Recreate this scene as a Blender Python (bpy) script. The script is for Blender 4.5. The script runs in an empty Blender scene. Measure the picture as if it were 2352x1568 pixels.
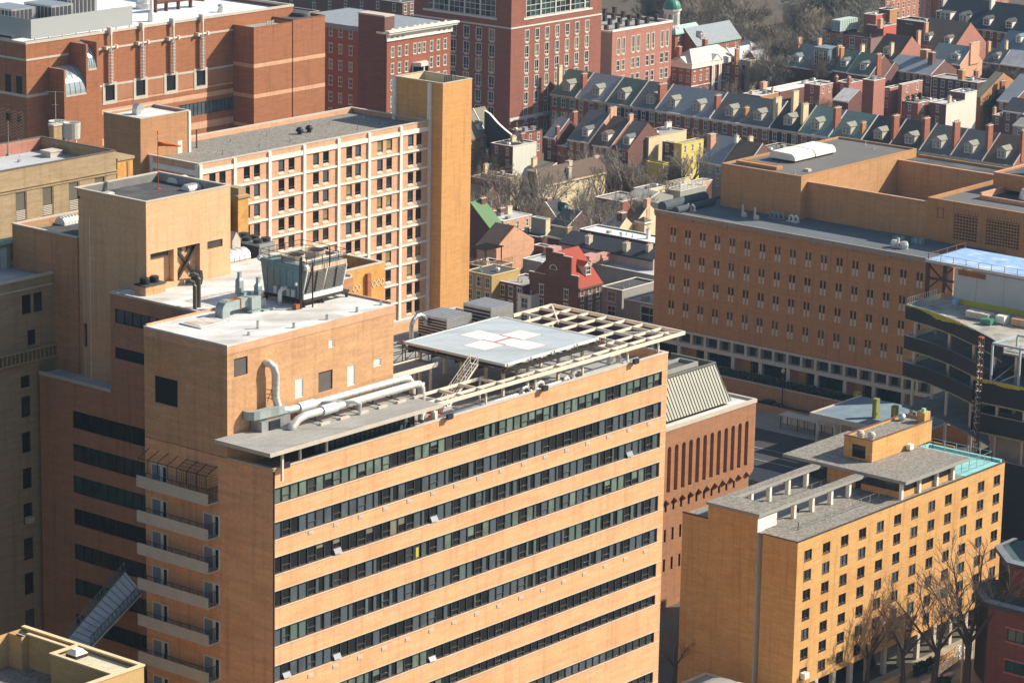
import bpy,math,random
import numpy as np
from mathutils import Matrix,Vector
# ---------------------------------------------------------------- camera, sky, sun, exposure
sc=bpy.context.scene
COL=sc.collection
F_PX,PITCH,ROLL,YAW=7451.08,0.2450083,0.01870606,0.6863033
CAMZ=160.0
def _basis():
    fw=np.array([math.cos(PITCH)*math.cos(YAW),math.cos(PITCH)*math.sin(YAW),-math.sin(PITCH)])
    rt=np.array([math.sin(YAW),-math.cos(YAW),0.0]);up=np.cross(rt,fw)
    c,s=math.cos(ROLL),math.sin(ROLL)
    return c*rt+s*up,-s*rt+c*up,fw
_R,_U,_F=_basis()
cam=bpy.data.cameras.new('camera');cam.sensor_width=36.0;cam.lens=F_PX/2352*36.0
cam.clip_start=1.0;cam.clip_end=6000.0
camo=bpy.data.objects.new('camera',cam);COL.objects.link(camo)
camo.matrix_world=Matrix(((_R[0],_U[0],-_F[0],0),(_R[1],_U[1],-_F[1],0),(_R[2],_U[2],-_F[2],CAMZ),(0,0,0,1)))
sc.camera=camo
SUN_AZ,SUN_EL=math.radians(-37.5),math.radians(34.0)
w=bpy.data.worlds.new('World');sc.world=w;w.use_nodes=True
nt=w.node_tree;sky=nt.nodes.new('ShaderNodeTexSky');sky.sky_type='NISHITA';sky.sun_disc=False
sky.sun_elevation=SUN_EL;sky.sun_rotation=math.radians(90)-SUN_AZ;sky.air_density=1.2;sky.dust_density=1.0
bg=nt.nodes['Background'];nt.links.new(sky.outputs[0],bg.inputs[0]);bg.inputs[1].default_value=0.078
sl=bpy.data.lights.new('sun','SUN');sl.energy=4.6;sl.angle=math.radians(0.5);sl.color=(1.0,0.905,0.755)
so=bpy.data.objects.new('sun',sl);COL.objects.link(so)
sd=Vector((math.cos(SUN_EL)*math.cos(SUN_AZ),math.cos(SUN_EL)*math.sin(SUN_AZ),math.sin(SUN_EL)))
so.rotation_euler=sd.to_track_quat('Z','Y').to_euler();so.location=(300,-100,400)
sc.view_settings.view_transform='Standard';sc.view_settings.look='None';sc.view_settings.gamma=1.0
sc.view_settings.exposure=0.78
sc.cycles.max_bounces=5;sc.cycles.diffuse_bounces=3;sc.cycles.glossy_bounces=3;sc.cycles.transmission_bounces=2
sc.cycles.use_denoising=True
rnd=random.Random(7)
# ---------------------------------------------------------------- survey: measured sight lines -> world metres
# x runs along the sunlit facades, y along the shaded ones, z up; a sight line is cut with the level or wall it belongs to
def g(i,j,x,y):return(784*i+x/3.0,522.6667*j+y/3.0)
def s4(ox,oy,x,y):return((ox+x/4.66667)*0.680556,(oy+y/4.66667)*0.680556)
def _ray(c):return _R*((c[0]-1176)/F_PX)-_U*((c[1]-784)/F_PX)+_F
def onz(c,z):d=_ray(c);t=(z-CAMZ)/d[2];return(t*d[0],t*d[1],z)
def onx(c,x):d=_ray(c);t=x/d[0];return(x,t*d[1],CAMZ+t*d[2])
def ony(c,y):d=_ray(c);t=y/d[1];return(t*d[0],y,CAMZ+t*d[2])
# ---------------------------------------------------------------- materials
MATS={}
def mat(name,col,col2=None,rough=.85,metal=0,scale=(.3,.3,.3),contrast=.5,fine=0,bump=0,spec=.3,kind='noise',bscale=1.0,c3=None,patch=None):
    if name in MATS:return MATS[name]
    m=bpy.data.materials.new(name);m.use_nodes=True;nt=m.node_tree;N=nt.nodes;L=nt.links
    b=N['Principled BSDF'];b.inputs['Roughness'].default_value=rough;b.inputs['Metallic'].default_value=metal
    b.inputs['Specular IOR Level'].default_value=spec
    b.inputs['Base Color'].default_value=(*col,1);m.diffuse_color=(*col,1)
    if col2 is not None:
        tc=N.new('ShaderNodeTexCoord');mp=N.new('ShaderNodeMapping');mp.inputs['Scale'].default_value=scale
        L.new(tc.outputs['Object'],mp.inputs[0])
        if kind=='wave':
            t=N.new('ShaderNodeTexWave');t.wave_type='BANDS';t.bands_direction='X';t.inputs['Scale'].default_value=1;t.inputs['Distortion'].default_value=0
            t.wave_profile='SIN'
            o=t.outputs['Fac']
        elif kind=='voronoi':
            t=N.new('ShaderNodeTexVoronoi');t.inputs['Scale'].default_value=1;o=t.outputs['Color']
            sp=N.new('ShaderNodeSeparateColor');L.new(o,sp.inputs[0]);o=sp.outputs[0]
        else:
            t=N.new('ShaderNodeTexNoise');t.inputs['Scale'].default_value=1;t.inputs['Detail'].default_value=5;t.inputs['Roughness'].default_value=.6
            o=t.outputs['Fac']
        L.new(mp.outputs[0],t.inputs[0])
        r=N.new('ShaderNodeMapRange');r.inputs[1].default_value=.5-contrast/2;r.inputs[2].default_value=.5+contrast/2
        L.new(o,r.inputs[0])
        mx=N.new('ShaderNodeMix');mx.data_type='RGBA';mx.inputs[6].default_value=(*col,1);mx.inputs[7].default_value=(*col2,1)
        L.new(r.outputs[0],mx.inputs[0]);last=mx.outputs[2]
        if c3 is not None: # stains with their own shape
            t3=N.new('ShaderNodeTexNoise');t3.inputs['Scale'].default_value=.16;t3.inputs['Detail'].default_value=7
            mp3=N.new('ShaderNodeMapping');mp3.inputs['Scale'].default_value=(1,1,1.0);L.new(tc.outputs['Object'],mp3.inputs[0]);L.new(mp3.outputs[0],t3.inputs[0])
            r3=N.new('ShaderNodeMapRange');r3.inputs[1].default_value=.52;r3.inputs[2].default_value=.66;L.new(t3.outputs['Fac'],r3.inputs[0])
            m3=N.new('ShaderNodeMix');m3.data_type='RGBA';L.new(r3.outputs[0],m3.inputs[0]);L.new(last,m3.inputs[6]);m3.inputs[7].default_value=(*c3,1);last=m3.outputs[2]
        if fine:
            t2=N.new('ShaderNodeTexNoise');t2.inputs['Scale'].default_value=3.5;t2.inputs['Detail'].default_value=3
            L.new(tc.outputs['Object'],t2.inputs[0])
            h=N.new('ShaderNodeHueSaturation');r2=N.new('ShaderNodeMapRange')
            r2.inputs[1].default_value=.3;r2.inputs[2].default_value=.7;r2.inputs[3].default_value=1-fine;r2.inputs[4].default_value=1+fine
            L.new(t2.outputs['Fac'],r2.inputs[0]);L.new(r2.outputs[0],h.inputs['Value']);L.new(last,h.inputs['Color']);last=h.outputs[0]
        if patch: # re-laid brick patches and rain streaks
            sx=N.new('ShaderNodeSeparateXYZ');L.new(tc.outputs['Object'],sx.inputs[0]);ad=N.new('ShaderNodeMath');L.new(sx.outputs[0],ad.inputs[0]);L.new(sx.outputs[1],ad.inputs[1]);cb_=N.new('ShaderNodeCombineXYZ');L.new(ad.outputs[0],cb_.inputs[0]);L.new(sx.outputs[2],cb_.inputs[1])
            br=N.new('ShaderNodeTexBrick');br.inputs['Scale'].default_value=1;br.inputs['Brick Width'].default_value=patch[0];br.inputs['Row Height'].default_value=patch[1];br.inputs['Mortar Size'].default_value=patch[3]if len(patch)>3 else 0;br.inputs['Mortar'].default_value=(.62,.62,.62,1);br.inputs['Mortar Smooth'].default_value=.3;br.inputs['Color1'].default_value=(1,1,1,1);br.inputs['Color2'].default_value=(patch[2],)*3+(1,);L.new(tc.outputs['Object']if len(patch)>3 else cb_.outputs[0],br.inputs[0])
            ms=N.new('ShaderNodeMapping');ms.inputs['Scale'].default_value=(1.3,.07,1);L.new(cb_.outputs[0],ms.inputs[0]);ms.inputs['Scale'].default_value=(1.3,.07,1)if len(patch)<4 else(.35,.35,.35);st=N.new('ShaderNodeTexNoise');st.inputs['Scale'].default_value=1;st.inputs['Detail'].default_value=4;L.new(ms.outputs[0],st.inputs[0])
            rs=N.new('ShaderNodeMapRange');rs.inputs[1].default_value=.52;rs.inputs[2].default_value=.72;rs.inputs[3].default_value=1;rs.inputs[4].default_value=.80;L.new(st.outputs['Fac'],rs.inputs[0])
            h2=N.new('ShaderNodeMix');h2.data_type='RGBA';h2.blend_type='MULTIPLY';h2.inputs[0].default_value=1;L.new(last,h2.inputs[6]);L.new(br.outputs[0],h2.inputs[7])
            h3=N.new('ShaderNodeMix');h3.data_type='RGBA';h3.blend_type='MULTIPLY';h3.inputs[0].default_value=1;L.new(h2.outputs[2],h3.inputs[6]);L.new(rs.outputs[0],h3.inputs[7]);last=h3.outputs[2]
        L.new(last,b.inputs['Base Color'])
        if bump:
            bp=N.new('ShaderNodeBump');bp.inputs['Strength'].default_value=bump;bp.inputs['Distance'].default_value=.1*bscale
            L.new(o,bp.inputs['Height']);L.new(bp.outputs[0],b.inputs['Normal'])
    MATS[name]=m;return m
def brick(name,c,k=.78,k3=None,st=1.0,fine=.10,patch=(1.3,.35,.90)):
    "brickwork: courses weathered in long flat streaks"
    c2=tuple(v*k for v in c)
    return mat(name,c,c2,.9,scale=(.22*st,.22*st,1.9*st),contrast=.38,fine=fine,c3=k3,patch=patch)
def sheet(name,c,k=.8,sc_=.12,fine=.06,c3=None,rough=.9,patch=None):
    return mat(name,c,tuple(v*k for v in c),rough,scale=(sc_,)*3,contrast=.4,fine=fine,c3=c3,patch=patch)
SEAM=(6.5,1.1,.93,.02)
def glass(name,c,rough=.07,spec=.6):
    return mat(name,c,tuple(v*.55 for v in c),rough,scale=(.35,.35,.35),contrast=.25,spec=spec)
M_TAN=brick('tan_brick',(.62,.355,.185),.80,(.53,.29,.145))
M_TANP=brick('tan_brick_patched',(.82,.43,.225),.86,(.70,.36,.18),st=1.4,patch=(3.1,.48,.86))
M_BROWNTAN=brick('brown_tan_brick',(.47,.245,.12),.84)
M_TERRA=brick('salmon_brick',(.68,.38,.23),.86)
M_GOLD=brick('golden_brick',(.66,.37,.135),.84,(.56,.29,.10))
M_ORANGE=brick('orange_brick',(.66,.34,.12),.88)
M_RED=brick('red_brick',(.38,.15,.068),.78)
M_RED2=brick('crimson_brick',(.32,.12,.08),.78)
M_REDB=brick('bright_red_brick',(.37,.13,.075),.82)
M_DKRED=brick('dark_red_brick',(.20,.095,.075),.75)
M_BROWN=brick('brown_brick',(.48,.235,.10),.88)
M_PINK=brick('pink_brick',(.46,.20,.145),.86)
M_DK=brick('dark_brown_brick',(.13,.07,.06),.8)
M_OLD=brick('old_buff_stone',(.42,.31,.18),.78,(.33,.24,.14))
M_CREAM=mat('cream_stucco',(.70,.58,.36),(.60,.48,.29),.9,scale=(.5,)*3,fine=.05)
M_YEL=mat('yellow_stucco',(.76,.60,.16),(.68,.52,.14),.9,scale=(.5,)*3,fine=.05)
M_WHITEST=mat('white_stucco',(.72,.70,.60),(.60,.58,.50),.9,scale=(1.2,1.2,.1),fine=.04)
M_GREYST=mat('grey_stucco',(.33,.32,.29),(.27,.26,.24),.9,scale=(.6,)*3,fine=.05)
M_CONC=mat('pale_concrete',(.56,.50,.42),(.46,.41,.34),.9,scale=(.6,)*3,fine=.06)
M_WHITE=mat('white_paint',(.80,.77,.70),(.68,.64,.56),.7,scale=(.5,.5,.9),fine=.03)
M_CREAMST=mat('cream_steel',(.72,.66,.56),(.62,.55,.44),.6,scale=(.8,)*3,fine=.03)
M_RWHITE=mat('white_membrane_roof',(.74,.74,.72),(.56,.56,.54),.8,scale=(.10,.55,.3),contrast=.35,fine=.06,c3=(.50,.48,.44),patch=(7,1.6,.94,.018))
M_RGREY=sheet('grey_felt_roof',(.36,.35,.33),.75,.15,.10,patch=SEAM)
M_RDARK=sheet('dark_felt_roof',(.085,.085,.09),.7,.15,.14,(.12,.12,.12),patch=SEAM)
M_RSLV=sheet('silver_coated_roof',(.55,.56,.58),.7,.25,.06,(.40,.41,.43),patch=SEAM)
M_GRAVEL=mat('gravel_roof',(.29,.265,.23),(.16,.145,.125),.95,scale=(3.2,)*3,contrast=1.0,fine=.18,kind='voronoi')
M_SLATE=mat('slate_shingles',(.165,.17,.165),(.115,.12,.12),.8,scale=(.6,.6,5),fine=.12)
M_SLATEG=mat('green_slate_shingles',(.125,.175,.145),(.085,.125,.105),.8,scale=(.6,.6,5),fine=.12)
M_SLATEB=mat('blue_grey_shingles',(.28,.31,.34),(.20,.225,.25),.75,scale=(.6,.6,5),fine=.10)
M_TEAL=mat('teal_shingles',(.19,.29,.255),(.14,.22,.195),.8,scale=(.6,.6,5),fine=.12)
M_BRSH=mat('brown_shingles',(.17,.12,.09),(.11,.08,.065),.85,scale=(.6,.6,5),fine=.14)
M_OLIVE=mat('olive_shingles',(.22,.205,.15),(.16,.15,.11),.85,scale=(.6,.6,5),fine=.12)
M_DKSH=mat('charcoal_shingles',(.05,.055,.065),(.03,.034,.042),.8,scale=(.6,.6,5),fine=.12)
M_REDMT=mat('red_seamed_metal',(.36,.05,.022),(.26,.035,.018),.75,scale=(3.2,0,0),kind='wave',contrast=.1)
M_GRNMT=mat('green_seamed_copper',(.075,.21,.11),(.15,.21,.08),.8,scale=(1.6,1.6,.4),fine=.1)
M_COPPER=mat('pale_green_copper',(.30,.55,.43),(.24,.45,.36),.6,scale=(.6,)*3,fine=.05)
M_DKCOP=mat('green_dome_copper',(.07,.25,.17),(.05,.19,.13),.45,scale=(.9,)*3,fine=.1)
M_METAL=mat('galvanised_steel',(.55,.57,.58),(.40,.42,.44),.38,.75,scale=(1.1,)*3,fine=.06)
M_ALU=mat('aluminium_cladding',(.70,.69,.66),(.58,.57,.54),.42,.45,scale=(1.6,)*3,fine=.05)
M_TEALMT=mat('blue_green_sheet_metal',(.21,.31,.34),(.15,.23,.26),.5,.25,scale=(.9,.9,.5),fine=.08,c3=(.24,.26,.22))
M_GDUCT=mat('weathered_grey_green_duct',(.36,.42,.41),(.26,.31,.31),.5,.2,scale=(.9,)*3,fine=.08)
M_DKMT=mat('dark_painted_steel',(.035,.032,.032),(.06,.045,.038),.6,.2,scale=(1.5,)*3)
M_LOUV=mat('louvre_slats',(.05,.05,.055),(.30,.30,.31),.6,.1,scale=(0,0,7),kind='wave',contrast=.5)
M_RUST=mat('rust',(.36,.13,.045),(.20,.075,.03),.85,scale=(2,)*3)
M_PRIMED=mat('brown_primed_steel',(.10,.045,.035),(.07,.035,.03),.7,scale=(2,)*3)
M_REDIRON=mat('red_oxide_steel',(.36,.10,.05),(.26,.07,.035),.8,scale=(2,)*3)
M_PADBLUE=mat('pale_blue_pad_paint',(.46,.51,.53),(.38,.43,.46),.65,scale=(.35,.35,.35),fine=.04,patch=(3.3,1.7,.96,.012))
M_PADWH=mat('white_pad_paint',(.80,.79,.76),(.70,.69,.66),.7,scale=(1.1,)*3,fine=.04,patch=(2.2,.8,.93,.0))
M_PADRED=mat('red_pad_paint',(.42,.13,.11),(.46,.22,.19),.7,scale=(1.3,)*3)
M_ORNG=mat('orange_plastic',(.85,.16,.03),(.75,.13,.025),.5,scale=(2,)*3)
M_GFR=mat('dark_green_window_frame',(.045,.052,.05),(.035,.04,.04),.5,scale=(1,)*3)
M_WFR=mat('white_window_frame',(.66,.64,.58),(.60,.58,.52),.6,scale=(1,)*3)
M_BRFR=mat('bronze_window_frame',(.07,.055,.045),(.05,.04,.035),.5,scale=(1,)*3)
G_DARK=glass('dark_glass',(.012,.014,.018))
G_DIM=glass('dim_glass',(.045,.05,.052))
G_BLUE=glass('blue_grey_glass',(.10,.12,.14))
G_GREEN=glass('green_glass',(.03,.09,.08))
def pleat(name,c,c2,k=9):
    return mat(name,c,c2,.25,scale=(k,k,0),kind='wave',contrast=1.1,spec=.6)
G_CURT=pleat('blue_grey_curtain_behind_glass',(.11,.14,.16),(.035,.05,.065))
G_CURTG=pleat('green_grey_curtain_behind_glass',(.13,.19,.17),(.06,.10,.09),5)
G_BLND=glass('green_blind_behind_glass',(.17,.23,.19),.2)
G_BLNDW=glass('grey_blind_behind_glass',(.24,.24,.18),.2)
G_BLNDT=glass('buff_blind_behind_glass',(.34,.27,.14),.2)
M_ASPH=sheet('asphalt',(.055,.055,.06),.75,.08,.10)
M_PAVE=mat('pavement_slabs',(.30,.28,.25),(.23,.215,.19),.9,scale=(.7,)*3,fine=.08)
M_EARTH=mat('bare_ground',(.13,.115,.09),(.085,.078,.062),.95,scale=(.05,)*3,fine=.2)
M_GRASS=mat('winter_grass',(.075,.085,.035),(.05,.06,.03),.95,scale=(.3,)*3,fine=.25)
M_BARK=mat('bark',(.24,.195,.155),(.16,.13,.10),.95,scale=(2,)*3)
M_TWIG=mat('twigs',(.30,.25,.20),(.22,.18,.14),.95,scale=(.4,)*3)
M_BARKP=mat('pale_bark',(.36,.33,.28),(.22,.19,.15),.9,scale=(1.2,)*3)
M_LEAF=mat('evergreen_leaf',(.035,.055,.022),(.02,.035,.014),.7,scale=(1.5,)*3,fine=.3)
M_YLW=mat('yellow_sheathing',(.50,.46,.03),(.42,.38,.03),.8,scale=(.8,)*3,fine=.06)
M_BLUEDK=mat('blue_tarpaulin',(.20,.38,.66),(.36,.50,.68),.5,scale=(.5,)*3,contrast=.3,fine=.12,c3=(.55,.62,.68))
M_BLACKW=mat('black_waterproofing',(.016,.017,.022),(.022,.023,.03),.6,scale=(.5,)*3)
M_POOL=mat('turquoise_coating',(.22,.55,.55),(.32,.60,.58),.6,scale=(.35,)*3,contrast=.3,fine=.06,patch=(3,1.5,.92,.015))
# ---------------------------------------------------------------- mesh building
ORG={}
class MB:
    def __init__(s):s.v=[];s.f=[];s.m=[]
    def q(s,*p,m=0):
        n=len(s.v);s.v+=[tuple(float(c)for c in a)for a in p];s.f.append(tuple(range(n,n+len(p))));s.m.append(m)
    def box(s,x0,x1,y0,y1,z0,z1,m=0,mt=None,bot=True):
        if mt is None:mt=m
        a,b,c,d=(x0,y0),(x1,y0),(x1,y1),(x0,y1)
        for p,r in((a,b),(b,c),(c,d),(d,a)):s.q((*p,z0),(*r,z0),(*r,z1),(*p,z1),m=m)
        s.q((*a,z1),(*b,z1),(*c,z1),(*d,z1),m=mt)
        if bot:s.q((*d,z0),(*c,z0),(*b,z0),(*a,z0),m=m)
        return s
    def beam(s,p,r,w,h,m=0):
        p=Vector(p);r=Vector(r);d=(r-p)
        if d.length<1e-4:return s
        d.normalize();up=Vector((0,0,1))
        if abs(d.z)>.95:up=Vector((1,0,0))
        sd_=d.cross(up).normalized()*w/2;u=sd_.cross(d).normalized()*h/2
        c=[(-1,-1),(1,-1),(1,1),(-1,1)]
        A=[p+sd_*i+u*j for i,j in c];B=[r+sd_*i+u*j for i,j in c]
        for k in range(4):s.q(A[k],A[(k+1)%4],B[(k+1)%4],B[k],m=m)
        s.q(*A[::-1],m=m);s.q(*B,m=m);return s
    def prism(s,poly,z0,z1,m=0,mt=None):
        if mt is None:mt=m
        n=len(poly)
        for k in range(n):
            a,b=poly[k],poly[(k+1)%n];s.q((*a,z0),(*b,z0),(*b,z1),(*a,z1),m=m)
        s.q(*[(*a,z1)for a in poly],m=mt);s.q(*[(*a,z0)for a in poly[::-1]],m=m);return s
    def cyl(s,x,y,z0,z1,r,n=12,m=0,r2=None,mt=None):
        if r2 is None:r2=r
        P=[(x+r*math.cos(t),y+r*math.sin(t))for t in[2*math.pi*k/n for k in range(n)]]
        Q=[(x+r2*math.cos(t),y+r2*math.sin(t))for t in[2*math.pi*k/n for k in range(n)]]
        for k in range(n):s.q((*P[k],z0),(*P[(k+1)%n],z0),(*Q[(k+1)%n],z1),(*Q[k],z1),m=m)
        s.q(*[(*a,z1)for a in Q],m=m if mt is None else mt);s.q(*[(*a,z0)for a in P[::-1]],m=m);return s
    def tube(s,pts,r,n=8,m=0,r2=None,cap=True):
        pts=[Vector(p)for p in pts];rings=[];K=len(pts)
        up=Vector((0,0,1))
        for i,p in enumerate(pts):
            d=(pts[min(i+1,K-1)]-pts[max(i-1,0)]).normalized()
            a=d.cross(up)
            if a.length<.05:a=d.cross(Vector((1,0,0)))
            a.normalize()
            if i and a.dot(pa)<0 and abs(a.dot(pa))>.3:a=-a
            pa=a;b=a.cross(d)
            rr=r if r2 is None else r+(r2-r)*i/max(1,K-1)
            rings.append([p+a*rr*math.cos(2*math.pi*k/n)+b*rr*math.sin(2*math.pi*k/n)for k in range(n)])
        base=len(s.v)
        for R_ in rings:s.v+=[tuple(v)for v in R_]
        for i in range(K-1):
            for k in range(n):
                s.f.append((base+i*n+k,base+i*n+(k+1)%n,base+(i+1)*n+(k+1)%n,base+(i+1)*n+k));s.m.append(m)
        if cap:
            s.f.append(tuple(base+k for k in range(n))[::-1]);s.m.append(m)
            s.f.append(tuple(base+(K-1)*n+k for k in range(n)));s.m.append(m)
        return s
    def lathe(s,x,y,prof,n=12,m=0):
        for i in range(len(prof)-1):
            (r0,z0),(r1,z1)=prof[i],prof[i+1]
            for k in range(n):
                t0,t1=2*math.pi*k/n,2*math.pi*(k+1)/n
                s.q((x+r0*math.cos(t0),y+r0*math.sin(t0),z0),(x+r0*math.cos(t1),y+r0*math.sin(t1),z0),(x+r1*math.cos(t1),y+r1*math.sin(t1),z1),(x+r1*math.cos(t0),y+r1*math.sin(t0),z1),m=m)
        return s
    def grid_wall(s,ax,pl,a0,a1,z0,z1,ops=(),dep=.25,m=0,mr=None):
        "wall in plane pl with rectangular openings (a, z, w, h) and their reveals; ax A faces -y, ax B faces -x"
        if mr is None:mr=m
        P=(lambda a,z,d=0:(a,pl+d,z))if ax=='A' else(lambda a,z,d=0:(pl+d,a,z))
        A=sorted({a0,a1}|{round(o[0],4)for o in ops}|{round(o[0]+o[2],4)for o in ops})
        Z=sorted({z0,z1}|{round(o[1],4)for o in ops}|{round(o[1]+o[3],4)for o in ops})
        A=[a for a in A if a0-1e-6<=a<=a1+1e-6];Z=[z for z in Z if z0-1e-6<=z<=z1+1e-6]
        for j in range(len(Z)-1):
            zc=(Z[j]+Z[j+1])/2;row=[o for o in ops if o[1]<zc<o[1]+o[3]];st=None
            for i in range(len(A)-1):
                ac=(A[i]+A[i+1])/2;hole=any(o[0]<ac<o[0]+o[2]for o in row)
                if not hole and st is None:st=A[i]
                if(hole or i==len(A)-2)and st is not None:
                    e=A[i]if hole else A[i+1]
                    s.q(P(st,Z[j]),P(e,Z[j]),P(e,Z[j+1]),P(st,Z[j+1]),m=m);st=None
        for o in ops:
            a,z,w_,h=o[:4];b,t=a+w_,z+h
            s.q(P(a,z),P(b,z),P(b,z,dep),P(a,z,dep),m=mr);s.q(P(a,t),P(b,t),P(b,t,dep),P(a,t,dep),m=mr)
            s.q(P(a,z),P(a,t),P(a,t,dep),P(a,z,dep),m=mr);s.q(P(b,z),P(b,t),P(b,t,dep),P(b,z,dep),m=mr)
        return s
    def build(s,name,mats,parent=None,smooth=False,kind=None,org=None):
        if not isinstance(mats,(list,tuple)):mats=[mats]
        o_=Vector(org)if org is not None else(ORG[parent]if parent is not None else Vector((0,0,0)))
        me=bpy.data.meshes.new(name);me.from_pydata([(a[0]-o_.x,a[1]-o_.y,a[2]-o_.z)for a in s.v],[],s.f)
        for k in mats:me.materials.append(k)
        me.polygons.foreach_set('material_index',s.m)
        if smooth:me.polygons.foreach_set('use_smooth',[True]*len(s.f))
        me.update()
        ob=bpy.data.objects.new(name,me);COL.objects.link(ob);ORG[ob]=o_
        if parent is not None:ob.parent=parent
        elif org is not None:ob.location=org
        if kind:ob['kind']=kind
        return ob
def tag(o,label,cat,group=None,kind=None):
    o['label']=label;o['category']=cat
    if group:o['group']=group
    if kind:o['kind']=kind
    return o
def thing(name,label,cat,loc,group=None):
    o=bpy.data.objects.new(name,None);COL.objects.link(o);o.location=loc;ORG[o]=Vector(loc);o.empty_display_size=.5
    return tag(o,label,cat,group)
def single(name,mb,mats,label,cat,loc,group=None,smooth=False):
    return tag(mb.build(name,mats,None,smooth,org=loc),label,cat,group)
def copy_tree(o,loc=None,rz=None,label=None,group=None,parent=None):
    c=o.copy();COL.objects.link(c);c.parent=parent;ORG[c]=ORG.get(o)
    if loc is not None:c.location=loc
    if rz is not None:c.rotation_euler.z=rz
    if label:c['label']=label
    if group:c['group']=group
    for ch in o.children:copy_tree(ch,parent=c)
    return c
# ---------------------------------------------------------------- windows (a mesh per style and size, shared by its copies)
WM={}
def _mapax(mb,ax):
    if ax=='B':mb.v=[(y,x,z)for x,y,z in mb.v]
    return mb
def winmesh(style,w_,h,ax,var=0):
    key=(style,round(w_,2),round(h,2),ax,var)
    if key in WM:return WM[key]
    mb=MB();d=.25;fr=.07;glassm=G_DARK;frm=M_BRFR
    def F(x0,x1,z0,z1,y0=.1,y1=.2,m=0):mb.box(x0,x1,y0,y1,z0,z1,m=m)
    if style=='sash': # rowhouse sash: painted frame, two sashes, lintel and sill
        frm=M_WFR;glassm=[G_DARK,G_DIM,G_BLUE,G_BLNDW][var%4];t=.13
        F(0,t,0,h,.0,.2);F(w_-t,w_,0,h,.0,.2);F(t,w_-t,h-t,h,.0,.2);F(t,w_-t,0,t,.0,.2);F(t,w_-t,h*.5-.06,h*.5+.06,.04,.2)
        F(w_/2-.03,w_/2+.03,t,h*.5-.06,.1,.2);F(w_/2-.03,w_/2+.03,h*.5+.06,h-t,.1,.2)
        F(-.12,w_+.12,h,h+.22,-.07,.05,2);F(-.10,w_+.10,-.14,0,-.10,.1,2)
    elif style=='tall': # tower window: white frame, transom, small apron
        frm=M_WFR;glassm=[G_DARK,G_DIM,G_BLNDT,G_BLUE][var%4];t=.17
        F(0,t,0,h,-.03,.2);F(w_-t,w_,0,h,-.03,.2);F(t,w_-t,h-t,h,-.03,.2);F(t,w_-t,0,t,-.03,.2)
        F(t,w_-t,h*.28,h*.28+.12,.05,.2);F(w_/2-.05,w_/2+.05,t,h-t,.08,.2)
        F(w_*.15,w_*.85,-.42,-.02,-.08,.02,2);F(-.05,w_+.05,h,h+.12,-.06,.05,2)
    elif style=='grid': # concrete-grid building: bronze frame, awning pane below, sloped sill
        glassm=[G_DARK,G_CURT,G_DIM,G_BLNDT][var%4]
        F(0,fr,0,h);F(w_-fr,w_,0,h);F(fr,w_-fr,h-fr,h);F(fr,w_-fr,0,fr);F(fr,w_-fr,h*.27,h*.27+.1,.06,.2)
        mb.q((0,-.06,-.05),(w_,-.06,-.05),(w_,.12,.32),(0,.12,.32),m=2);mb.q((0,-.06,-.3),(w_,-.06,-.3),(w_,-.06,-.05),(0,-.06,-.05),m=2)
        mb.q((0,-.06,-.3),(0,-.06,-.05),(0,.12,.32),(0,0,-.3),m=2);mb.q((w_,-.06,-.3),(w_,-.06,-.05),(w_,.12,.32),(w_,0,-.3),m=2)
    elif style=='square': # dark square window with thin sill
        glassm=[G_DARK,G_CURT,G_DIM][var%3]
        F(0,fr,0,h);F(w_-fr,w_,0,h);F(fr,w_-fr,h-fr,h);F(fr,w_-fr,0,fr+.06);F(w_*.5-.04,w_*.5+.04,fr,h-fr);F(-.02,w_+.02,-.1,0,-.06,.1,0)
    elif style=='slit': # narrow slot, dark above, pale panel below
        glassm=G_DARK;F(0,w_,0,h*.46,.04,.2,2)
        F(0,.06,h*.46,h);F(w_-.06,w_,h*.46,h)
    elif style=='louvre':
        frm=[M_DKMT,M_WFR,M_ALU][var%3];glassm=M_BLACKW;n=max(4,int(h/.22))
        F(0,.08,0,h,.02,.2);F(w_-.08,w_,0,h,.02,.2);F(.08,w_-.08,h-.08,h,.02,.2);F(.08,w_-.08,0,.08,.02,.2)
        for k in range(n):
            z=.1+(h-.2)*k/n;dz=(h-.2)/n
            mb.q((.08,.04,z),(w_-.08,.04,z),(w_-.08,.18,z+dz*.8),(.08,.18,z+dz*.8),m=0)
    elif style=='ribbon': # office ribbon: mullions every 1.3 m
        glassm=[G_DARK,G_DIM,G_GREEN,G_BLUE][var%4];frm=M_GFR
        n=max(2,int(round(w_/1.3)))
        F(0,w_,h-fr,h);F(0,w_,0,fr)
        for k in range(n+1):x=(w_-.06)*k/n;F(x,x+.06,fr,h-fr)
    elif style=='plain':
        glassm=[G_DARK,G_DIM,G_BLUE][var%3]
        F(0,fr,0,h);F(w_-fr,w_,0,h);F(fr,w_-fr,h-fr,h);F(fr,w_-fr,0,fr)
    mb.q((0,.2,0),(w_,.2,0),(w_,.2,h),(0,.2,h),m=1)
    _mapax(mb,ax)
    me=bpy.data.meshes.new(style+'_window');me.from_pydata(mb.v,[],mb.f)
    for k in(frm,glassm,M_CONC):me.materials.append(k)
    me.polygons.foreach_set('material_index',mb.m);me.update();WM[key]=me
    return me
def window(parent,style,ax,pl,a,z,w_,h,var=None,name='window',label=None):
    if var is None:var=rnd.choice((0,0,1,2,3))
    me=winmesh(style,w_,h,ax,var)
    o=bpy.data.objects.new(name,me);COL.objects.link(o);o.parent=parent;P=ORG[parent]
    p=Vector((a,pl,z)if ax=='A' else(pl,a,z));o.location=p-P;ORG[o]=p
    if label:o['label']=label
    return o
def grid_ops(a_list,z_list,w_,h):return[(a,z,w_,h)for z in z_list for a in a_list]
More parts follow.
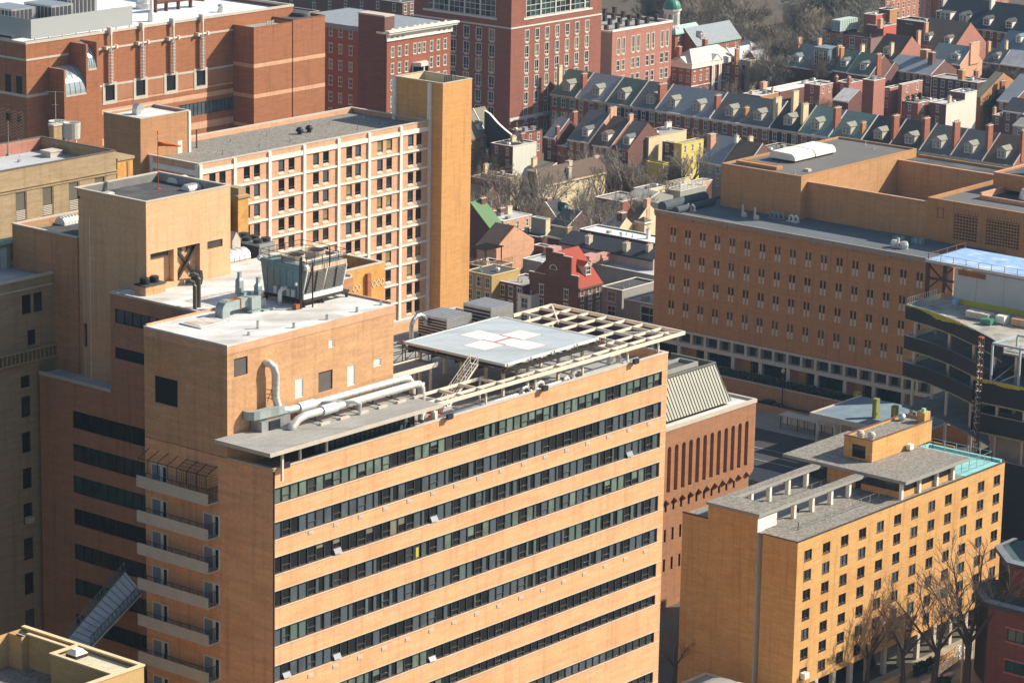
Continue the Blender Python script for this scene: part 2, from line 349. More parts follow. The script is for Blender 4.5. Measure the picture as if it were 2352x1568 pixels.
def fill(parent,style,ax,pl,ops,**k):
    for o in ops:window(parent,style,ax,pl,*o[:4],**k)
def coping(mb,x0,x1,y0,y1,z,t=.35,h=.14,ov=.05,m=0):
    "four pieces butted end to end round a parapet"
    a,b,c,d=x0-ov,x1+ov,y0-ov,y1+ov
    mb.box(a,b,c,y0+t,z,z+h,m=m);mb.box(a,b,y1-t,d,z,z+h,m=m)
    mb.box(a,x0+t,y0+t,y1-t,z,z+h,m=m);mb.box(x1-t,b,y0+t,y1-t,z,z+h,m=m)
def block(root,x0,x1,y0,y1,z0,z1,wm,rm,opsA=(),opsB=(),par=.9,cap=M_CONC,t=.35,dep=.25,names=('wall','roof','coping'),mr=None,bands=(),bandm=None):
    "rectangular volume: walls with openings, sunk roof, parapet and coping; bands = (z, h) string courses set proud"
    zt=z1-.14;mb=MB();zr=z1-par
    mb.grid_wall('A',y0,x0,x1,z0,zt,opsA,dep);mb.grid_wall('B',x0,y0,y1,z0,zt,opsB,dep)
    mb.q((x1,y0,z0),(x1,y1,z0),(x1,y1,zt),(x1,y0,zt));mb.q((x0,y1,z0),(x1,y1,z0),(x1,y1,zt),(x0,y1,zt))
    if par>.15:
        a,b,c,d=x0+t,x1-t,y0+t,y1-t
        for p,r in(((a,c),(b,c)),((b,c),(b,d)),((b,d),(a,d)),((a,d),(a,c))):mb.q((*p,zr),(*r,zr),(*r,zt),(*p,zt))
    ms=[wm]if bandm is None else[wm,bandm]
    for z,h in bands:
        mb.box(x0-.04,x1+.02,y0-.04,y0-.001,z,z+h,m=1,bot=True);mb.box(x0-.04,x0-.001,y0-.001,y1,z,z+h,m=1)
    wo=mb.build(names[0],ms,root)
    r=MB();r.q((x0+t*.5,y0+t*.5,zr),(x1-t*.5,y0+t*.5,zr),(x1-t*.5,y1-t*.5,zr),(x0+t*.5,y1-t*.5,zr));ro=r.build(names[1],rm,root)
    c=MB();coping(c,x0,x1,y0,y1,zt,t);co=c.build(names[2],cap,root)
    return wo,ro,co
# ================================================================ MAIN HOSPITAL TOWER WITH HELIPAD
MX0,MX1,MY0,MYP,MY1,MZ=229.7,296.6,219.3,237.8,252.0,67.0
tower=thing('hospital_building','sandy brick hospital slab with long dark window bands and the helipad on its roof','building',(MX0,MY0,0))
bt=[64.85,61.2,57.45,53.8,49.7,45.7,41.3,37.4,32.7,27.7,23.4];bh=[1.7,1.85,1.85,1.8,1.9,1.75,1.65,1.25,1.3,1.4,1.4]
bops=[(229.95,t-h,65.6,h)for t,h in zip(bt,bh)]
wl=MB();par_t=MZ-.15
wl.grid_wall('A',MY0,MX0,MX1,0,par_t,bops,.34)
lowwin=(221.9,41.2,3.6,2.9)
wl.grid_wall('B',MX0,MY0,MYP,0,par_t,[(220.9,37.6,2.7,2.2)],.3)
wl.q((MX1,MY0,0),(MX1,MY1,0),(MX1,MY1,par_t),(MX1,MY0,par_t));wl.q((MX0,MYP,0),(258,MYP,0),(258,MYP,par_t),(MX0,MYP,par_t))
wl.q((258,MYP,0),(258,MY1,0),(258,MY1,par_t),(258,MYP,par_t));wl.q((258,MY1,0),(MX1,MY1,0),(MX1,MY1,par_t),(258,MY1,par_t))
wl.q((MX0+.4,MY0+.4,65.7),(MX1-.4,MY0+.4,65.7),(MX1-.4,MY0+.4,par_t),(MX0+.4,MY0+.4,par_t));wl.q((MX1-.4,MY0+.4,65.7),(MX1-.4,MY1-.4,65.7),(MX1-.4,MY1-.4,par_t),(MX1-.4,MY0+.4,par_t))
wl.q((MX0+.4,MY0+.4,65.7),(MX0+.4,225.7,65.7),(MX0+.4,225.7,par_t),(MX0+.4,MY0+.4,par_t));wl.q((258.4,MY1-.4,65.7),(MX1-.4,MY1-.4,65.7),(MX1-.4,MY1-.4,par_t),(258.4,MY1-.4,par_t))
# thin brick courses standing proud at every spandrel head and foot
for t,h in zip(bt,bh):
    wl.box(MX0+.05,MX1-.05,MY0-.05,MY0-.001,t+.02,t+.10,m=1);wl.box(MX0+.05,MX1-.05,MY0-.06,MY0-.001,t-h-.12,t-h-.02,m=1)
wl.build('wall',[M_TANP,M_CONC],tower)
bf=MB();bf.box(MX0+.08,MX0+.20,MY0-.14,MY0-.001,0,66.7,m=0);bf.build('corner_downpipe',[M_BRFR],tower)
window(tower,'plain','B',MX0,220.9,37.6,2.7,2.2,0)
rf=MB();rf.q((MX0+.3,MY0+.3,65.7),(MX1-.3,MY0+.3,65.7),(MX1-.3,MYP,65.7),(MX0+.3,MYP,65.7));rf.q((258.3,MYP,65.7),(MX1-.3,MYP,65.7),(MX1-.3,MY1-.3,65.7),(258.3,MY1-.3,65.7));rf.build('roof',[M_RGREY],tower)
cp=MB();z=par_t;cp.box(MX0-.06,MX1+.06,MY0-.06,MY0+.4,z,z+.15);cp.box(MX1-.4,MX1+.06,MY0+.4,MY1-.4,z,z+.15);cp.box(258,MX1+.06,MY1-.4,MY1+.06,z,z+.15);cp.box(MX0-.06,MX0+.4,MY0+.4,225.65,z,z+.15)
cp.build('coping',[M_CONC],tower)
NP=51;PW=65.6/NP
PM=[G_DARK,G_CURT,G_CURTG,G_BLND,G_BLNDW,G_DIM,G_GREEN,G_BLUE]
bandtype=[([3,5,2,3,0,2],3),([1,1,0,7],0),([4,4,0,1,1,1],9),([0,5,1,1,1,3],9),([1,1,1,2],0),([1,7,1,0],0),([3,2,3,0,0,0],9),([3,3,5,0],9),([5,7,5,5],0),([0,5,0],0),([0,5],0)]
for bi,(t,h)in enumerate(zip(bt,bh)):
    z0=t-h;fr=MB();pn=MB();y=MY0+.16
    fr.box(229.95,295.55,y-.05,y+.08,t-.1,t);fr.box(229.95,295.55,y-.05,y+.08,z0,z0+.1)
    sash=[]
    for k in range(NP+1):
        x=229.95+PW*k;fr.box(max(229.95,x-.045),min(295.55,x+.045),y-.04,y+.08,z0+.1,t-.1)
    pool,mode=bandtype[bi];run=0;kind=pool[0]
    for k in range(NP):
        xa,xb=229.95+PW*k,229.95+PW*(k+1);op=(k%3==1)and bi not in(8,)
        if run<=0:
            kind=rnd.choice(pool);run=rnd.choice((1,1,2,2))
            if mode==9:kind=rnd.choice(pool[:3])if k<14+bi else rnd.choice(pool[3:])
        run-=1
        kk=kind
        if op and bi not in(0,)and rnd.random()<.62:kk=0
        if op:
            fr.box(xa+.045,xb-.045,y-.03,y+.06,z0+h*.36,z0+h*.36+.07);fr.box(xa+.045,xa+.1,y-.03,y+.06,z0+.1,z0+h*.36);fr.box(xb-.1,xb-.045,y-.03,y+.06,z0+.1,z0+h*.36)
        yo=y+.075
        if kk in(3,4)and rnd.random()<.3: # blind drawn part of the way
            zc=z0+h*rnd.uniform(.3,.7);pn.q((xa,yo,z0),(xb,yo,z0),(xb,yo,zc),(xa,yo,zc),m=0);pn.q((xa,yo,zc),(xb,yo,zc),(xb,yo,t),(xa,yo,t),m=kk)
        elif kk in(1,2)and rnd.random()<.35: # curtain parted
            xc=xa+PW*rnd.uniform(.3,.7);pn.q((xa,yo,z0),(xc,yo,z0),(xc,yo,t),(xa,yo,t),m=kk);pn.q((xc,yo,z0),(xb,yo,z0),(xb,yo,t),(xc,yo,t),m=0)
        else:pn.q((xa,yo,z0),(xb,yo,z0),(xb,yo,t),(xa,yo,t),m=kk)
        if op and bi in(2,4,6,5)and rnd.random()<.10:sash.append((xa,xb))
    if bi==3:
        pn.q((252.3,y+.07,z0+.2),(252.75,y+.07,z0+.2),(252.75,y+.07,t-.5),(252.3,y+.07,t-.5),m=8)
    f=fr.build('ribbon_window',[M_GFR],tower)
    pn.build('pane',PM+[M_YLW],f)
    for xa,xb in sash:
        sm=MB();zt_=z0+h*.36;sm.q((xa+.1,y-.02,zt_),(xb-.1,y-.02,zt_),(xb-.1,y-.3,z0+.12),(xa+.1,y-.3,z0+.12));sm.q((xb-.1,y-.03,zt_),(xa+.1,y-.03,zt_),(xa+.1,y-.32,z0+.12),(xb-.1,y-.32,z0+.12));sm.build('open_sash',[glass('tilted_sash_glass',(.13,.16,.20),.35)],f)
# brick vent grilles between the bands
for zb,xs in((58.75,range(1,17)),(43.1,range(1,17)),(39.0,())):
    for k in xs:
        x=229.95+PW*3*k+1.2;vb=MB();vb.box(x,x+.75,MY0-.05,MY0-.001,zb,zb+.42)
        for q_ in range(3):vb.box(x+.06,x+.69,MY0-.075,MY0-.051,zb+.06+q_*.12,zb+.12+q_*.12)
        vb.build('vent_grille',[M_CONC],tower)
# penthouse on the same walls
pw=MB();PZ=78.8;PX1=255.3;PY0=225.7
popsA=[(230.7,75.3,2.0,1.9),(239.8,71.2,1.3,2.15),(243.4,71.2,2.2,2.15),(244.95,75.7,.85,.95),(247.9,70.95,1.3,2.3),(252.1,72.3,1.25,.9)]
popsB=[(232.9,70.9,3.4,2.9)]
pw.grid_wall('A',PY0,MX0,PX1,65.7,PZ-.12,popsA,.25);pw.grid_wall('B',MX0-.002,PY0,MYP,66.9,PZ-.12,popsB,.3)
pw.q((PX1,PY0,65.7),(PX1,MYP,65.7),(PX1,MYP,PZ-.12),(PX1,PY0,PZ-.12));pw.q((MX0,MYP,65.7),(PX1,MYP,65.7),(PX1,MYP,PZ-.12),(MX0,MYP,PZ-.12))
pw.box(MX0-.05,PX1+.05,PY0-.05,PY0-.002,PZ-1.0,PZ-.12,m=1);pw.box(MX0-.05,MX0-.003,PY0-.002,MYP,PZ-1.0,PZ-.12,m=1)
pw.build('penthouse_wall',[M_TAN,M_TERRA],tower)
for o,v in zip(popsA,(0,1,0,1,1,1)):window(tower,'louvre','A',PY0,*o,v,'louvre')
window(tower,'plain','B',MX0,*popsB[0],0)
pr=MB();pr.box(MX0-.06,PX1+.06,PY0-.06,MYP,PZ-.12,PZ-.02);pr.box(MX0-.06,MX0+.2,PY0-.06,MYP,PZ-.02,PZ+.06,m=0);pr.box(MX0+.2,PX1,MYP-.25,MYP,PZ-.02,PZ+.2,m=1);pr.box(PX1-.25,PX1,PY0+.2,MYP-.25,PZ-.02,PZ+.2,m=1)
pr.build('penthouse_roof',[M_RWHITE,M_TERRA],tower)
# terrace canopy and the glazed strip under it
ca=MB();ca.box(227.8,254.2,217.8,225.62,69.0,69.3,m=0);ca.box(227.7,254.3,217.7,217.8,68.92,69.34,m=1);ca.box(227.7,227.8,217.8,225.6,68.92,69.34,m=1);ca.build('canopy',[M_RGREY,M_CONC],tower)
gs=MB();gs.box(238.0,253.6,221.2,221.3,65.72,69.0,m=1)
n=20
for k in range(n+1):x=238.0+15.6*k/n;gs.box(x-.04,x+.04,221.1,221.2,65.72,69.0,m=0)
gs.box(238,253.6,221.1,221.199,67.0,67.1,m=0);gs.build('terrace_glazing',[M_GFR,G_CURT],tower)
for x,y in((230.4,218.5),(234.2,219.6),(238.2,219.6)):
    p=MB();p.box(x-.12,x+.12,y+.0,y+.24,65.72,69.0);p.build('canopy_post',[M_CREAMST],tower)
# balconies on the shaded end: concrete front, rail, doors behind
BT=[63.1,59.3,55.7,51.85,47.8,43.65,39.6,35.5]
for i,t in enumerate(BT):
    b=MB();b.box(228.0,228.15,227.0,237.4,t-1.25,t,m=0);b.box(228.15,MX0-.002,227.0,237.4,t-1.25,t-1.1,m=1)
    ba=b.build('balcony',[M_CONC,M_CONC],tower)
    r=MB()
    for y in np.linspace(227.1,237.3,9):r.box(228.02,228.07,y-.02,y+.02,t,t+.45,m=0)
    r.box(228.02,228.07,227.1,237.3,t+.45,t+.5)
    for x in np.linspace(228.2,229.5,7):r.box(x-.02,x+.02,227.03,227.07,t-1.1,t+.45)
    r.box(228.1,MX0-.01,227.03,227.07,t+.45,t+.5)
    if i==0:
        for y in np.linspace(227.2,237.2,8):r.beam((228.1,y,t+.5),(228.1,y,t+1.9),.06,.06);r.beam((228.1,y,t+1.9),(MX0,y,t+2.6),.06,.06)
        r.beam((228.1,227.2,t+1.9),(228.1,237.2,t+1.9),.06,.06)
        for k in range(14):y=227.15+k*.33;r.beam((228.08,y,t),(228.08,y,t+1.9),.025,.025);r.beam((228.1,y,t+1.9),(MX0,y,t+2.6),.025,.025)
        for k in range(7):z=t+.3*k;r.beam((228.08,227.1,z),(228.08,231.6,z),.025,.025);r.beam((228.1,227.08,z),(MX0,227.08,z),.025,.025)
        for f in(.3,.6,.9):r.beam((228.1+1.55*f,227.1,t+1.9+.7*f),(228.1+1.55*f,231.6,t+1.9+.7*f),.03,.03)
    r.build('railing',[M_DKMT],ba)
    for y0_ in(235.0,227.35):
        if y0_<230 and i==0:continue
        d=MB();d.box(MX0-.05,MX0-.003,y0_-.55 if y0_<230 else y0_-.5,y0_+1.9,t-1.1,t+1.15,m=0);d.box(MX0-.08,MX0-.051,y0_+.55,y0_+1.7,t-1.08,t+1.0,m=1)
        d.box(MX0-.08,MX0-.051,y0_-.35,y0_+.05,t-.95,t+1.0,m=2)
        d.build('balcony_door',[M_WFR,sheet('grey_door_paint',(.25,.26,.27)),G_DARK],ba)
# ================================================================ WINGS BEHIND
WY1=263.2
wing=thing('hospital_wing','brown brick wing with dark ribbon windows stepping down in the shade behind the balconies','building',(238,MYP,0))
QZ=78.8;WZ=67.6
rz=[(64.3,62.3),(60.5,58.5),(56.8,54.8),(53.0,51.1),(48.9,47.0),(44.8,42.9),(40.6,38.7),(36.6,34.7)]
wop=[(MYP,b,257.9-MYP,t-b)for t,b in rz]
qop=[(MYP+.3,75.5,12.8,1.6),(MYP+.3,71.5,12.8,1.3)]
m=MB()
m.grid_wall('B',238.0,MYP,251.6,WZ,QZ-.14,qop,.3);m.grid_wall('B',238.0,MYP,WY1,0,WZ-.14,wop,.3)
m.q((238,MYP,WZ-.14),(238,251.6,WZ-.14),(238,251.6,WZ),(238,MYP,WZ))
m.q((238,251.6,WZ-.14),(262,251.6,WZ-.14),(262,251.6,QZ-.14),(238,251.6,QZ-.14));m.q((262,MYP,0),(262,251.6,0),(262,251.6,QZ-.14),(262,MYP,QZ-.14))
m.q((238,WY1,0),(262,WY1,0),(262,WY1,WZ-.14),(238,WY1,WZ-.14))
m.q((255.3,MYP+.01,65),(262,MYP+.01,65),(262,MYP+.01,QZ-.14),(255.3,MYP+.01,QZ-.14))
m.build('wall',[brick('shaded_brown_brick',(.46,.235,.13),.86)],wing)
r=MB();r.box(237.95,262,MYP+.06,251.6,QZ-.14,QZ-.04,m=0);r.box(237.9,238.25,MYP+.3,251.7,QZ-.04,QZ+.12,m=1);r.box(238.25,262,251.35,251.7,QZ-.04,QZ+.12,m=1);r.box(261.7,262,MYP+.06,251.3,QZ-.04,QZ+.25,m=1);r.build('roof',[M_RWHITE,M_CONC],wing)
r=MB();r.box(237.95,262,251.62,WY1,WZ-.14,WZ-.04);r.box(237.9,238.2,251.6,WY1,WZ-.04,WZ+.25,m=1);r.build('lower_roof',[M_RSLV,M_CONC],wing)
for k,o in enumerate(wop):window(wing,'ribbon','B',238.0,*o,k%3,'ribbon_window')
window(wing,'ribbon','B',238.0,*qop[0],3,'ribbon_window');window(wing,'louvre','B',238.0,*qop[1],0,'louvre')
# lift tower with the steel cross
lift=thing('lift_tower','tall plain tan brick tower with a dark steel cross brace above the white roof','building',(240.5,248.5,60))
T0,T1,U0,U1,TZ=240.5,253.5,248.5,258.6,88.9
m=MB();opsT=[(241.1,79.4,3.55,3.6),(245.2,79.3,3.5,3.75),(249.85,82.15,2.4,.85)]
m.grid_wall('A',U0,T0,T1,60,TZ-.12,opsT,.7)
m.grid_wall('B',T0,U0,U1,60,TZ-.12,[(258.0-.001,71.0,.6,2.7)],.3);m.q((T0,U1,60),(T0+.6,U1+1.2,60),(T0+.6,U1+1.2,TZ-.12),(T0,U1,TZ-.12));m.q((T1,U0,60),(T1,U1+1.2,60),(T1,U1+1.2,TZ-.12),(T1,U0,TZ-.12));m.q((T0+.6,U1+1.2,60),(T1,U1+1.2,60),(T1,U1+1.2,TZ-.12),(T0+.6,U1+1.2,TZ-.12))
a,b,c,d=T0+.3,T1-.3,U0+.3,U1-.1
for p,q_ in(((a,c),(b,c)),((b,c),(b,d+1)),((b,d+1),(a+.6,d+1)),((a,d),(a,c))):m.q((*p,TZ-1.0),(*q_,TZ-1.0),(*q_,TZ-.12),(*p,TZ-.12),m=1)
m.build('wall',[brick('smooth_tan_brick',(.68,.41,.23),.90,patch=(2.0,.5,.95)),M_RGREY],lift)
r=MB();r.box(T0+.2,T1-.2,U0+.2,U1+.9,TZ-1.2,TZ-1.0,m=0);r.build('roof',[M_RDARK],lift)
r=MB();coping(r,T0,T1,U0,U1+1.2,TZ-.12,.3,.12);r.build('coping',[M_CONC],lift)
r=MB();r.box(241.1,244.6,U0+.68,U0+.72,79.4,83.0,m=0);r.box(245.2,248.7,U0+.68,U0+.72,79.3,83.05,m=0);r.build('recess_panel',[brick('smooth_tan_brick',(0,0,0))],lift)
r=MB();r.beam((245.3,U0+.3,79.3),(248.6,U0+.3,83.0),.3,.3);r.beam((248.6,U0+.5,79.3),(245.3,U0+.5,83.0),.3,.3);r.build('cross_brace',[M_DKMT],lift)
for x,w_ in((241.1,3.2),(245.3,1.1),(247.2,1.3)):
    r=MB();r.box(x,x+w_,U0+.5,U0+.67,82.3,82.95);r.build('louvre',[M_LOUV],lift)
window(lift,'louvre','A',U0,249.85,82.15,2.4,.85,0,'louvre')
window(lift,'plain','B',T0,256.2,71.0,1.9,2.7,0)
r=MB();r.tube([(T0-.06,257.0+.3,61),(T0-.06,257.3,TZ-3)],.05,5);r.build('lightning_cable',[M_WHITE],lift)
annex=thing('stair_annex','tan brick annex in shade left of the lift tower','building',(240.9,259.8,0))
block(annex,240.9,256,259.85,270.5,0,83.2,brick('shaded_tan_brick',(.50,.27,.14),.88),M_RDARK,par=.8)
# roof gear of the lift tower and annex
def roof_hatch(x,y,z,w_,d,h,label,m_=None,ribs=0):
    t=MB();n_=5
    pr_=[(-.5,0),(-.5,.45),(-.32,.85),(0,1),(.32,.85),(.5,.45),(.5,0)]
    for k in range(6):
        (a0,h0),(a1,h1)=pr_[k],pr_[k+1];t.q((x,y+a0*d,z+h0*h),(x+w_,y+a0*d,z+h0*h),(x+w_,y+a1*d,z+h1*h),(x,y+a1*d,z+h1*h))
    for xx in(x,x+w_):t.q(*[(xx,y+a*d,z+b*h)for a,b in pr_])
    for k in range(ribs):xx=x+w_*(k+.5)/ribs;t.box(xx-.04,xx+.04,y-.5*d-.03,y+.5*d+.03,z,z+.45*h);t.box(xx-.04,xx+.04,y-.3*d,y+.3*d,z+.85*h,z+h+.05)
    return single('roof_ventilator',t,[m_ or M_WHITE],label,'roof ventilator',(x,y,z),'hooded roof ventilators')
zt=TZ-1.0
a=onz(g(0,0,1185,1262),zt);roof_hatch(a[0],a[1],zt,2.1,1.6,.65,'plain white hooded ventilator on the dark roof of the lift tower')
a=onz(g(0,0,1290,1312),zt);roof_hatch(a[0]-.3,a[1],zt,1.9,1.3,.6,'ribbed white hooded ventilator on the dark lift tower roof',ribs=5)
a=onz(g(0,0,720,1348),zt);t=MB();t.box(a[0],a[0]+1.1,a[1]-.5,a[1]+.5,zt,zt+.25);t.box(a[0]+.1,a[0]+1.0,a[1]-.4,a[1]+.4,zt+.25,zt+.35);single('roof_hatch',t,[M_ALU],'low silver hatch at the front left of the lift tower roof','roof hatch',(a[0],a[1],zt))
a=onz(g(0,1,390,-20),82.5);roof_hatch(a[0]+.5,a[1],82.4,2.4,1.6,.9,'ribbed white hood on the shaded annex roof behind the old stone building',ribs=5)
# windsock on its mast
a=onz(g(0,0,1090,1303),zt);mx_,my_=a[0],a[1];top=onx(g(0,0,1088,918),mx_)[2]
ws=thing('windsock','orange windsock blowing right from a thin red mast on the lift tower roof','windsock',(mx_,my_,zt))
t=MB();t.tube([(mx_,my_,zt),(mx_,my_,top)],.06,6,r2=.035);t.cyl(mx_,my_,zt,zt+.08,.3,8);t.build('mast',[mat('red_mast_paint',(.42,.10,.06),(.32,.10,.06),.6)],ws)
zs=onx(g(0,0,1090,993),mx_)[2];dv=Vector((_R[0],_R[1],0)).normalized()
t=MB();t.tube([Vector((mx_,my_,zs))+dv*s_+Vector((0,0,-dz))for s_,dz in((.05,0),(.7,0),(1.2,.05),(1.8,.1),(2.6,.22))],.27,10,r2=.1);t.build('sock',[M_ORNG],ws,smooth=True)
t=MB();t.cyl(mx_,my_,top,top+.22,.09,8,m=1);t.beam((mx_-.25,my_,top-.3),(mx_+.25,my_,top-.3),.05,.05);t.build('beacon',[M_METAL,M_ORNG],ws)
# ================================================================ HELIPAD
hp_=thing('helipad','pale blue helipad deck with a white cross and red letter on a dark steel frame','helipad',(277,228.6,65.7))
HX0,HX1,HY0,HY1,HZ=269.0,285.6,221.3,236.0,70.3
t=MB();t.box(HX0,HX1,HY0,HY1,HZ-.2,HZ);t.build('deck',[M_PADBLUE],hp_)
t=MB()
for a in((HX0-.12,HX1+.12,HY0-.12,HY0),(HX0-.12,HX1+.12,HY1,HY1+.12),(HX0-.12,HX0,HY0,HY1),(HX1,HX1+.12,HY0,HY1)):t.box(*a,HZ-.26,HZ+.06)
t.build('deck_edge',[mat('pale_edge_paint',(.66,.74,.70),(.58,.66,.63),.6)],hp_)
cx_,cy_=277.35,228.55;A_=5.1;B_=1.65
def plus(A,B,z,m=0,mb=None):
    mb.q((cx_-A,cy_-B,z),(cx_+A,cy_-B,z),(cx_+A,cy_+B,z),(cx_-A,cy_+B,z),m=m);mb.q((cx_-B,cy_+B,z),(cx_+B,cy_+B,z),(cx_+B,cy_+A,z),(cx_-B,cy_+A,z),m=m);mb.q((cx_-B,cy_-A,z),(cx_+B,cy_-A,z),(cx_+B,cy_-B,z),(cx_-B,cy_-B,z),m=m)
t=MB();plus(A_+.09,B_+.09,HZ+.004,1,t);plus(A_,B_,HZ+.008,0,t);t.build('painted_cross',[M_PADWH,M_PADRED],hp_)
t=MB();z=HZ+.013
t.q((cx_+1.35,cy_-1.65,z),(cx_+1.7,cy_-1.65,z),(cx_+1.7,cy_+1.75,z),(cx_+1.35,cy_+1.75,z));t.q((cx_-1.7,cy_-1.65,z),(cx_-1.35,cy_-1.65,z),(cx_-1.35,cy_+1.75,z),(cx_-1.7,cy_+1.75,z));t.q((cx_-1.35,cy_-.2,z),(cx_+1.35,cy_-.2,z),(cx_+1.35,cy_+.25,z),(cx_-1.35,cy_+.25,z));t.build('painted_letter',[M_PADRED],hp_)
t=MB()
for x in np.linspace(HX0+.4,HX1-.4,7):t.beam((x,HY0+.1,HZ-.45),(x,HY1-.1,HZ-.45),.16,.4)
for y in np.linspace(HY0+.4,HY1-.4,5):t.beam((HX0+.1,y,HZ-.95),(HX1-.1,y,HZ-.95),.22,.5)
t.build('deck_beams',[M_DKMT],hp_)
for x in(HX0+1.2,274.5,280,HX1-1.2):
    for y in(HY0+1.2,228.6,HY1-1.2):
        t=MB();t.box(x-.15,x+.15,y-.15,y+.15,65.72,HZ-1.2);t.build('column',[M_CREAMST],hp_)
# safety net shelf round the deck: outriggers, rails and mesh strands
def net(p,q_,nrm,n_):
    t=MB();p=Vector(p);q_=Vector(q_);nv=Vector(nrm)
    for k in range(n_+1):
        a=p.lerp(q_,k/n_);t.beam(a-nv*.1,a+nv*1.35+Vector((0,0,.06)),.07,.07)
    for f in(.25,.5,.75,1.0,1.3):t.beam(p+nv*f+Vector((0,0,.05*f)),q_+nv*f+Vector((0,0,.05*f)),.035 if f<1.2 else.08,.035 if f<1.2 else.08)
    m_=int((q_-p).length/.35)
    for k in range(m_):a=p.lerp(q_,k/m_);b=p.lerp(q_,(k+2)/m_);t.beam(a+nv*.1,b+nv*1.3,.025,.025);t.beam(b+nv*.1,a+nv*1.3,.025,.025)
    t.build('safety_net',[M_DKMT],hp_)
zn=HZ-.42
net((HX0,HY0,zn),(HX1,HY0,zn),(0,-1,0),11);net((HX0,HY1,zn),(HX1,HY1,zn),(0,1,0),11);net((HX0,HY0,zn),(HX0,HY1,zn),(-1,0,0),10);net((HX1,HY0,zn),(HX1,HY1,zn),(1,0,0),10)
for x,y in[(HX0+16.6*k/4,HY0-.35)for k in range(5)]+[(HX0+16.6*k/4,HY1+.35)for k in range(5)]+[(HX0-.35,HY0+14.7*k/3)for k in(1,2)]+[(HX1+.35,HY0+14.7*k/3)for k in(1,2)]:
    t=MB();t.cyl(x,y,HZ-.35,HZ-.05,.07,6,m=1);t.cyl(x,y,HZ-.05,HZ+.12,.11,8,m=0,r2=.07);t.build('edge_light',[M_ORNG,M_METAL],hp_)
# west service deck beside the helipad and cable trays
t=MB();t.box(258.6,HX0-1.6,229.8,232.6,69.0,69.2,m=0);t.box(258.6,HX0-1.6,229.7,229.8,68.8,69.35,m=1);t.box(258.6,HX0-1.6,232.6,232.7,68.8,69.35,m=1)
for x in(259.5,263,266.5):
    t.box(x-.12,x+.12,229.9,230.14,65.72,69.0,m=1);t.box(x-.12,x+.12,232.3,232.54,65.72,69,m=1)
single('access_platform',t,[M_DKMT,M_CREAMST],'dark walkway platform on cream legs between penthouse and helipad','platform',(262,231,65.7))
t=MB()
for k in range(14):f=k/13;t.box(268.9-.0,270.1,226.1-f*-0.0+(-3.6*f)+3.2,226.45-3.6*f+3.2,65.9+4.0*f-.0,65.98+4.0*f)
st=thing('roof_stair','cream steel stair with handrails rising from the roof to the helipad','stair',(264,223,65.7))
p0,p1=Vector((262.3,224.6,65.8)),Vector((267.6,224.6,70.0))
t=MB()
for k in range(15):a=p0.lerp(p1,k/14);t.box(a.x-.14,a.x+.14,a.y-.5,a.y+.5,a.z-.03,a.z+.03)
t.build('treads',[M_CREAMST],st)
for dy in(-.55,.55):
    t=MB();t.beam(p0+Vector((0,dy,0)),p1+Vector((0,dy,0)),.08,.25);t.build('stringer',[M_CREAMST],st)
    t=MB();t.beam(p0+Vector((0,dy,1)),p1+Vector((0,dy,1)),.07,.07);t.beam(p0+Vector((0,dy,.5)),p1+Vector((0,dy,.5)),.05,.05)
    for k in range(6):a=p0.lerp(p1,k/5)+Vector((0,dy,0));t.beam(a,a+Vector((0,0,1)),.05,.05)
    t.build('handrail',[M_CREAMST],st)
# ================================================================ TRELLIS
tr=thing('roof_trellis','cream painted steel trellis frame running round the helipad above the parapet','trellis',(278,220,65.7))
TRZ=68.55
def tb(p,q_,w_=.2,h=.34,n_='beam'):t=MB();t.beam((*p,TRZ),(*q_,TRZ),w_,h);t.build(n_,[M_CREAMST],tr)
X0,X1,Y0,Y1=255.8,300.3,219.7,239.8
tb((X0-.6,Y0),(X1,Y0),.22,.4);tb((X0-.6,Y0+1.35),(X1-1.4,Y0+1.35),.18,.3)
xs=np.arange(X0+1.2,X1-1,3.42)
for x in xs:
    yb=223.6 if x<268 else(Y0+1.35 if x<286.5 else Y1)
    tb((x,Y0+.11),(x,yb),.16,.32)
tb((X1,Y0),(X1,Y1),.22,.4);tb((292.9,Y1),(X1,Y1),.22,.4);tb((X0+1.2,223.6),(268,223.6),.18,.32);tb((X0+1.2,226.6),(261.5,226.6),.18,.3)
for y in np.arange(Y0+3.3,Y1-1,2.75):tb((287.9,y),(X1-.1,y),.16,.3)
tb((289.5,Y0+1.35),(289.5,Y1-1),.16,.3);tb((X1-.2,Y0+.2),(293.6,226.5),.16,.28,'brace');tb((X1-.2,Y1-.2),(293.6,233.4),.16,.28,'brace')
for x in(256.3,264.6,273.2,281.7,290.1,298.6):
    t=MB();x_=min(x,296.0)
    t.box(x_-.09,x_+.09,220.2,220.38,65.72,TRZ-.16)
    t.build('post',[M_CREAMST],tr)
for x,y in((289.5,228),(289.5,236),(295.7,228),(295.7,236),(295.7,239.6),(262,223.7),(267.6,223.7)):
    t=MB();t.box(x-.09,x+.09,y-.09,y+.09,65.72,TRZ-.16);t.build('post',[M_CREAMST],tr)
# floodlights hooked over the parapet
for i,(x,lb)in enumerate(((231.2,'black floodlight on the parapet nearest the building corner by the terrace canopy'),(256.8,'black floodlight on the parapet just right of the terrace glazing'),(273.1,'black floodlight on the parapet below the near helipad corner'),(289.8,'black floodlight on the parapet near the right end of the roof'))):
    t=MB();z=67.05;t.box(x-.38,x+.38,218.75,219.05,z-.1,z+.42);t.box(x-.45,x+.45,218.70,218.75,z-.16,z+.48);t.tube([(x,219.05,z+.1),(x,219.6,z+.1),(x,219.6,z)],.05,5);t.box(x+.38,x+.62,218.8,219.0,z,z+.25)
    single('floodlight',t,[M_BLACKW],lb,'floodlight',(x,219,z),'parapet floodlights')
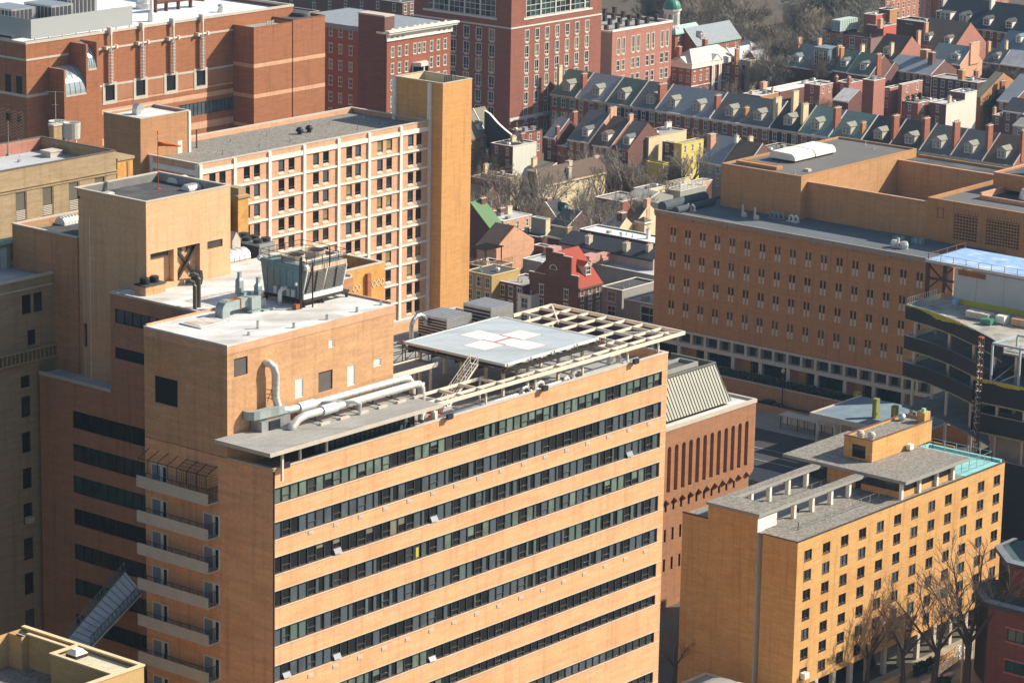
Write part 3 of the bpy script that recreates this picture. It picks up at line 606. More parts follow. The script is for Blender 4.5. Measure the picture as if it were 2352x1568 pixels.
# ducts and cowls on the terrace strip
dd=MB();dd.tube([(254.6,220.9,66.5),(292.8,220.9,66.5)],.32,8);single('roof_duct',dd,[M_METAL],'long grey round duct lying under the trellis behind the front parapet','duct',(273,221,65.7),smooth=True)
def gooseneck(x,y,z,r,h,lb,dirx=1,m_=None):
    pts=[(x,y,z),(x,y,z+h)]+[(x+dirx*(h*.7)*(1-math.cos(a)),y,z+h+h*.7*math.sin(a))for a in np.linspace(.3,math.pi,7)]
    t=MB();t.tube(pts,r,9);t.cyl(x,y,z,z+.15,r*1.4,9);return single('cowl_pipe',t,[m_ or M_ALU],lb,'vent pipe',(x,y,z),'curved roof vent pipes',smooth=False)
gooseneck(272.3,220.6,65.72,.26,.9,'grey gooseneck pipe under the trellis below the near helipad corner',-1,M_METAL)
gooseneck(274.9,220.6,65.72,.3,1.0,'bright silver curved cowl standing just right of a floodlight under the helipad corner',-1)
gooseneck(279.6,220.6,65.72,.24,.7,'smallest silver gooseneck behind the middle of the front parapet',-1)
gooseneck(281.7,220.6,65.72,.3,1.1,'taller silver gooseneck beside a trellis post in the middle of the parapet',-1)
gooseneck(289.4,221.0,65.72,.36,1.3,'largest shiny silver cowl near the right floodlight',-1)
gooseneck(255.9,220.3,65.72,.3,1.5,'white elbow pipe at the end of the terrace glazing',-1,M_WHITE)
# clutter under the trellis
for i,(x,y,a,b,h,m_,lb)in enumerate(((259.5,225.0,1.6,.8,.5,M_ORNG,'orange tarp covered pallet on the roof left of the stair'),(258.7,223.0,1.4,.6,.3,M_ORNG,'low orange board stack behind the terrace canopy end'),(261.2,223.6,1.6,.9,.6,M_ALU,'shiny metal box beneath the trellis by the stair foot'))):
    t=MB();t.box(x,x+a,y,y+b,65.75,65.75+h);t.box(x+.1,x+a-.1,y+.1,y+b-.1,65.75+h,65.8+h);single('roof_material',t,[m_],lb,'roof material',(x,y,65.75))
# HVAC units behind the pad
def hvac(x,y,z,w_,d,h,lb,legs=.5,fan=True):
    r_=thing('air_handler',lb,'air handling unit',(x,y,z),'rooftop air units behind the helipad');t=MB()
    t.box(x,x+w_,y,y+d,z+legs,z+legs+h);t.build('casing',[M_METAL],r_)
    t=MB();n_=6
    for k in range(n_):zz_=z+legs+.15+(h-.3)*k/n_;t.box(x-.05,x-.001,y+.15,y+d-.15,zz_,zz_+(h-.3)/n_*.55)
    t.build('louvre',[M_DKMT],r_)
    t=MB()
    for k in range(7):xx=x+w_*(k+.5)/7;t.box(xx-.06,xx+.06,y,y+d,z+legs+h,z+legs+h+.06)
    t.build('roof_ribs',[M_ALU],r_)
    for xx,yy in((x+.1,y+.1),(x+w_-.3,y+.1),(x+.1,y+d-.3),(x+w_-.3,y+d-.3)):t=MB();t.box(xx,xx+.2,yy,yy+.2,z,z+legs);t.build('leg',[M_DKMT],r_)
    return r_
hvac(285.6,244.0,65.72,4.6,4.6,2.4,'grey finned air handler on the roof left of the helipad by the tan tower')
hvac(296.0-4.4,242.2,65.72,4.2,4.4,3.0,'larger grey air handler with ribbed top behind the helipad and trellis')
gooseneck(282.6,247.0,65.72,.28,1.9,'tall grey gooseneck between penthouse and air handler',1,M_METAL)
t=MB()
for y in(237.9,240.4):
    for k in range(12):x=262+k*2.3;t.beam((x,y,65.7),(x,y,68.6),.08,.08)
    for z in(67.4,68.6):t.beam((262,y,z),(288,y,z),.08,.08)
for k in range(12):x=262+k*2.3;t.beam((x,237.9,68.6),(x,240.4,68.6),.06,.06);t.beam((x,237.9,67.4),(min(x+2.3,288),237.9,68.6),.05,.05)
single('pipe_rack',t,[M_DKMT],'dark steel pipe rack running behind the helipad','pipe rack',(275,239,65.7))
# ---- penthouse roof gear: cooling tower, duct run, pipes
ct=thing('cooling_tower','large blue-green rooftop cooling tower with slanted black louvres and two round fans','cooling tower',(247.2,231.7,78.8))
CX0,CX1,CY0,CY1,CZ0,CZ1=247.3,253.6,231.7,237.3,79.6,83.2;sl_=.55
t=MB()
prof=[(CY0,CZ0),(CY0-sl_,CZ1-.5),(CY0-sl_,CZ1),(CY1+sl_,CZ1),(CY1+sl_,CZ1-.5),(CY1,CZ0)]
for k in range(6):a,b=prof[k],prof[(k+1)%6];t.q((CX0,*a),(CX1,*a),(CX1,*b),(CX0,*b),m=0)
for x in(CX0,CX1):t.q(*[(x,*a)for a in prof],m=0)
for k in range(6):y=CY0+.5+(CY1-CY0-.9)*k/5;t.box(CX0-.06,CX0-.001,y-.03,y+.03,CZ0+.3,CZ1-.7,m=0)
t.build('casing',[M_TEALMT],ct)
for xa in(CX0+.15,(CX0+CX1)/2+.08):
    xb=xa+(CX1-CX0)/2-.22;t=MB();n_=15;zl,zh=CZ0+.75,CZ1-.55
    def yy(z):return CY0-sl_*(z-CZ0)/(CZ1-.5-CZ0)
    for k in range(n_):
        z=zl+(zh-zl)*k/n_;dz=(zh-zl)/n_;t.q((xa,yy(z)-.16,z),(xb,yy(z)-.16,z),(xb,yy(z+dz)-.02,z+dz*.95),(xa,yy(z+dz)-.02,z+dz*.95),m=0)
    t.q((xa,yy(zl)-.015,zl),(xb,yy(zl)-.015,zl),(xb,yy(zh)-.015,zh),(xa,yy(zh)-.015,zh),m=1)
    t.beam(((xa+xb)/2,yy(zl)-.19,zl),((xa+xb)/2,yy(zh)-.19,zh),.07,.07,m=1)
    lo=t.build('louvre_bank',[mat('grey_louvre_blades',(.085,.08,.078),(.05,.05,.05),.6),M_BLACKW],ct)
t=MB()
for x in(CX0+.03,(CX0+CX1)/2,CX1-.03):t.beam((x,CY0-.08,CZ0+.7),(x,CY0-sl_-.1,CZ1-.5),.14,.12)
t.box(CX0,CX1,CY0-sl_-.1,CY0-sl_-.005,CZ1-.5,CZ1,m=1);t.box(CX0,CX1,CY0-.12,CY0-.005,CZ0,CZ0+.62,m=0);t.build('louvre_frame',[M_WHITE,mat('rust_streaked_cream',(.60,.54,.44),(.48,.24,.10),.8,scale=(2.5,.5,.2),contrast=.25)],ct)
for x in(248.8,252.0):
    t=MB();t.lathe(x,234.5,[(1.42,CZ1),(1.3,CZ1+.25),(1.3,CZ1+.75),(1.22,CZ1+.75),(1.22,CZ1+.05)],20,0);t.cyl(x,234.5,CZ1+.0,CZ1+.12,1.21,20,1)
    fs=t.build('fan_stack',[mat('weathered_cream_ring',(.50,.46,.38),(.30,.22,.15),.8,scale=(.9,)*3),M_BLACKW],ct)
    t=MB()
    for k in range(6):a=k*math.pi/3;t.beam((x,234.5,CZ1+.3),(x+1.15*math.cos(a),234.5+1.15*math.sin(a),CZ1+.34),.28,.04)
    t.cyl(x,234.5,CZ1+.15,CZ1+.42,.2,8);t.build('fan_blades',[M_RUST],fs)
t=MB();t.tube([(CX0+.0,CY0-.35,CZ1+.1),(CX0-.15,CY0-.2,CZ1-.05),(CX0-.15,CY1+.3,CZ1-.05),(CX0+.1,CY1+.45,CZ1+.1)],.27,9);t.build('header_pipe',[M_TEALMT],ct)
t=MB();t.tube([(CX0-.2,CY0-.55,CZ1+.0),(CX0+.2,CY0-.5,CZ1+.05)],.3,10);t.tube([(CX0-.2,CY1+.3,CZ1+.05),(CX0-.15,CY1+.7,CZ1+.1)],.3,10);t.build('pipe_end_cap',[M_WHITE],ct)
for y in(CY0+.3,CY1-.2):
    t=MB();t.tube([(CX0+.5,y,CZ1+.35),(CX1+.3,y,CZ1+.35)],.2,8);t.build('distribution_pipe',[M_CONC],ct)
t=MB()
for x in np.linspace(CX0,CX1,6):
    for y in(CY0-sl_,CY1+sl_):t.beam((x,y,CZ1),(x,y,CZ1+1.1),.06,.06)
for y in(CY0-sl_,CY1+sl_):
    for z in(.6,1.1):t.beam((CX0,y,CZ1+z),(CX1,y,CZ1+z),.05,.05)
for x in(CX0,CX1):
    for z in(.6,1.1):t.beam((x,CY0-sl_,CZ1+z),(x,CY1+sl_,CZ1+z),.05,.05)
t.build('guard_rail',[M_DKMT],ct)
t=MB()
t.box(CX0-.1,CX1+.9,CY0-.25,CY0+.05,CZ0-.28,CZ0-.02);t.box(CX0-.1,CX1+.9,CY1-.3,CY1,CZ0-.28,CZ0-.02);t.box(CX0-.1,CX0+.15,CY0+.05,CY1-.3,CZ0-.26,CZ0-.04);t.box(CX1+.6,CX1+.85,CY0+.05,CY1-.3,CZ0-.26,CZ0-.04)
for x in(CX0+.1,250.4,CX1+.6):
    for y in(CY0-.1,CY1-.15):t.box(x-.12,x+.12,y-.12,y+.12,78.78,CZ0-.28)
t.box(CX0+.4,CX0+3.8,CY0+.3,CY0+.9,78.78,CZ0-.28);t.build('steel_base',[M_DKMT],ct)
t=MB()
for dx in(-.75,-.5):t.tube([(CX0+dx,CY0-.35,78.78),(CX0+dx,CY0-.35,CZ1+1.2)],.09,6)
t.tube([(CX0+.8,CY0-.75,78.78),(CX0+.8,CY0-.75,CZ1+.4)],.09,6);t.tube([(CX0+3.2,CY0-1.0,CZ1-.3),(CX0+3.2,CY0-1.0,CZ1+2.0)],.07,6);t.build('riser_pipe',[M_DKMT],ct)
t=MB();t.tube([(CX0-.05,234.0,80.6),(CX0-.7,234.0,80.6),(CX0-1.05,234.0,80.3),(CX0-1.1,234.0,79.2)],.24,9,m=0);t.tube([(CX0-1.1,234,79.3),(CX0-1.1,234,78.8)],.25,9,m=1);t.build('outlet_pipe',[M_WHITE,M_METAL],ct)
for y in(232.6,233.3,235.2):t=MB();t.box(CX0-.35,CX0-.001,y,y+.45,79.8,80.6);t.build('control_box',[M_ALU],ct)
dr=thing('duct_run','weathered green-grey sheet metal duct with two slender stacks on the white penthouse roof','duct',(240,234,78.8))
z=78.78
t=MB()
pts=[(-0.0,0),(.0,1.0),(.12,1.35),(.35,1.6),(.7,1.75)]
for(a0,h0),(a1,h1)in zip(pts[:-1],pts[1:]):t.q((237.6+a0*1.3,234.1,z+h0),(237.6+a0*1.3,235.2,z+h0),(237.6+a1*1.3,235.2,z+h1),(237.6+a1*1.3,234.1,z+h1))
for y in(234.1,235.2):t.q(*[(237.6+a*1.3,y,z+h)for a,h in pts],(239.2,y,z+1.75),(239.2,y,z+.7),(238.7,y,z+.6),(238.7,y,z))
t.q((238.7,234.1,z),(238.7,235.2,z),(238.7,235.2,z+.6),(238.7,234.1,z+.6));t.box(238.5,239.25,234.1,235.2,z+1.70,z+1.76);t.build('elbow',[M_GDUCT],dr)
t=MB();t.box(239.2,240.3,234.15,235.15,z+.65,z+1.7,m=0,mt=1);t.box(240.3,240.45,234.1,235.2,z+.6,z+1.75,m=1);t.box(240.45,241.6,234.15,235.15,z+.7,z+1.65,m=0);t.build('rusty_section',[M_GDUCT,M_RUST],dr)
t=MB();t.box(241.6,243.0,233.7,235.9,z+.35,z+1.7);t.box(241.4,243.2,233.8,234.2,z,z+.35);t.box(241.9,242.9,235.1,235.7,z+1.7,z+1.95);t.build('plenum',[M_GDUCT],dr)
def stack(x,y,zb,h,b=.42):
    t=MB()
    P=lambda q_,z:[(x-q_,y-q_,z),(x+q_,y-q_,z),(x+q_,y+q_,z),(x-q_,y+q_,z)]
    lv=[(b,zb),(b*.95,zb+h*.62),(b*.55,zb+h*.75),(b*.5,zb+h*.9),(b*.6,zb+h)]
    for(a,za),(c,zc)in zip(lv[:-1],lv[1:]):
        A,B=P(a,za),P(c,zc)
        for k in range(4):t.q(A[k],A[(k+1)%4],B[(k+1)%4],B[k])
    t.q(*P(b*.6,zb+h));t.build('stack',[M_GDUCT],dr)
stack(242.3,236.2,z+1.6,2.4,.33);stack(243.5,234.6,z+1.0,2.5,.33)
t=MB();t.box(243.0,244.1,234.0,235.2,z+.3,z+1.2);t.box(241.5,244.8,233.6,233.9,z,z+.25);t.box(243.0,244.8,233.3,233.55,z,z+.2);t.build('fan_box',[M_GDUCT],dr)
sk=MB();a=(232.9,232.6);sk.box(a[0],a[0]+4.2,a[1],a[1]+3.2,z,z+.16,m=0);sk.box(a[0]+.3,a[0]+3.9,a[1]+.3,a[1]+2.9,z+.16,z+.2,m=1)
single('roof_curb',sk,[M_RWHITE,mat('stained_curb_cover',(.62,.60,.56),(.40,.30,.22),.8,scale=(.8,.4,1),contrast=.3)],'low stained square curb on the white penthouse roof','roof curb',(a[0],a[1],z))
n_=0
for x,y,h,lb in((240.0,226.1,.5,'leftmost of the short pipe stubs along the front edge of the penthouse roof'),(245.1,226.1,.5,'short pipe stub on the front penthouse roof edge, second from the left'),(249.8,226.1,.5,'short pipe stub on the front penthouse roof edge below the cooling tower'),(254.0,226.4,.45,'short pipe stub on the front penthouse roof edge, furthest right'),(234.5,227.3,.3,'tiny pipe stub near the left front corner of the penthouse roof'),(237.2,228.6,.8,'tallest grey pipe stub just right of the stained curb')):
    t=MB();t.tube([(x,y,z),(x,y,z+h)],.14,8);t.cyl(x,y,z,z+.06,.22,8);t.cyl(x,y,z+h,z+h+.04,.16,8);single('vent_stub',t,[M_METAL],lb,'vent pipe',(x,y,z),'vent stubs on the penthouse roof')
t=MB();t.tube([(246.2,231.6,z),(246.2,231.6,z+2.6)],.06,6,m=0);t.tube([(246.6,231.4,z),(246.6,231.4,z+1.0)],.14,8,m=0);t.cyl(246.2,231.6,z+2.6,z+2.9,.14,8,m=1);t.box(245.9,246.5,231.3,231.9,z,z+.6,m=2);single('standpipe',t,[M_DKMT,M_WHITE,M_RUST],'thin black standpipe with a white cap and rusty foot left of the cooling tower','standpipe',(246.2,231.6,z))
# mushroom vents and black stacks on the wing roof
zq=QZ-.04
a=onz(g(0,1,1150,440),zq);t=MB();bx=a[0]-.2;by=a[1];t.box(bx-3.0,bx,by,by+1.7,zq,zq+1.0,m=0);t.box(bx-3.1,bx+.1,by-.1,by+1.8,zq+1.0,zq+1.12,m=1);vb=single('brick_curb',t,[M_TAN,M_RDARK],'tan brick box carrying two black fans at the foot of the lift tower','roof curb',(bx,by,zq))
for k,dx in enumerate((-2.3,-.9)):
    t=MB();t.lathe(bx+dx,by+.85,[(.55,zq+1.12),(.55,zq+1.75),(.5,zq+1.8)],12);t.cyl(bx+dx,by+.85,zq+1.7,zq+1.8,.5,12);single('exhaust_fan',t,[M_BLACKW],('left' if k==0 else 'right')+' one of two squat black fans on the tan brick box','exhaust fan',(bx+dx,by+.85,zq+1.12),'black roof fans')
a=onz(g(0,1,1380,395),zq);t=MB();t.lathe(a[0],a[1]+.5,[(.55,zq),(.7,zq+.7),(.62,zq+1.5),(.5,zq+1.55)],14);t.cyl(a[0],a[1]+.5,zq+1.45,zq+1.55,.5,14);single('exhaust_fan',t,[M_BLACKW],'tall black drum fan beside the bent stacks','exhaust fan',(a[0],a[1]+.5,zq),'black roof fans')
a=onz(g(0,1,1265,375),zq);t=MB();t.lathe(a[0],a[1]+.4,[(.5,zq),(.5,zq+.3),(.75,zq+.4),(.6,zq+.65),(.1,zq+.75)],14);single('exhaust_fan',t,[M_BLACKW],'low black mushroom fan at the foot of the steel cross','exhaust fan',(a[0],a[1]+.4,zq),'black roof fans')
for px,hh,lb in(((1350,572),3.1,'shorter of two bent grey stacks rising behind the penthouse roof edge'),((1378,560),3.7,'taller of two bent grey stacks rising behind the penthouse roof edge')):
    a=onz(g(0,1,*px),78.6);x,y=a[0],a[1]+.15;zb=74.5;ztp=78.6+hh
    L_=Vector((-_R[0],-_R[1],0)).normalized()
    c_=Vector((x,y,ztp));pts=[Vector((x,y,78.4)),c_-Vector((0,0,.4)),c_+L_*.15+Vector((0,0,-.05)),c_+L_*.5+Vector((0,0,.1)),c_+L_*1.05+Vector((0,0,-.05))]
    t=MB();t.tube(pts,.22,9,m=0,cap=False);t.tube([pts[-1]-L_*.05,pts[-1]+L_*.05],.24,9,m=1);single('bent_stack',t,[mat('oxidised_dark_steel',(.16,.155,.13),(.10,.09,.075),.5,.4,scale=(1.5,)*3),M_WHITE],lb,'vent pipe',(x,y,78.4),'bent stacks',smooth=False)
# big silver pipes over the terrace canopy
sp=thing('steam_pipes','pair of big silver pipes on the terrace canopy, one rising into the wall','pipe',(240,223.5,69.3))
t=MB();z1_=70.6
pts=[(235.2,225.9,75.9),(235.35,225.2,76.0),(235.7,224.85,75.6),(235.9,224.8,74.8),(235.9,224.8,72.4),(236.1,224.7,71.4),(236.7,224.6,70.85),(237.6,224.55,70.65),(240,224.5,z1_),(255.6,224.5,z1_),(256.3,224.4,z1_-.1),(256.7,224.3,z1_-.6),(256.8,224.3,69.0),(256.8,224.3,67)]
t.tube(pts,.42,14);t.build('rising_pipe',[M_ALU],sp,smooth=True)
t=MB()
for x in np.arange(241.5,255.5,1.1):t.tube([(x,224.5,z1_),(x+.05,224.5,z1_)],.435,14)
for zz_ in np.arange(72.6,75,.55):t.tube([(235.9,224.8,zz_),(235.9,224.8,zz_+.04)],.435,14)
t.build('rising_pipe_bands',[M_METAL],sp)
t=MB();pts=[(235.6,222.6,69.25),(236.2,222.6,69.5),(236.9,222.5,70.2),(238,222.5,70.4),(255.2,222.5,70.4),(255.9,222.5,70.3),(256.3,222.5,69.8),(256.4,222.5,68.6),(256.4,222.5,66)]
t.tube(pts,.42,14);t.build('front_pipe',[M_ALU],sp,smooth=True)
t=MB();t.tube([(239.0,224.5,z1_),(241.4,224.5,z1_)],.56,16);t.tube([(240.4,222.5,70.4),(242.6,222.5,70.4)],.56,16);t.build('pipe_collar',[mat('pale_green_jacket',(.52,.60,.58),(.46,.53,.52),.5,scale=(1,)*3)],sp,smooth=False)
t=MB();t.tube([(242.3,224.0,70.7),(244.6,221.6,70.7),(245.0,221.2,70.5),(245.0,221.2,69.3)],.2,9);t.build('branch_pipe',[M_ALU],sp)
for k,x in enumerate((239.5,242.5,245.5,248.5,251.5,254.2)):
    t=MB();t.box(x-.5,x+.9,221.2,221.5,69.302,69.55,m=0);t.box(x-.5,x+.9,224.9,225.2,69.302,69.55,m=0)
    t.beam((x,222.5,69.5),(x,222.5,70.05),.08,.08,m=1);t.beam((x,224.5,69.5),(x,224.5,70.2),.08,.08,m=1);t.beam((x,221.5,69.6),(x,225.0,69.6),.1,.1,m=1);t.beam((x-.4,222.5,69.55),(x,222.5,70.0),.05,.05,m=1);t.beam((x+.4,224.5,69.55),(x,224.5,70.0),.05,.05,m=1)
    t.build('pipe_support',[M_CONC,M_DKMT],sp)
t=MB()
arc=[(231.9+.0,225.66),(231.9,224.9),(232.3,224.4),(233.0,224.2),(234.6,224.2),(235.6,224.0),(236.6,224.1)]
for k in range(len(arc)-1):
    (a,b),(c,d)=arc[k],arc[k+1]
    for za,zb in((70.6,70.6),(71.5,71.5)):t.q((a,b,za),(c,d,za),(c,d+.7,za),(a,b+.7,za))
    t.q((a,b,70.6),(c,d,70.6),(c,d,71.5),(a,b,71.5));t.q((a,b+.7,70.6),(c,d+.7,70.6),(c,d+.7,71.5),(a,b+.7,71.5))
single('rectangular_duct',t,[M_GDUCT],'pale blue-grey square duct curving out of the penthouse wall beside the silver pipe','duct',(232,224.5,69.3))
t=MB();t.box(232.9,237.2,223.9,225.5,69.302,70.4,m=0);t.box(234.0,235.6,223.8,223.89,69.32,70.3,m=1);single('pipe_housing',t,[M_METAL,M_BLACKW],'dark opened housing under the big silver pipes on the canopy','housing',(233,224,69.3))
t=MB()
for dz in(0,.45,.9):t.beam((235.5,225.66,72.2+dz),(235.5,224.9,72.2+dz),.06,.06)
t.beam((235.5,224.95,72.1),(235.5,224.95,73.3),.06,.06);t.beam((235.5,225.6,71.8),(235.5,224.95,73.2),.05,.05);single('pipe_bracket',t,[M_RUST],'small rusty bracket bracing the rising pipe against the wall','bracket',(235.5,225.6,72.2))
# ================================================================ GRID-FACED BUILDING (white frame, paired windows)
GX0,GX1,GY0,GY1,GZ=401.7,464.2,401.6,422.0,50.0
gb=thing('grid_block','long tan brick block with a white concrete grid of paired windows and gravel roof','building',(GX0,GY0,0))
piers=[GX0+.3,410.7,419.7,428.9,438.2,446.7,455.7,GX1-.3]
zt_=[47.8-3.63*k for k in range(12)]
ops=[]
for i in range(7):
    a=piers[i];b=piers[i+1];w_=b-a
    for f in(.27,.56):ops+=[(a+w_*f,z-2.5,1.6,2.5)for z in zt_]
m=MB();m.grid_wall('A',GY0,GX0,GX1,0,GZ-.15,ops,.25);m.grid_wall('B',GX0,GY0,GY1-8.5,0,GZ-.15)
m.q((GX1,GY0,0),(GX1,GY1,0),(GX1,GY1,GZ-.15),(GX1,GY0,GZ-.15));m.q((GX0,GY1,0),(GX1,GY1,0),(GX1,GY1,GZ-.15),(GX0,GY1,GZ-.15));m.q((GX0,GY1-8.5,0),(GX0,GY1,0),(GX0,GY1,GZ-.15),(GX0,GY1-8.5,GZ-.15))
for p,q_ in(((GX0+.5,GY0+.5),(GX1,GY0+.5)),((GX0+.5,GY1-.5),(GX1,GY1-.5)),((GX0+.5,GY0+.5),(GX0+.5,GY1-.5))):m.q((*p,GZ-1),(*q_,GZ-1),(*q_,GZ-.15),(*p,GZ-.15))
m.build('wall',[M_TERRA],gb)
r=MB();r.q((GX0+.3,GY0+.3,GZ-1),(GX1,GY0+.3,GZ-1),(GX1,GY1-.3,GZ-1),(GX0+.3,GY1-.3,GZ-1));r.build('roof',[M_GRAVEL],gb)
r=MB();coping(r,GX0,GX1,GY0,GY1,GZ-.15,.5,.18,.08);r.build('coping',[M_CONC],gb)
fr=MB();y=GY0
for p in piers:fr.box(p-.36,p+.36,y-.32,y-.001,0,GZ-.2)
for i in range(7):
    a,b=piers[i]+.36,piers[i+1]-.36
    fr.box(a,b,y-.26,y-.001,GZ-2.0,GZ-1.15)
    for z in zt_:fr.box(a,b,y-.24,y-.001,z-3.35,z-3.0)
    for p in(piers[i]+.36,):fr.box(p,p+.1,y-.2,y-.001,GZ-1.15,GZ-.3)
fr.box(GX0-.28,GX0-.001,GY0,GY0+.7,0,GZ-.2);fr.box(GX0-.28,GX0-.001,GY0+.7,GY1-9,GZ-2.2,GZ-1.25);fr.box(GX0-.28,GX0-.001,GY1-9,GY1-8.3,0,GZ-.2);fr.box(GX0-.28,GX0-.001,GY0+.7,GY1-9,GZ-5.4,GZ-5.0)
fr.build('concrete_frame',[M_WHITE],gb)
ops.sort(key=lambda o:(-o[1],-o[0]));
for o in ops[:100]:window(gb,'grid','A',GY0,*o)
rest=MB()
rm=[]
for o in ops[100:]:
    b0=len(rest.v);rest.box(o[0],o[0]+o[2],GY0+.15,GY0+.2,o[1],o[1]+o[3],m=1);rest.box(o[0],o[0]+o[2],GY0+.08,GY0+.149,o[1]+.65,o[1]+.75,m=0)
    rest.q((o[0],GY0-.06,o[1]-.05),(o[0]+o[2],GY0-.06,o[1]-.05),(o[0]+o[2],GY0+.12,o[1]+.32),(o[0],GY0+.12,o[1]+.32),m=2);rest.q((o[0],GY0-.06,o[1]-.3),(o[0]+o[2],GY0-.06,o[1]-.3),(o[0]+o[2],GY0-.06,o[1]-.05),(o[0],GY0-.06,o[1]-.05),m=2)
rest.build('lower_windows',[M_BRFR,G_DARK,M_CONC],gb,kind='stuff')
# its lift tower at the right end
gt=thing('lift_shaft_tower','tall windowless tan shaft with white corner piers at the end of the white grid block','building',(464.4,398.6,0))
X0,X1,Y0,Y1,Z_=464.4,473.0,398.6,410.9,57.4
m=MB();m.box(X0,X1,Y0,Y1-.0,0,Z_-.15,bot=False);
m2=MB()
for p,q_ in(((X0+.35,Y0+.35),(X1-.35,Y0+.35)),((X1-.35,Y0+.35),(X1-.35,Y1-.35)),((X1-.35,Y1-.35),(X0+.35,Y1-.35)),((X0+.35,Y1-.35),(X0+.35,Y0+.35))):m2.q((*p,Z_-2.0),(*q_,Z_-2.0),(*q_,Z_-.1),(*p,Z_-.1),m=1)
m=MB()
for p,q_ in(((X0,Y0),(X1,Y0)),((X1,Y0),(X1,Y1)),((X1,Y1),(X0,Y1)),((X0,Y1),(X0,Y0))):m.q((*p,0),(*q_,0),(*q_,Z_-.15),(*p,Z_-.15))
m.v+=[];m.build('wall',[M_ORANGE],gt);m2.build('parapet_lining',[M_ORANGE,M_CREAM],gt)
r=MB();r.q((X0+.3,Y0+.3,Z_-1.9),(X1-.3,Y0+.3,Z_-1.9),(X1-.3,Y1-.3,Z_-1.9),(X0+.3,Y1-.3,Z_-1.9));r.build('roof',[M_RDARK],gt)
r=MB();coping(r,X0,X1,Y0,Y1,Z_-.15,.35,.18);r.build('coping',[M_CONC],gt)
r=MB();r.box(X0-.5,X0-.002,GY0-.3,GY0+.5,0,Z_-.3);r.build('corner_pier',[M_WHITE],gt);r=MB();r.box(X0-.5,X0-.002,Y1-.6,Y1+.2,GZ-1,Z_-.3);r.build('corner_pier',[M_WHITE],gt)
t=MB()
for k in range(5):t.tube([(X0+4+k*.5,Y0+3,Z_-1.9),(X0+4+k*.5,Y0+3,Z_+.5),(X0+4.2+k*.5,Y0+3,Z_+.7)],.09,6)
t.tube([(X0+6,Y0+2,Z_-1.8),(X0+6,Y0+2,Z_+2.5)],.05,5);single('antenna_cluster',t,[M_DKMT],'dark antennas and bent pipes in the well atop the lift shaft','antenna',(X0+5,Y0+3,Z_-1.9))
pb=thing('roof_stair_house','tan brick stair house with a silver hood behind the left end of the grid block','building',(399.9,414.4,0))
Bx0,Bx1,By0,By1,Bz=399.9,412.4,414.4,423.9,56.75
block(pb,Bx0,Bx1,By0,By1,0,Bz,M_BROWNTAN,M_RWHITE,par=.6,opsA=[(409.2,49.4,1.1,2.0)],cap=M_CONC)
m=MB();m.box(Bx1-.5,Bx1+.05,By0-.15,By0-.002,GZ-1,Bz-.2);m.build('corner_pier',[M_WHITE],pb)
window(pb,'louvre','A',By0,409.2-1.6,52.6,.9,1.9,1,'louvre');m=MB();m.box(409.2,410.3,By0-.03,By0+.1,49.1,51.4);m.build('door',[M_WHITE],pb)
m=MB()
a=onz(g(0,0,950,800),Bz-.6);x_,y_=a[0]+.3,a[1]+.6
arc=[(0,0),(.0,1.1),(.25,1.7),(.8,2.0),(1.5,1.8),(2.1,1.0),(1.5,.7),(1.2,.9),(1.0,0)]
for k in range(len(arc)):(p,h0),(q_,h1)=arc[k],arc[(k+1)%len(arc)];m.q((x_+p,y_,Bz-.6+h0),(x_+q_,y_,Bz-.6+h1),(x_+q_,y_+1.2,Bz-.6+h1),(x_+p,y_+1.2,Bz-.6+h0))
m.q(*[(x_+p,y_,Bz-.6+h)for p,h in arc]);m.q(*[(x_+p,y_+1.2,Bz-.6+h)for p,h in arc]);single('hood_duct',m,[M_METAL],'bright curved silver hood on the white stair house roof','vent hood',(x_,y_,Bz-.6))
for i,(px,lb)in enumerate((((2065,925),'left of two black mushroom vents on the gravel roof of the grid block'),((2130,912),'right of two black mushroom vents on the gravel roof of the grid block'))):
    a=onz(g(0,0,*px),GZ-1);t=MB();t.lathe(a[0],a[1],[(.45,GZ-1),(.45,GZ-.5),(.75,GZ-.45),(.7,GZ-.1),(.45,GZ+.25),(.1,GZ+.4)],12);single('mushroom_vent',t,[M_BLACKW],lb,'roof vent',(a[0],a[1],GZ-1),'mushroom vents on the gravel roof')
for i,(i_,j_,x_,y_,h)in enumerate(((0,0,1355,1018,3.4),(0,0,1590,975,.6),(0,0,1840,940,.7),(0,0,1535,1065,.9),(0,0,1788,1010,.6),(0,0,2000,978,.8),(0,0,2270,858,.7),(1,0,112,895,.8),(1,0,155,815,.6))):
    a=onz(g(i_,j_,x_,y_),GZ-1);t=MB();t.tube([(a[0],a[1],GZ-1),(a[0],a[1],GZ-1+h)],.12,6);t.cyl(a[0],a[1],GZ-1,GZ-.93,.3,8);single('vent_stub',t,[M_DKMT if i==0 else M_METAL],'tall thin black pipe at the left end of the gravel roof' if i==0 else('x','short vent stub nearest the tall black pipe on the gravel roof','vent stub in the middle of the gravel roof','vent stub close to the front left parapet of the gravel roof','second vent stub along the front parapet of the gravel roof','vent stub just before the two black mushroom vents','vent stub behind the mushroom vents on the gravel roof','vent stub by the front parapet near the lift shaft','vent stub at the foot of the lift shaft tower')[i],'vent pipe',(a[0],a[1],GZ-1),'vent stubs on the gravel roof')
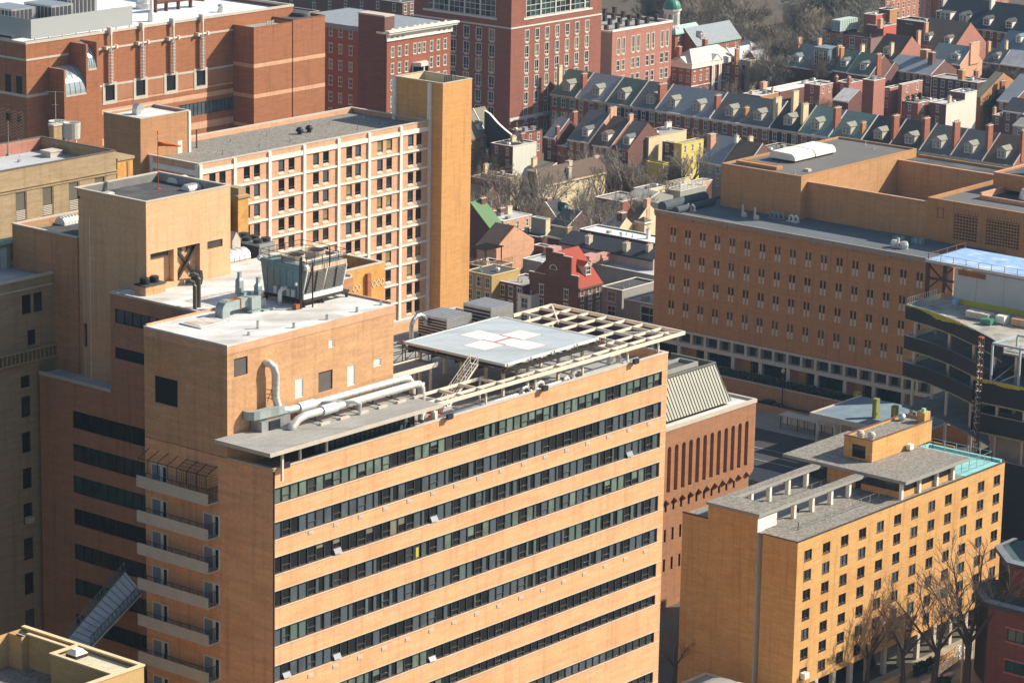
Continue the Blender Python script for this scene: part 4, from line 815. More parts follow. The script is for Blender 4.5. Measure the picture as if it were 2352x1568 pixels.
# ================================================================ BRICK HOSPITAL UPPER LEFT
NY=525.1;NX0=472.6;NX1=557.0;NZ=50.0
nb=thing('brick_hospital','red brick hospital with salmon bands, barrel glass vaults and square windows','building',(NX0,NY,0))
sq=[(495.9,34.4,2.9,3.5),(505.4,34.4,2.9,3.5),(515.0,34.4,2.9,3.5),(524.6,34.4,2.9,3.5)]
rib=[(495.0,27.6,0,0)]
m=MB();opsN=sq+[(518.8,27.6,17.8,3.0),(494.4,20.6,42.2,2.6)]
m.grid_wall('A',NY,NX0,NX1,0,NZ-.3,opsN,.4)
opsB=[(526.5+k*3.6,z,1.9,4.0)for k in range(4)for z in(38.5,)]+[(527+k*3.6,32.2,1.3,1.7)for k in range(4)]
m.grid_wall('B',NX0,NY,NY+30,0,NZ-.3,opsB,.3);m.q((NX1,NY,0),(NX1,NY+60,0),(NX1,NY+60,NZ-.3),(NX1,NY,NZ-.3))
m.q((NX0,NY+.5,NZ-1),(NX1,NY+.5,NZ-1),(NX1,NY+.5,NZ-.3),(NX0,NY+.5,NZ-.3))
m.build('wall',[M_RED],nb)
fill(nb,'plain','A',NY,sq,var=0);window(nb,'ribbon','A',NY,518.8,27.6,17.8,3.0,3,'ribbon_window');window(nb,'ribbon','A',NY,494.4,20.6,42.2,2.6,0,'ribbon_window');fill(nb,'louvre','B',NX0,opsB[:4],var=0,name='louvre');fill(nb,'plain','B',NX0,opsB[4:],var=0)
for k,o in enumerate(sq):
    m=MB();x,z,w_,h=o;
    for a in((x-.75,x,z-.8,z+h+.6),(x+w_,x+w_+.75,z-.8,z+h+.6),(x,x+w_,z+h,z+h+.6),(x,x+w_,z-.8,z)):m.box(a[0],a[1],NY-.12,NY-.001,a[2],a[3])
    m.build('window_surround',[M_CONC],nb)
m=MB();m.box(NX0-.05,485.0,NY-.12,NY-.001,46.05,46.5,m=0);m.box(494.0,536.7,NY-.14,NY-.001,46.05,46.5,m=0);m.box(NX0-.12,NX0-.001,NY,NY+30,46.05,46.5,m=0)
seg=[494.2]+[v for o in sq for v in(o[0]-.76,o[0]+o[2]+.76)]+[536.7]
for a,b in zip(seg[::2],seg[1::2]):m.box(a,b,NY-.06,NY-.001,37.7,38.2,m=0);m.box(a,b,NY-.05,NY-.001,33.7,34.1,m=1)
m.box(493.9,536.7,NY-.05,NY-.001,31.5,32.6,m=1);m.box(NX0,479,NY-.05,NY-.001,38.0,38.6,m=0);m.box(NX0-.05,NX0-.001,NY,NY+30,38.0,38.6,m=0);m.box(493.9,536.7,NY-.05,NY-.001,24.4,26.0,m=1);m.box(NX0,479,NY-.05,NY-.001,24.2,25.2,m=1)
m.build('string_course',[M_CONC,M_TERRA],nb)
for a,b in zip(seg[::2],seg[1::2]): # herringbone panels in pale brick
    nx_=max(2,int((b-a)/1.0));wd=(b-a)/nx_;m=MB()
    for k in range(nx_):
        xa=a+wd*k;s_=1 if k%2 else-1
        for j in range(7):
            z=34.3+j*.46;m.q((xa+.08,NY-.015,z+(0 if s_>0 else.45)),(xa+wd-.02,NY-.015,z+(.45 if s_>0 else 0)),(xa+wd-.02,NY-.015,z+(.45 if s_>0 else 0)+.13),(xa+.08,NY-.015,z+(0 if s_>0 else.45)+.13))
    m.build('herringbone_panel',[M_TERRA],nb)
m=MB()
for k in range(5):
    for j in range(9):
        y_=NY+1+k*2.0;z=28.5+j*.7
        if any(o[0]-.3<y_+.5<o[0]+o[2]+.3 and o[1]-.5<z<o[1]+o[3]for o in opsB):continue
        m.q((NX0-.015,y_,z),(NX0-.015,y_+.9,z+.6),(NX0-.015,y_+.9,z+.78),(NX0-.015,y_,z+.18));m.q((NX0-.015,y_+.9,z+.6),(NX0-.015,y_+1.8,z),(NX0-.015,y_+1.8,z+.18),(NX0-.015,y_+.9,z+.78))
m.build('herringbone_panel',[M_TERRA],nb)
m=MB();m.q((NX0+.4,NY+.4,NZ-1),(NX1-.4,NY+.4,NZ-1),(NX1-.4,NY+70,NZ-1),(NX0+.4,NY+70,NZ-1));m.build('roof',[mat('bright_white_membrane',(.80,.82,.83),(.68,.70,.72),.8,scale=(.25,.25,.2),fine=.05,c3=(.62,.63,.63))],nb)
m=MB();m.box(NX0-.15,NX1+.1,NY-.15,NY+.5,NZ-.3,NZ+.2);m.box(NX0-.15,NX0+.5,NY+.5,NY+30,NZ-.3,NZ+.2);m.box(NX1-.5,NX1+.1,NY+.5,NY+60,NZ-.3,NZ+.2);m.build('coping',[M_CONC],nb)
# fins and glass vaults
m=MB();m.box(479.0,479.5,NY-5,NY-.001,0,44.0);m.box(479.5,485.6,NY-5,NY-.001,0,38.2);m.box(485.6,486.2,NY-5,NY-.001,0,48.9);m.box(486.2,488.8,NY-5,NY-.001,0,43.3);m.box(488.8,489.4,NY-5,NY-.001,0,49.1);m.box(489.4,490.2,NY-5,NY-.001,0,38.2);m.build('brick_fin',[M_RED],nb)
m=MB();m.box(479.55,485.55,NY-5.05,NY-5.001,37.9,38.3);m.box(486.25,488.75,NY-5.05,NY-5.001,43.0,43.4);m.build('vault_sill',[M_CONC],nb)
for x0_,x1_,zb,zc in((479.5,485.6,38.21,44.0),(486.2,488.8,43.31,48.8)):
    m=MB();n_=10;R_=4.9
    for k in range(n_):
        a0,a1=math.pi/2*k/n_,math.pi/2*(k+1)/n_;H_=zc-zb
        m.q((x0_,NY-R_*math.cos(a0),zb+H_*math.sin(a0)),(x1_,NY-R_*math.cos(a0),zb+H_*math.sin(a0)),(x1_,NY-R_*math.cos(a1),zb+H_*math.sin(a1)),(x0_,NY-R_*math.cos(a1),zb+H_*math.sin(a1)))
    vt=m.build('glass_vault',[mat('pale_vault_glass',(.30,.36,.38),(.22,.28,.31),.15,spec=.8,scale=(.4,)*3)],nb,smooth=True)
    m=MB()
    for f in(.25,.5,.75):
        pts=[(x0_+(x1_-x0_)*f,NY-R_*math.cos(a)-.03,zb+(zc-zb)*math.sin(a)+.03)for a in np.linspace(0,math.pi/2,10)];m.tube(pts,.07,4)
    m.build('vault_rib',[M_ALU],vt)
# projecting lift blocks
bk=thing('brick_block','plain red brick block with two salmon bands standing forward of the hospital wall','building',(536.7,518.4,0))
block(bk,536.7,549.5,518.4,525.05,0,47.5,M_RED,M_RGREY,par=.6,cap=M_RED,bands=((30.9,.9),(38.0,.9),(24.0,.8)),bandm=M_TERRA)
bk=thing('brick_block','second plain red brick block, separated by a dark joint and nearer the street','building',(549.9,518.4,0))
block(bk,549.9,560.9,518.4,534,0,48.0,M_RED,M_RDARK,par=.5,cap=M_DKRED,bands=((30.9,.9),(38.0,.9),(24.0,.8)),bandm=M_TERRA)
t=MB();t.cyl(558,523.5,47.5,48.1,2.2,24,m=0);t.lathe(558,523.5,[(2.2,48.1),(2.0,48.4),(0,48.5)],24,0);single('round_tank_lid',t,[M_RDARK],'low round dark lid on the brick block roof','tank',(558,523.5,47.5))
for k in range(3):
    t=MB();x=542.0+k*.9;t.tube([(x,519.4,46.9),(x,519.4,48.0),(x+.3,519.4,48.3),(x+.6,519.4,48.0)],.16,7);single('cowl_pipe',t,[M_ALU],('first','second','third')[k]+' small silver cowl from the left along the edge of the lift block roof','vent pipe',(x,519.4,46.9),'silver cowls on the brick block')
for k,x in enumerate((497.2,507.0,516.6,526.0)):
    e=thing('flue_riser','silver flue riser with ladder rings on the brick wall, '+('first','second','third','fourth')[k]+' from the glass vaults','flue',(x,NY-.6,38),'flue risers on the brick wall')
    t=MB();t.tube([(x,NY-.7,38.4),(x,NY-.7,50.6)],.27,8);t.build('pipe',[M_ALU],e)
    t=MB()
    for z in np.arange(38.8,46,.75):t.tube([(x-.1,NY-.7,z),(x-.1,NY-.7,z+.12)],.5,8)
    t.box(x+.62,x+.7,NY-.8,NY-.7,38.3,46.2);t.box(x-.6,x-.52,NY-.8,NY-.7,38.3,46.2)
    t.build('ladder_cage',[M_ALU],e)
    t=MB();t.box(x-1.6,x+1.8,NY-.9,NY-.6,46.4,46.75);t.box(x-.15,x+.15,NY-1.0,NY-.5,46.5,50.9);t.box(x-1.7,x-1.3,NY-1.1,NY-.2,46.1,46.9);t.box(x+1.4,x+1.9,NY-1.1,NY-.2,46.1,46.9);t.box(x-.3,x+.3,NY-.95,NY+.3,49.4,51.0);t.build('bracket_arm',[M_CREAMST],e)
sc_=thing('roof_screen','grey corrugated screen wall round the roof machinery of the brick hospital','screen',(476,527,49))
cm=mat('grey_corrugated_screen',(.40,.42,.42),(.34,.36,.36),.6,.1,scale=(14,14,0),kind='wave',contrast=.8)
m=MB();m.box(476.0,506.4,527.0,527.15,50.3,54.6);m.build('front_panel',[cm],sc_);m=MB();m.box(475.9,476.0,527.0,560,50.3,54.6);m.build('side_panel',[cm],sc_)
m=MB()
for x in np.linspace(477,505.5,8):m.box(x,x+.2,527.16,527.3,49,54.4)
m.build('post',[M_METAL],sc_)
def chiller(x,y,z,w_,d,h,lb):
    r_=thing('roof_chiller',lb,'chiller',(x,y,z),'silver roof machines on the brick hospital');m=MB();m.box(x,x+w_,y,y+d,z+.6,z+h);m.build('casing',[M_METAL],r_)
    m=MB()
    for k in range(int(w_/1.2)):xx=x+.15+k*1.2;m.box(xx,xx+.85,y-.06,y-.001,z+.9,z+h-.4)
    for k in range(int(d/1.2)):yy=y+.15+k*1.2;m.box(x-.06,x-.001,yy,yy+.85,z+.9,z+h-.4)
    m.build('grille',[M_LOUV],r_)
    m=MB();m.box(x,x+w_,y+.1,y+.3,z,z+.6);m.box(x,x+w_,y+d-.3,y+d-.1,z,z+.6);m.build('base_rail',[M_DKMT],r_)
chiller(478.5,536,49,7,9,6.6,'leftmost tall silver machine behind the grey roof screen');chiller(487.5,533,49,6.5,9,6.8,'middle tall silver machine behind the grey roof screen');chiller(496,537,49,9,9,7.2,'right tall silver machine behind the grey roof screen');chiller(545,552,49,9,6,6,'dark silver machine at the far right of the white hospital roof')
def mushroom(px,z,r,h,lb,m_=M_ALU):
    a=onz(px,z);t=MB();t.lathe(a[0],a[1],[(r,z),(r,z+h*.3),(r*.8,z+h*.32),(r*.8,z+h*.7),(r*1.1,z+h*.75),(r*.7,z+h),(0,z+h)],14);return single('roof_fan',t,[m_],lb,'roof fan',(a[0],a[1],z))
mushroom(g(0,0,990,60),49,1.9,4.4,'largest white drum fan on the bright white hospital roof')
mushroom(g(0,0,1525,85),49,.9,1.9,'small white mushroom fan on the right part of the bright white hospital roof')
a=onz(g(0,0,1045,150),49);t=MB();t.tube([(a[0],a[1],49),(a[0],a[1],62)],.42,10);t.cyl(a[0],a[1],49,51,1.0,12,m=0,r2=.8);single('flue_stack',t,[M_WHITE],'tall white flue stack with a drum base on the bright roof','flue',(a[0],a[1],49))
a=onz(g(0,0,1060,30),51);t=MB();dxs=[(0,0,0),(8,0,0),(12.5,-.2,-.2),(15.5,-.8,-.7)];t.tube([(a[0]+p,a[1]+q_,52+s_)for p,q_,s_ in dxs],1.15,14);
for p in(.5,4,8,12):t.box(a[0]+p-.15,a[0]+p+.15,a[1]-.5,a[1]+.5,49,51)
single('rusty_duct',t,[mat('rusty_steel_duct',(.22,.09,.05),(.12,.055,.04),.7,.2,scale=(.6,)*3)],'fat rusty round duct lying across the bright white roof','duct',(a[0],a[1],49),smooth=False)
# ================================================================ DARK BRICK APARTMENT WITH CORNICE
KX,KY,KZ=597.8,531.6,38.8
kb=thing('apartment_house','dark red brick apartment house with a cream cornice, arched top windows and a bay','building',(KX,KY,0))
def ka(x):return ony(g(1,0,x,400),KY)[0]
cols=[342,390,438,495,527,560,610,657,704]
zs_=[ony(g(1,0,350,y),KY)[2]for y in(285,400,510,622)];ws_=ka(362)-ka(342)
opk=[(ka(c),z,ws_+.1,2.6)for c in cols for z in[zs_[0]-4.15*j for j in range(7)]]
opk=[o for o in opk if not(ka(485)<o[0]<ka(585)and zs_[2]-2<o[1]<zs_[2]+1.5)]
kx1=ka(745)+.4
kbo=[(KY+y_,z-.6,1.3,2.3)for z in[zs_[0]-4.15*j for j in range(7)]for y_ in(11.5,15.0,18.3,21.8)]
m=MB();m.grid_wall('A',KY,KX,kx1,0,KZ-.01,opk,.2);m.grid_wall('B',KX,KY,KY+35,0,KZ-1.2,kbo,.2);m.q((kx1,KY,0),(kx1,KY+30,0),(kx1,KY+30,KZ),(kx1,KY,KZ));m.q((KX,KY,KZ-1.3),(KX,KY+9,KZ-1.3),(KX,KY+9,KZ-.01),(KX,KY,KZ-.01));m.build('wall',[mat('front_brick',(.31,.105,.06),(.24,.08,.05),.9,scale=(.3,.3,2),fine=.1)],kb)
fill(kb,'sash','A',KY,opk);fill(kb,'sash','B',KX,kbo)
for c in cols:
    x=ka(c)+(ws_+.1)/2;m=MB();m.q(*[(x+(ws_/2+.25)*math.cos(a),KY-.05,zs_[0]+2.6+(ws_/2+.1)*math.sin(a))for a in np.linspace(0,math.pi,9)]);m.build('window_arch',[M_CONC],kb)
m=MB();m.box(KX-.3,kx1+.3,KY-.35,KY+.0,KZ-2.6,KZ-.8);m.box(KX-.7,kx1+1.2,KY-1.3,KY+3,KZ-.8,KZ-.3);m.box(KX-.9,kx1+1.5,KY-1.6,KY-.2,KZ-.3,KZ+.15);m.build('cornice',[M_WHITE],kb)
m=MB()
for x in np.linspace(KX+1.5,KX+5.5,3).tolist()+np.linspace(kx1-5,kx1-1,3).tolist():m.beam((x-.5,KY-.38,KZ-2.0),(x+.5,KY-.38,KZ-1.5),.05,.1);m.beam((x-.5,KY-.38,KZ-1.5),(x+.5,KY-.38,KZ-2.0),.05,.1)
m.build('swag_ornament',[M_DKMT],kb)
m=MB();m.q((KX,KY+.5,KZ-.25),(kx1,KY+.5,KZ-.25),(kx1,KY+35,KZ-.25),(KX,KY+35,KZ-.25));m.box(KX-.1,KX+.4,KY+9,KY+35,KZ-1.25,KZ);m.build('roof',[M_SLATEB],kb)
m=MB();m.box(KX-.25,KX+3.4,KY+.6,KY+9.4,0,KZ+3.4);m.box(KX-.35,KX+3.5,KY+.5,KY+9.5,KZ+3.4,KZ+3.8,m=1);m.build('stair_bulkhead',[M_DKRED,M_CONC],kb)
bx0,bx1=ka(492),ka(582);zb=zs_[2]-2.6;by=KY-1.6
m=MB();poly=[(bx0,KY-.001),(bx0+1.2,by),(bx1-1.2,by),(bx1,KY-.001)];m.prism(poly,zb-1.5,zb,0);m.prism([(bx0-.2,KY-.001),(bx0+1.1,by-.25),(bx1-1.1,by-.25),(bx1+.2,KY-.001)],zb+3.6,zb+4.6,0);m.prism([(bx0+.1,KY-.001),(bx0+1.25,by+.1),(bx1-1.25,by+.1),(bx1-.1,KY-.001)],zb,zb+3.6,1)
for i_,(p,q_)in enumerate(zip(poly[:-1],poly[1:])):
    for f in((0,.5,1)if i_==1 else(0,1)):x=p[0]+(q_[0]-p[0])*f;y=p[1]+(q_[1]-p[1])*f;m.box(x-.2,x+.2,y-.1,y+.1,zb,zb+3.6)
m.box(bx0+1.2,bx1-1.2,by-.02,by+.08,zb+1.7,zb+1.9);m.build('oriel_bay',[M_WFR,G_DARK],kb)
# ================================================================ RED TOWER
TX,TY=674.2,554.6
rt=thing('brick_tower','tall red brick tower with white framed windows and large glazed openings at its top','building',(TX,TY,0))
def ta(x):return ony(g(1,0,x,400),TY)[0]
def tz(y,x=1275):return ony(g(1,0,x,y),TY)[2]
tx1=713.9
ws_=ta(1292)-ta(1262);zl=[tz(292)-4.28*k for k in range(7)]
opt=[(ta(c),z,ws_,3.35)for c in(1262,1332,1400,1470,1538,1605,1674)for z in zl]
def tby(x):return onx(g(1,0,x,300),TX)[1]
wB=(tby(842)-tby(928))*.48
opb=[(tby(c+40),z+.2,2.2,3.35)for c in(752,842,928,1018)for z in zl]
big=(ta(1268),31.3,ta(1705)-ta(1268),14)
bigB=(tby(1060),31.3,tby(596)-tby(1060),14)
m=MB();m.grid_wall('A',TY,TX,tx1,0,50,opt+[big],.35);m.grid_wall('B',TX,TY,TY+35,0,50,opb+[bigB],.35);m.q((tx1,TY,0),(tx1,TY+35,0),(tx1,TY+35,50),(tx1,TY,50));m.q((TX,TY,50),(tx1,TY,50),(tx1,TY+35,50),(TX,TY+35,50));m.build('wall',[M_RED2],rt)
fill(rt,'tall','A',TY,opt);fill(rt,'tall','B',TX,opb)
m=MB();m.box(TX-.12,tx1+.1,TY-.12,TY-.001,28.75,29.15);m.box(TX-.12,TX-.001,TY,TY+35,28.75,29.15);m.box(ta(1250),ta(1720),TY-.15,TY-.001,30.7,31.25);m.box(TX-.15,TX-.001,tby(1070),tby(560),30.7,31.25);m.box(TX-.1,TX+19.5,TY-.25,TY-.001,3.4,4.3);m.build('string_course',[M_WFR],rt)
def bigwin(ax,pl,a0,w_,z0,h,n,gm):
    mm=MB();mb=MB();mb.q((a0,.3,z0),(a0+w_,.3,z0),(a0+w_,.3,z0+h),(a0,.3,z0+h),m=1)
    for k in range(n+1):
        x=a0+w_*k/n;t_=.45 if k%3==0 else.1;mb.box(max(a0,x-t_/2),min(a0+w_,x+t_/2),.05 if k%3==0 else.18,.28,z0,z0+h,m=0)
    for k in range(9):z=z0+h*k/9;mb.box(a0,a0+w_,.2,.27,z,z+.14,m=0)
    for k in range(n):
        for j in range(9):
            if rnd.random()<.3:mb.q((a0+w_*k/n,.29,z0+h*j/9),(a0+w_*(k+1)/n,.29,z0+h*j/9),(a0+w_*(k+1)/n,.29,z0+h*(j+1)/9),(a0+w_*k/n,.29,z0+h*(j+1)/9),m=2)
    if ax=='A':mb.v=[(x,pl+y,z)for x,y,z in mb.v]
    else:mb.v=[(pl+y,x,z)for x,y,z in mb.v]
    mb.build('curtain_window',[M_WFR,gm,G_DARK],rt)
bigwin('A',TY,big[0],big[2],big[1],14,13,G_GREEN);bigwin('B',TX,bigB[0],bigB[2],bigB[1],14,13,G_BLUE)
# ================================================================ PINK BRICK BLOCK WITH ROOF VENTS
px_=722.0;p_=onz(g(1,0,1868,215),23.0);PX,PY=p_[0],p_[1]
pk=thing('pink_brick_block','pink brick block with tall cream louvred windows and rows of dark roof vents','building',(PX,PY,0))
def pa(x,y=300):return ony(g(1,0,x,y),PY)[0]
px1=ony(g(1,0,2280,140),PY)[0];wv=pa(1924)-pa(1900)
z1_=ony(g(1,0,1910,378),PY)[2];z1t=ony(g(1,0,1910,265),PY)[2];z2_=ony(g(1,0,1905,490),PY)[2];z2t=ony(g(1,0,1905,420),PY)[2];z3_=z2_-(z1_-z2_)+.6
cs=[1898,1933,1999,2034,2099,2135,2198,2232]
o1=[(pa(c),z1_,wv,z1t-z1_)for c in cs];o2=[(pa(c),z2_-k*4.6,wv,z2t-z2_)for c in cs for k in range(3)]
m=MB();m.grid_wall('A',PY,PX,px1,0,22.9,o1+o2,.2);m.q((px1,PY,0),(px1,PY+30,0),(px1,PY+30,22.9),(px1,PY,22.9));m.build('wall',[M_PINK],pk)
m=MB();m.grid_wall('B',PX,PY,PY+30,0,22.4,[(PY+1.5,4,4.5,6)],.3);m.build('side_wall',[M_GREYST],pk);window(pk,'ribbon','B',PX,PY+1.5,4,4.5,6,3)
fill(pk,'tall','A',PY,o1,var=2);fill(pk,'sash','A',PY,o2)
m=MB();m.q((PX+.2,PY+.3,22.3),(px1,PY+.3,22.3),(px1,PY+42,22.3),(PX+.2,PY+42,22.3));m.build('roof',[M_RGREY],pk);m=MB();m.box(PX-.1,px1+.1,PY-.15,PY+.4,22.6,23.2);m.box(PX-.1,PX+.3,PY+.4,PY+30,22.4,22.9);m.box(px1-.4,px1+.1,PY+.4,PY+12,22.6,23.2);m.build('coping',[M_WHITE],pk)
files=(((1815,1815),(92,135)),((1882,1875,1850,1825),(80,125,160,205)),((1942,1918,1900),(110,155,190)),((1985,1970),(135,170)),((2052,2038),(125,165)),((2105,),(150,)),((2172,),(135,)))
for r_,(xs_,ys_)in enumerate(files):
    for q_,(x,y)in enumerate(zip(xs_,ys_)):
        a=onz(g(1,0,x,y+12),22.3);t=MB();t.box(a[0]-.5,a[0]+.5,a[1]-.5,a[1]+.5,22.3,24.0);t.box(a[0]-.6,a[0]+.6,a[1]-.6,a[1]+.6,24.0,24.15)
        lb=('rearmost','second from the rear','third from the rear','front')[q_ if q_<len(xs_)-1 or len(xs_)==1 else 3]if len(xs_)>1 else 'only'
        single('box_vent',t,[M_DKMT],lb+' dark box vent in the '+('first','second','third','fourth','fifth','sixth','last')[r_]+' file on the pink block roof','roof vent',(a[0],a[1],22.3),'box vents on the pink block roof')
# ================================================================ BROWN HOSPITAL ON THE RIGHT
RX,RY0,RY1,RZ=506.0,309.0,378.2,29.5
rb=thing('slot_window_hospital','broad brown brick hospital in shade with rows of paired slot windows above a concrete arcade','building',(RX,RY0,0))
ycol=[onx(g(2,1,x,60),RX)[1]for x in(35,140,244,347,452,555,660,767,874,983,1092,1202,1313,1424,1534,1645)]
dy=(ycol[0]-ycol[-1])/15;ycol=[ycol[0]-dy*k for k in range(16)]+[ycol[0]+dy]
ops=[]
for zt in(26.7,21.7,16.9,11.9):
    for yc in ycol:
        if yc<RY1-.6:ops+=[(yc-.72,zt-2.9,.5,2.9),(yc+.12,zt-2.9,.5,2.9)]
arc_=[]
nb_=20
for k in range(nb_):
    y0_=312.5+k*3.3
    if y0_+2.9<RY1:arc_.append((y0_,3.9,2.75,2.0))
m=MB();m.grid_wall('B',RX,RY0,RY1,6.45,RZ-.2,ops,.3);m.q((RX,RY0,0),(RX+40,RY0,0),(RX+40,RY0,RZ-.2),(RX,RY0,RZ-.2));m.q((RX,RY1,-3),(RX+40,RY1,-3),(RX+40,RY1,RZ-.2),(RX,RY1,RZ-.2))
for zc in(22.6,17.7,12.8,8.0):m.box(RX-.04,RX-.001,RY0,RY1,zc,zc+.12)
m.build('wall',[M_BROWN],rb)
n_=0
for o in ops:
    if n_<100:window(rb,'slit','B',RX,*o,var=0);n_+=1
rest=MB()
for o in ops[100:]:
    rest.box(RX+.15,RX+.2,o[0],o[0]+o[2],o[1]+o[3]*.46,o[1]+o[3],m=0);rest.box(RX+.04,RX+.2,o[0],o[0]+o[2],o[1],o[1]+o[3]*.46,m=1)
rest.build('lower_slot_windows',[G_DARK,M_CONC],rb,kind='stuff')
m=MB();m.grid_wall('B',RX-.25,RY0,RY1,3.1,6.45,arc_,1.2);m.build('concrete_frame',[M_CONC],rb)
m=MB();m.q((RX+.95,RY0,3.1),(RX+.95,RY1,3.1),(RX+.95,RY1,6.45),(RX+.95,RY0,6.45),m=0)
for o in arc_[::2]:m.q((RX+.9,o[0]+.3,3.9),(RX+.9,o[0]+1.4,3.9),(RX+.9,o[0]+1.4,5.4),(RX+.9,o[0]+.3,5.4),m=1)
m.build('arcade_glazing',[G_DIM,G_BLNDW],rb)
m=MB();m.q((RX+2.5,RY0,-3),(RX+2.5,RY1,-3),(RX+2.5,RY1,3.1),(RX+2.5,RY0,3.1),m=0);m.q((RX-.25,RY0,3.1),(RX+2.5,RY0,3.1),(RX+2.5,RY1,3.1),(RX-.25,RY1,3.1),m=1)
m.build('ground_floor_glazing',[G_DARK,M_CONC],rb)
for k in range(11):
    y_=312.0+k*6.6;m=MB();m.box(RX-.1,RX+.7,y_-.4,y_+.4,-.2,3.1);m.build('column',[M_CONC],rb)
for k in range(5):y_=315.5+k*13.2;m=MB();m.box(RX+1.6,RX+2.4,y_,y_+4.2,0,3.09);m.build('brick_bay',[M_BROWNTAN],rb)
m=MB();m.q((RX,RY0,RZ-.7),(RX+60,RY0,RZ-.7),(RX+60,RY1,RZ-.7),(RX,RY1,RZ-.7));m.build('roof',[sheet('blue_grey_felt',(.13,.15,.17),.75,.15,.1)],rb)
m=MB();m.box(RX-.45,RX-.05,RY0,RY1+.1,RZ-.55,RZ+.35)
for k in range(17):y_=RY1-.4-k*4.2;m.box(RX-.5,RX-.46,y_-.3,y_+.3,RZ-.9,RZ+.35)
m.build('concrete_rail',[mat('brown_grey_concrete',(.34,.28,.22),(.27,.22,.18),.9,scale=(.6,)*3,fine=.06)],rb)
# upper hall
ub=thing('auditorium_block','windowless orange brown brick hall with a dark flat roof rising from the hospital roof','building',(521.8,354.5,28))
X0,X1,Y0,Y1,Z_=521.8,563.6,354.5,373.9,37.5
block(ub,X0,X1,Y0,Y1,28.8,Z_,brick('hall_brick',(.50,.27,.12),.88),sheet('dark_hall_roof',(.15,.145,.14),.85,.1,.06),par=.4,cap=brick('hall_brick',(0,0,0)))
m=MB();y2=326.6;zc=36.0
m.q((524.1,y2,28.8),(524.1,Y0,28.8),(524.1,Y0,zc),(524.1,y2,zc));m.q((524.5,y2,28.8),(524.5,Y0,28.8),(524.5,Y0,zc),(524.5,y2,zc));m.build('court_wall',[brick('hall_brick',(0,0,0))],ub)
for a in((524.0,524.6,y2),(556.6,557.2,y2-2)):m=MB();m.box(*a,Y0-.01,zc,zc+.15);m.build('court_coping',[M_TERRA],ub)
m=MB();m.q((556.7,y2-20,28.8),(556.7,Y0,28.8),(556.7,Y0,zc),(556.7,y2-20,zc));m.q((556.7,y2-20,zc-.3),(565,y2-20,zc-.3),(565,Y0,zc-.3),(556.7,Y0,zc-.3),m=1);m.box(564.2,564.6,y2-20,Y0-.01,zc-.29,zc+.2,m=0);m.build('rear_court_block',[brick('hall_brick',(0,0,0)),M_RDARK],ub)
m=MB();m.q((524.5,y2,29.0),(556.7,y2,29.0),(556.7,Y0,29.0),(524.5,Y0,29.0));m.build('court_floor',[M_RGREY],ub)
lb_=thing('louvred_wing','brown brick wing with pierced brick screens and sunken roof tanks right of the hall','building',(524.1,300,28))
sx=[(320.6,315.2),(313.5,306.0),(304.4,297.0)]
block(lb_,524.1,549.3,292,326.6,22,37.0,M_BROWN,sheet('dark_hall_roof',(0,0,0)),opsB=[(b,29.6,a-b,5.2)for a,b in sx],par=.7,cap=brick('hall_brick',(0,0,0)),dep=.5)
for a,b in sx:
    m=MB();n1=int((a-b)/.62);w1=(a-b)/n1
    m.q((524.6,b,29.6),(524.6,a,29.6),(524.6,a,34.8),(524.6,b,34.8),m=1)
    for k in range(n1+1):y_=min(a-.16,b+k*w1);m.box(524.2,524.5,y_,y_+.16,29.6,34.8,m=0)
    for k in range(9):z_=29.6+k*.6;m.box(524.15,524.5,b,a,z_,z_+.22,m=0)
    for k in range(n1):y_=b+k*w1;m.box(523.75,524.09,y_+.1,y_+.3,34.9,35.15,m=2);m.box(523.75,524.09,y_+.1,y_+.3,35.4,35.65,m=2)
    m.build('pierced_screen',[M_BROWN,M_BLACKW,M_TERRA],lb_)
window(lb_,'plain','B',523.92,322.9,33.4,1.3,1.9,2)
m=MB();m.box(533,548.9,300,319.8,36.3,36.4,m=1);m.box(532.6,549,319.8,320.2,36.3,37.6,m=0);m.box(532.6,533,296,319.8,36.3,37.1,m=0);m.build('tank_well',[M_TERRA,M_RDARK],lb_)
for k,(x,y)in enumerate(((540,312.5),(541,304))):
    t=MB();t.lathe(x,y,[(3.0,36.42),(2.8,37.5),(2.5,38.1),(2.5,38.3),(1.2,38.3),(1.2,37.9)],18);t.box(x-2.6,x+4.6,y-2.2,y+.6,36.42,37.3)
    single('roof_tank',t,[M_ALU],('first','second')[k]+' round silver fan housing in the sunken roof well','fan housing',(x,y,36.4),'fan housings in the roof well')
m=MB();z_=38.6;block(lb_,541,556,285,322.4,37.02,40.2,M_BROWN,M_RDARK,par=.5,cap=M_TERRA,names=('upper_wall','upper_roof','upper_coping'))
t=MB();t.box(545,547,316,318,39.7,42.2);t.box(544.9,547.1,315.9,318.1,42.2,42.3);single('condenser_box',t,[M_WHITE],'white box unit on the upper roof at the right edge','air unit',(545,316,39.7))
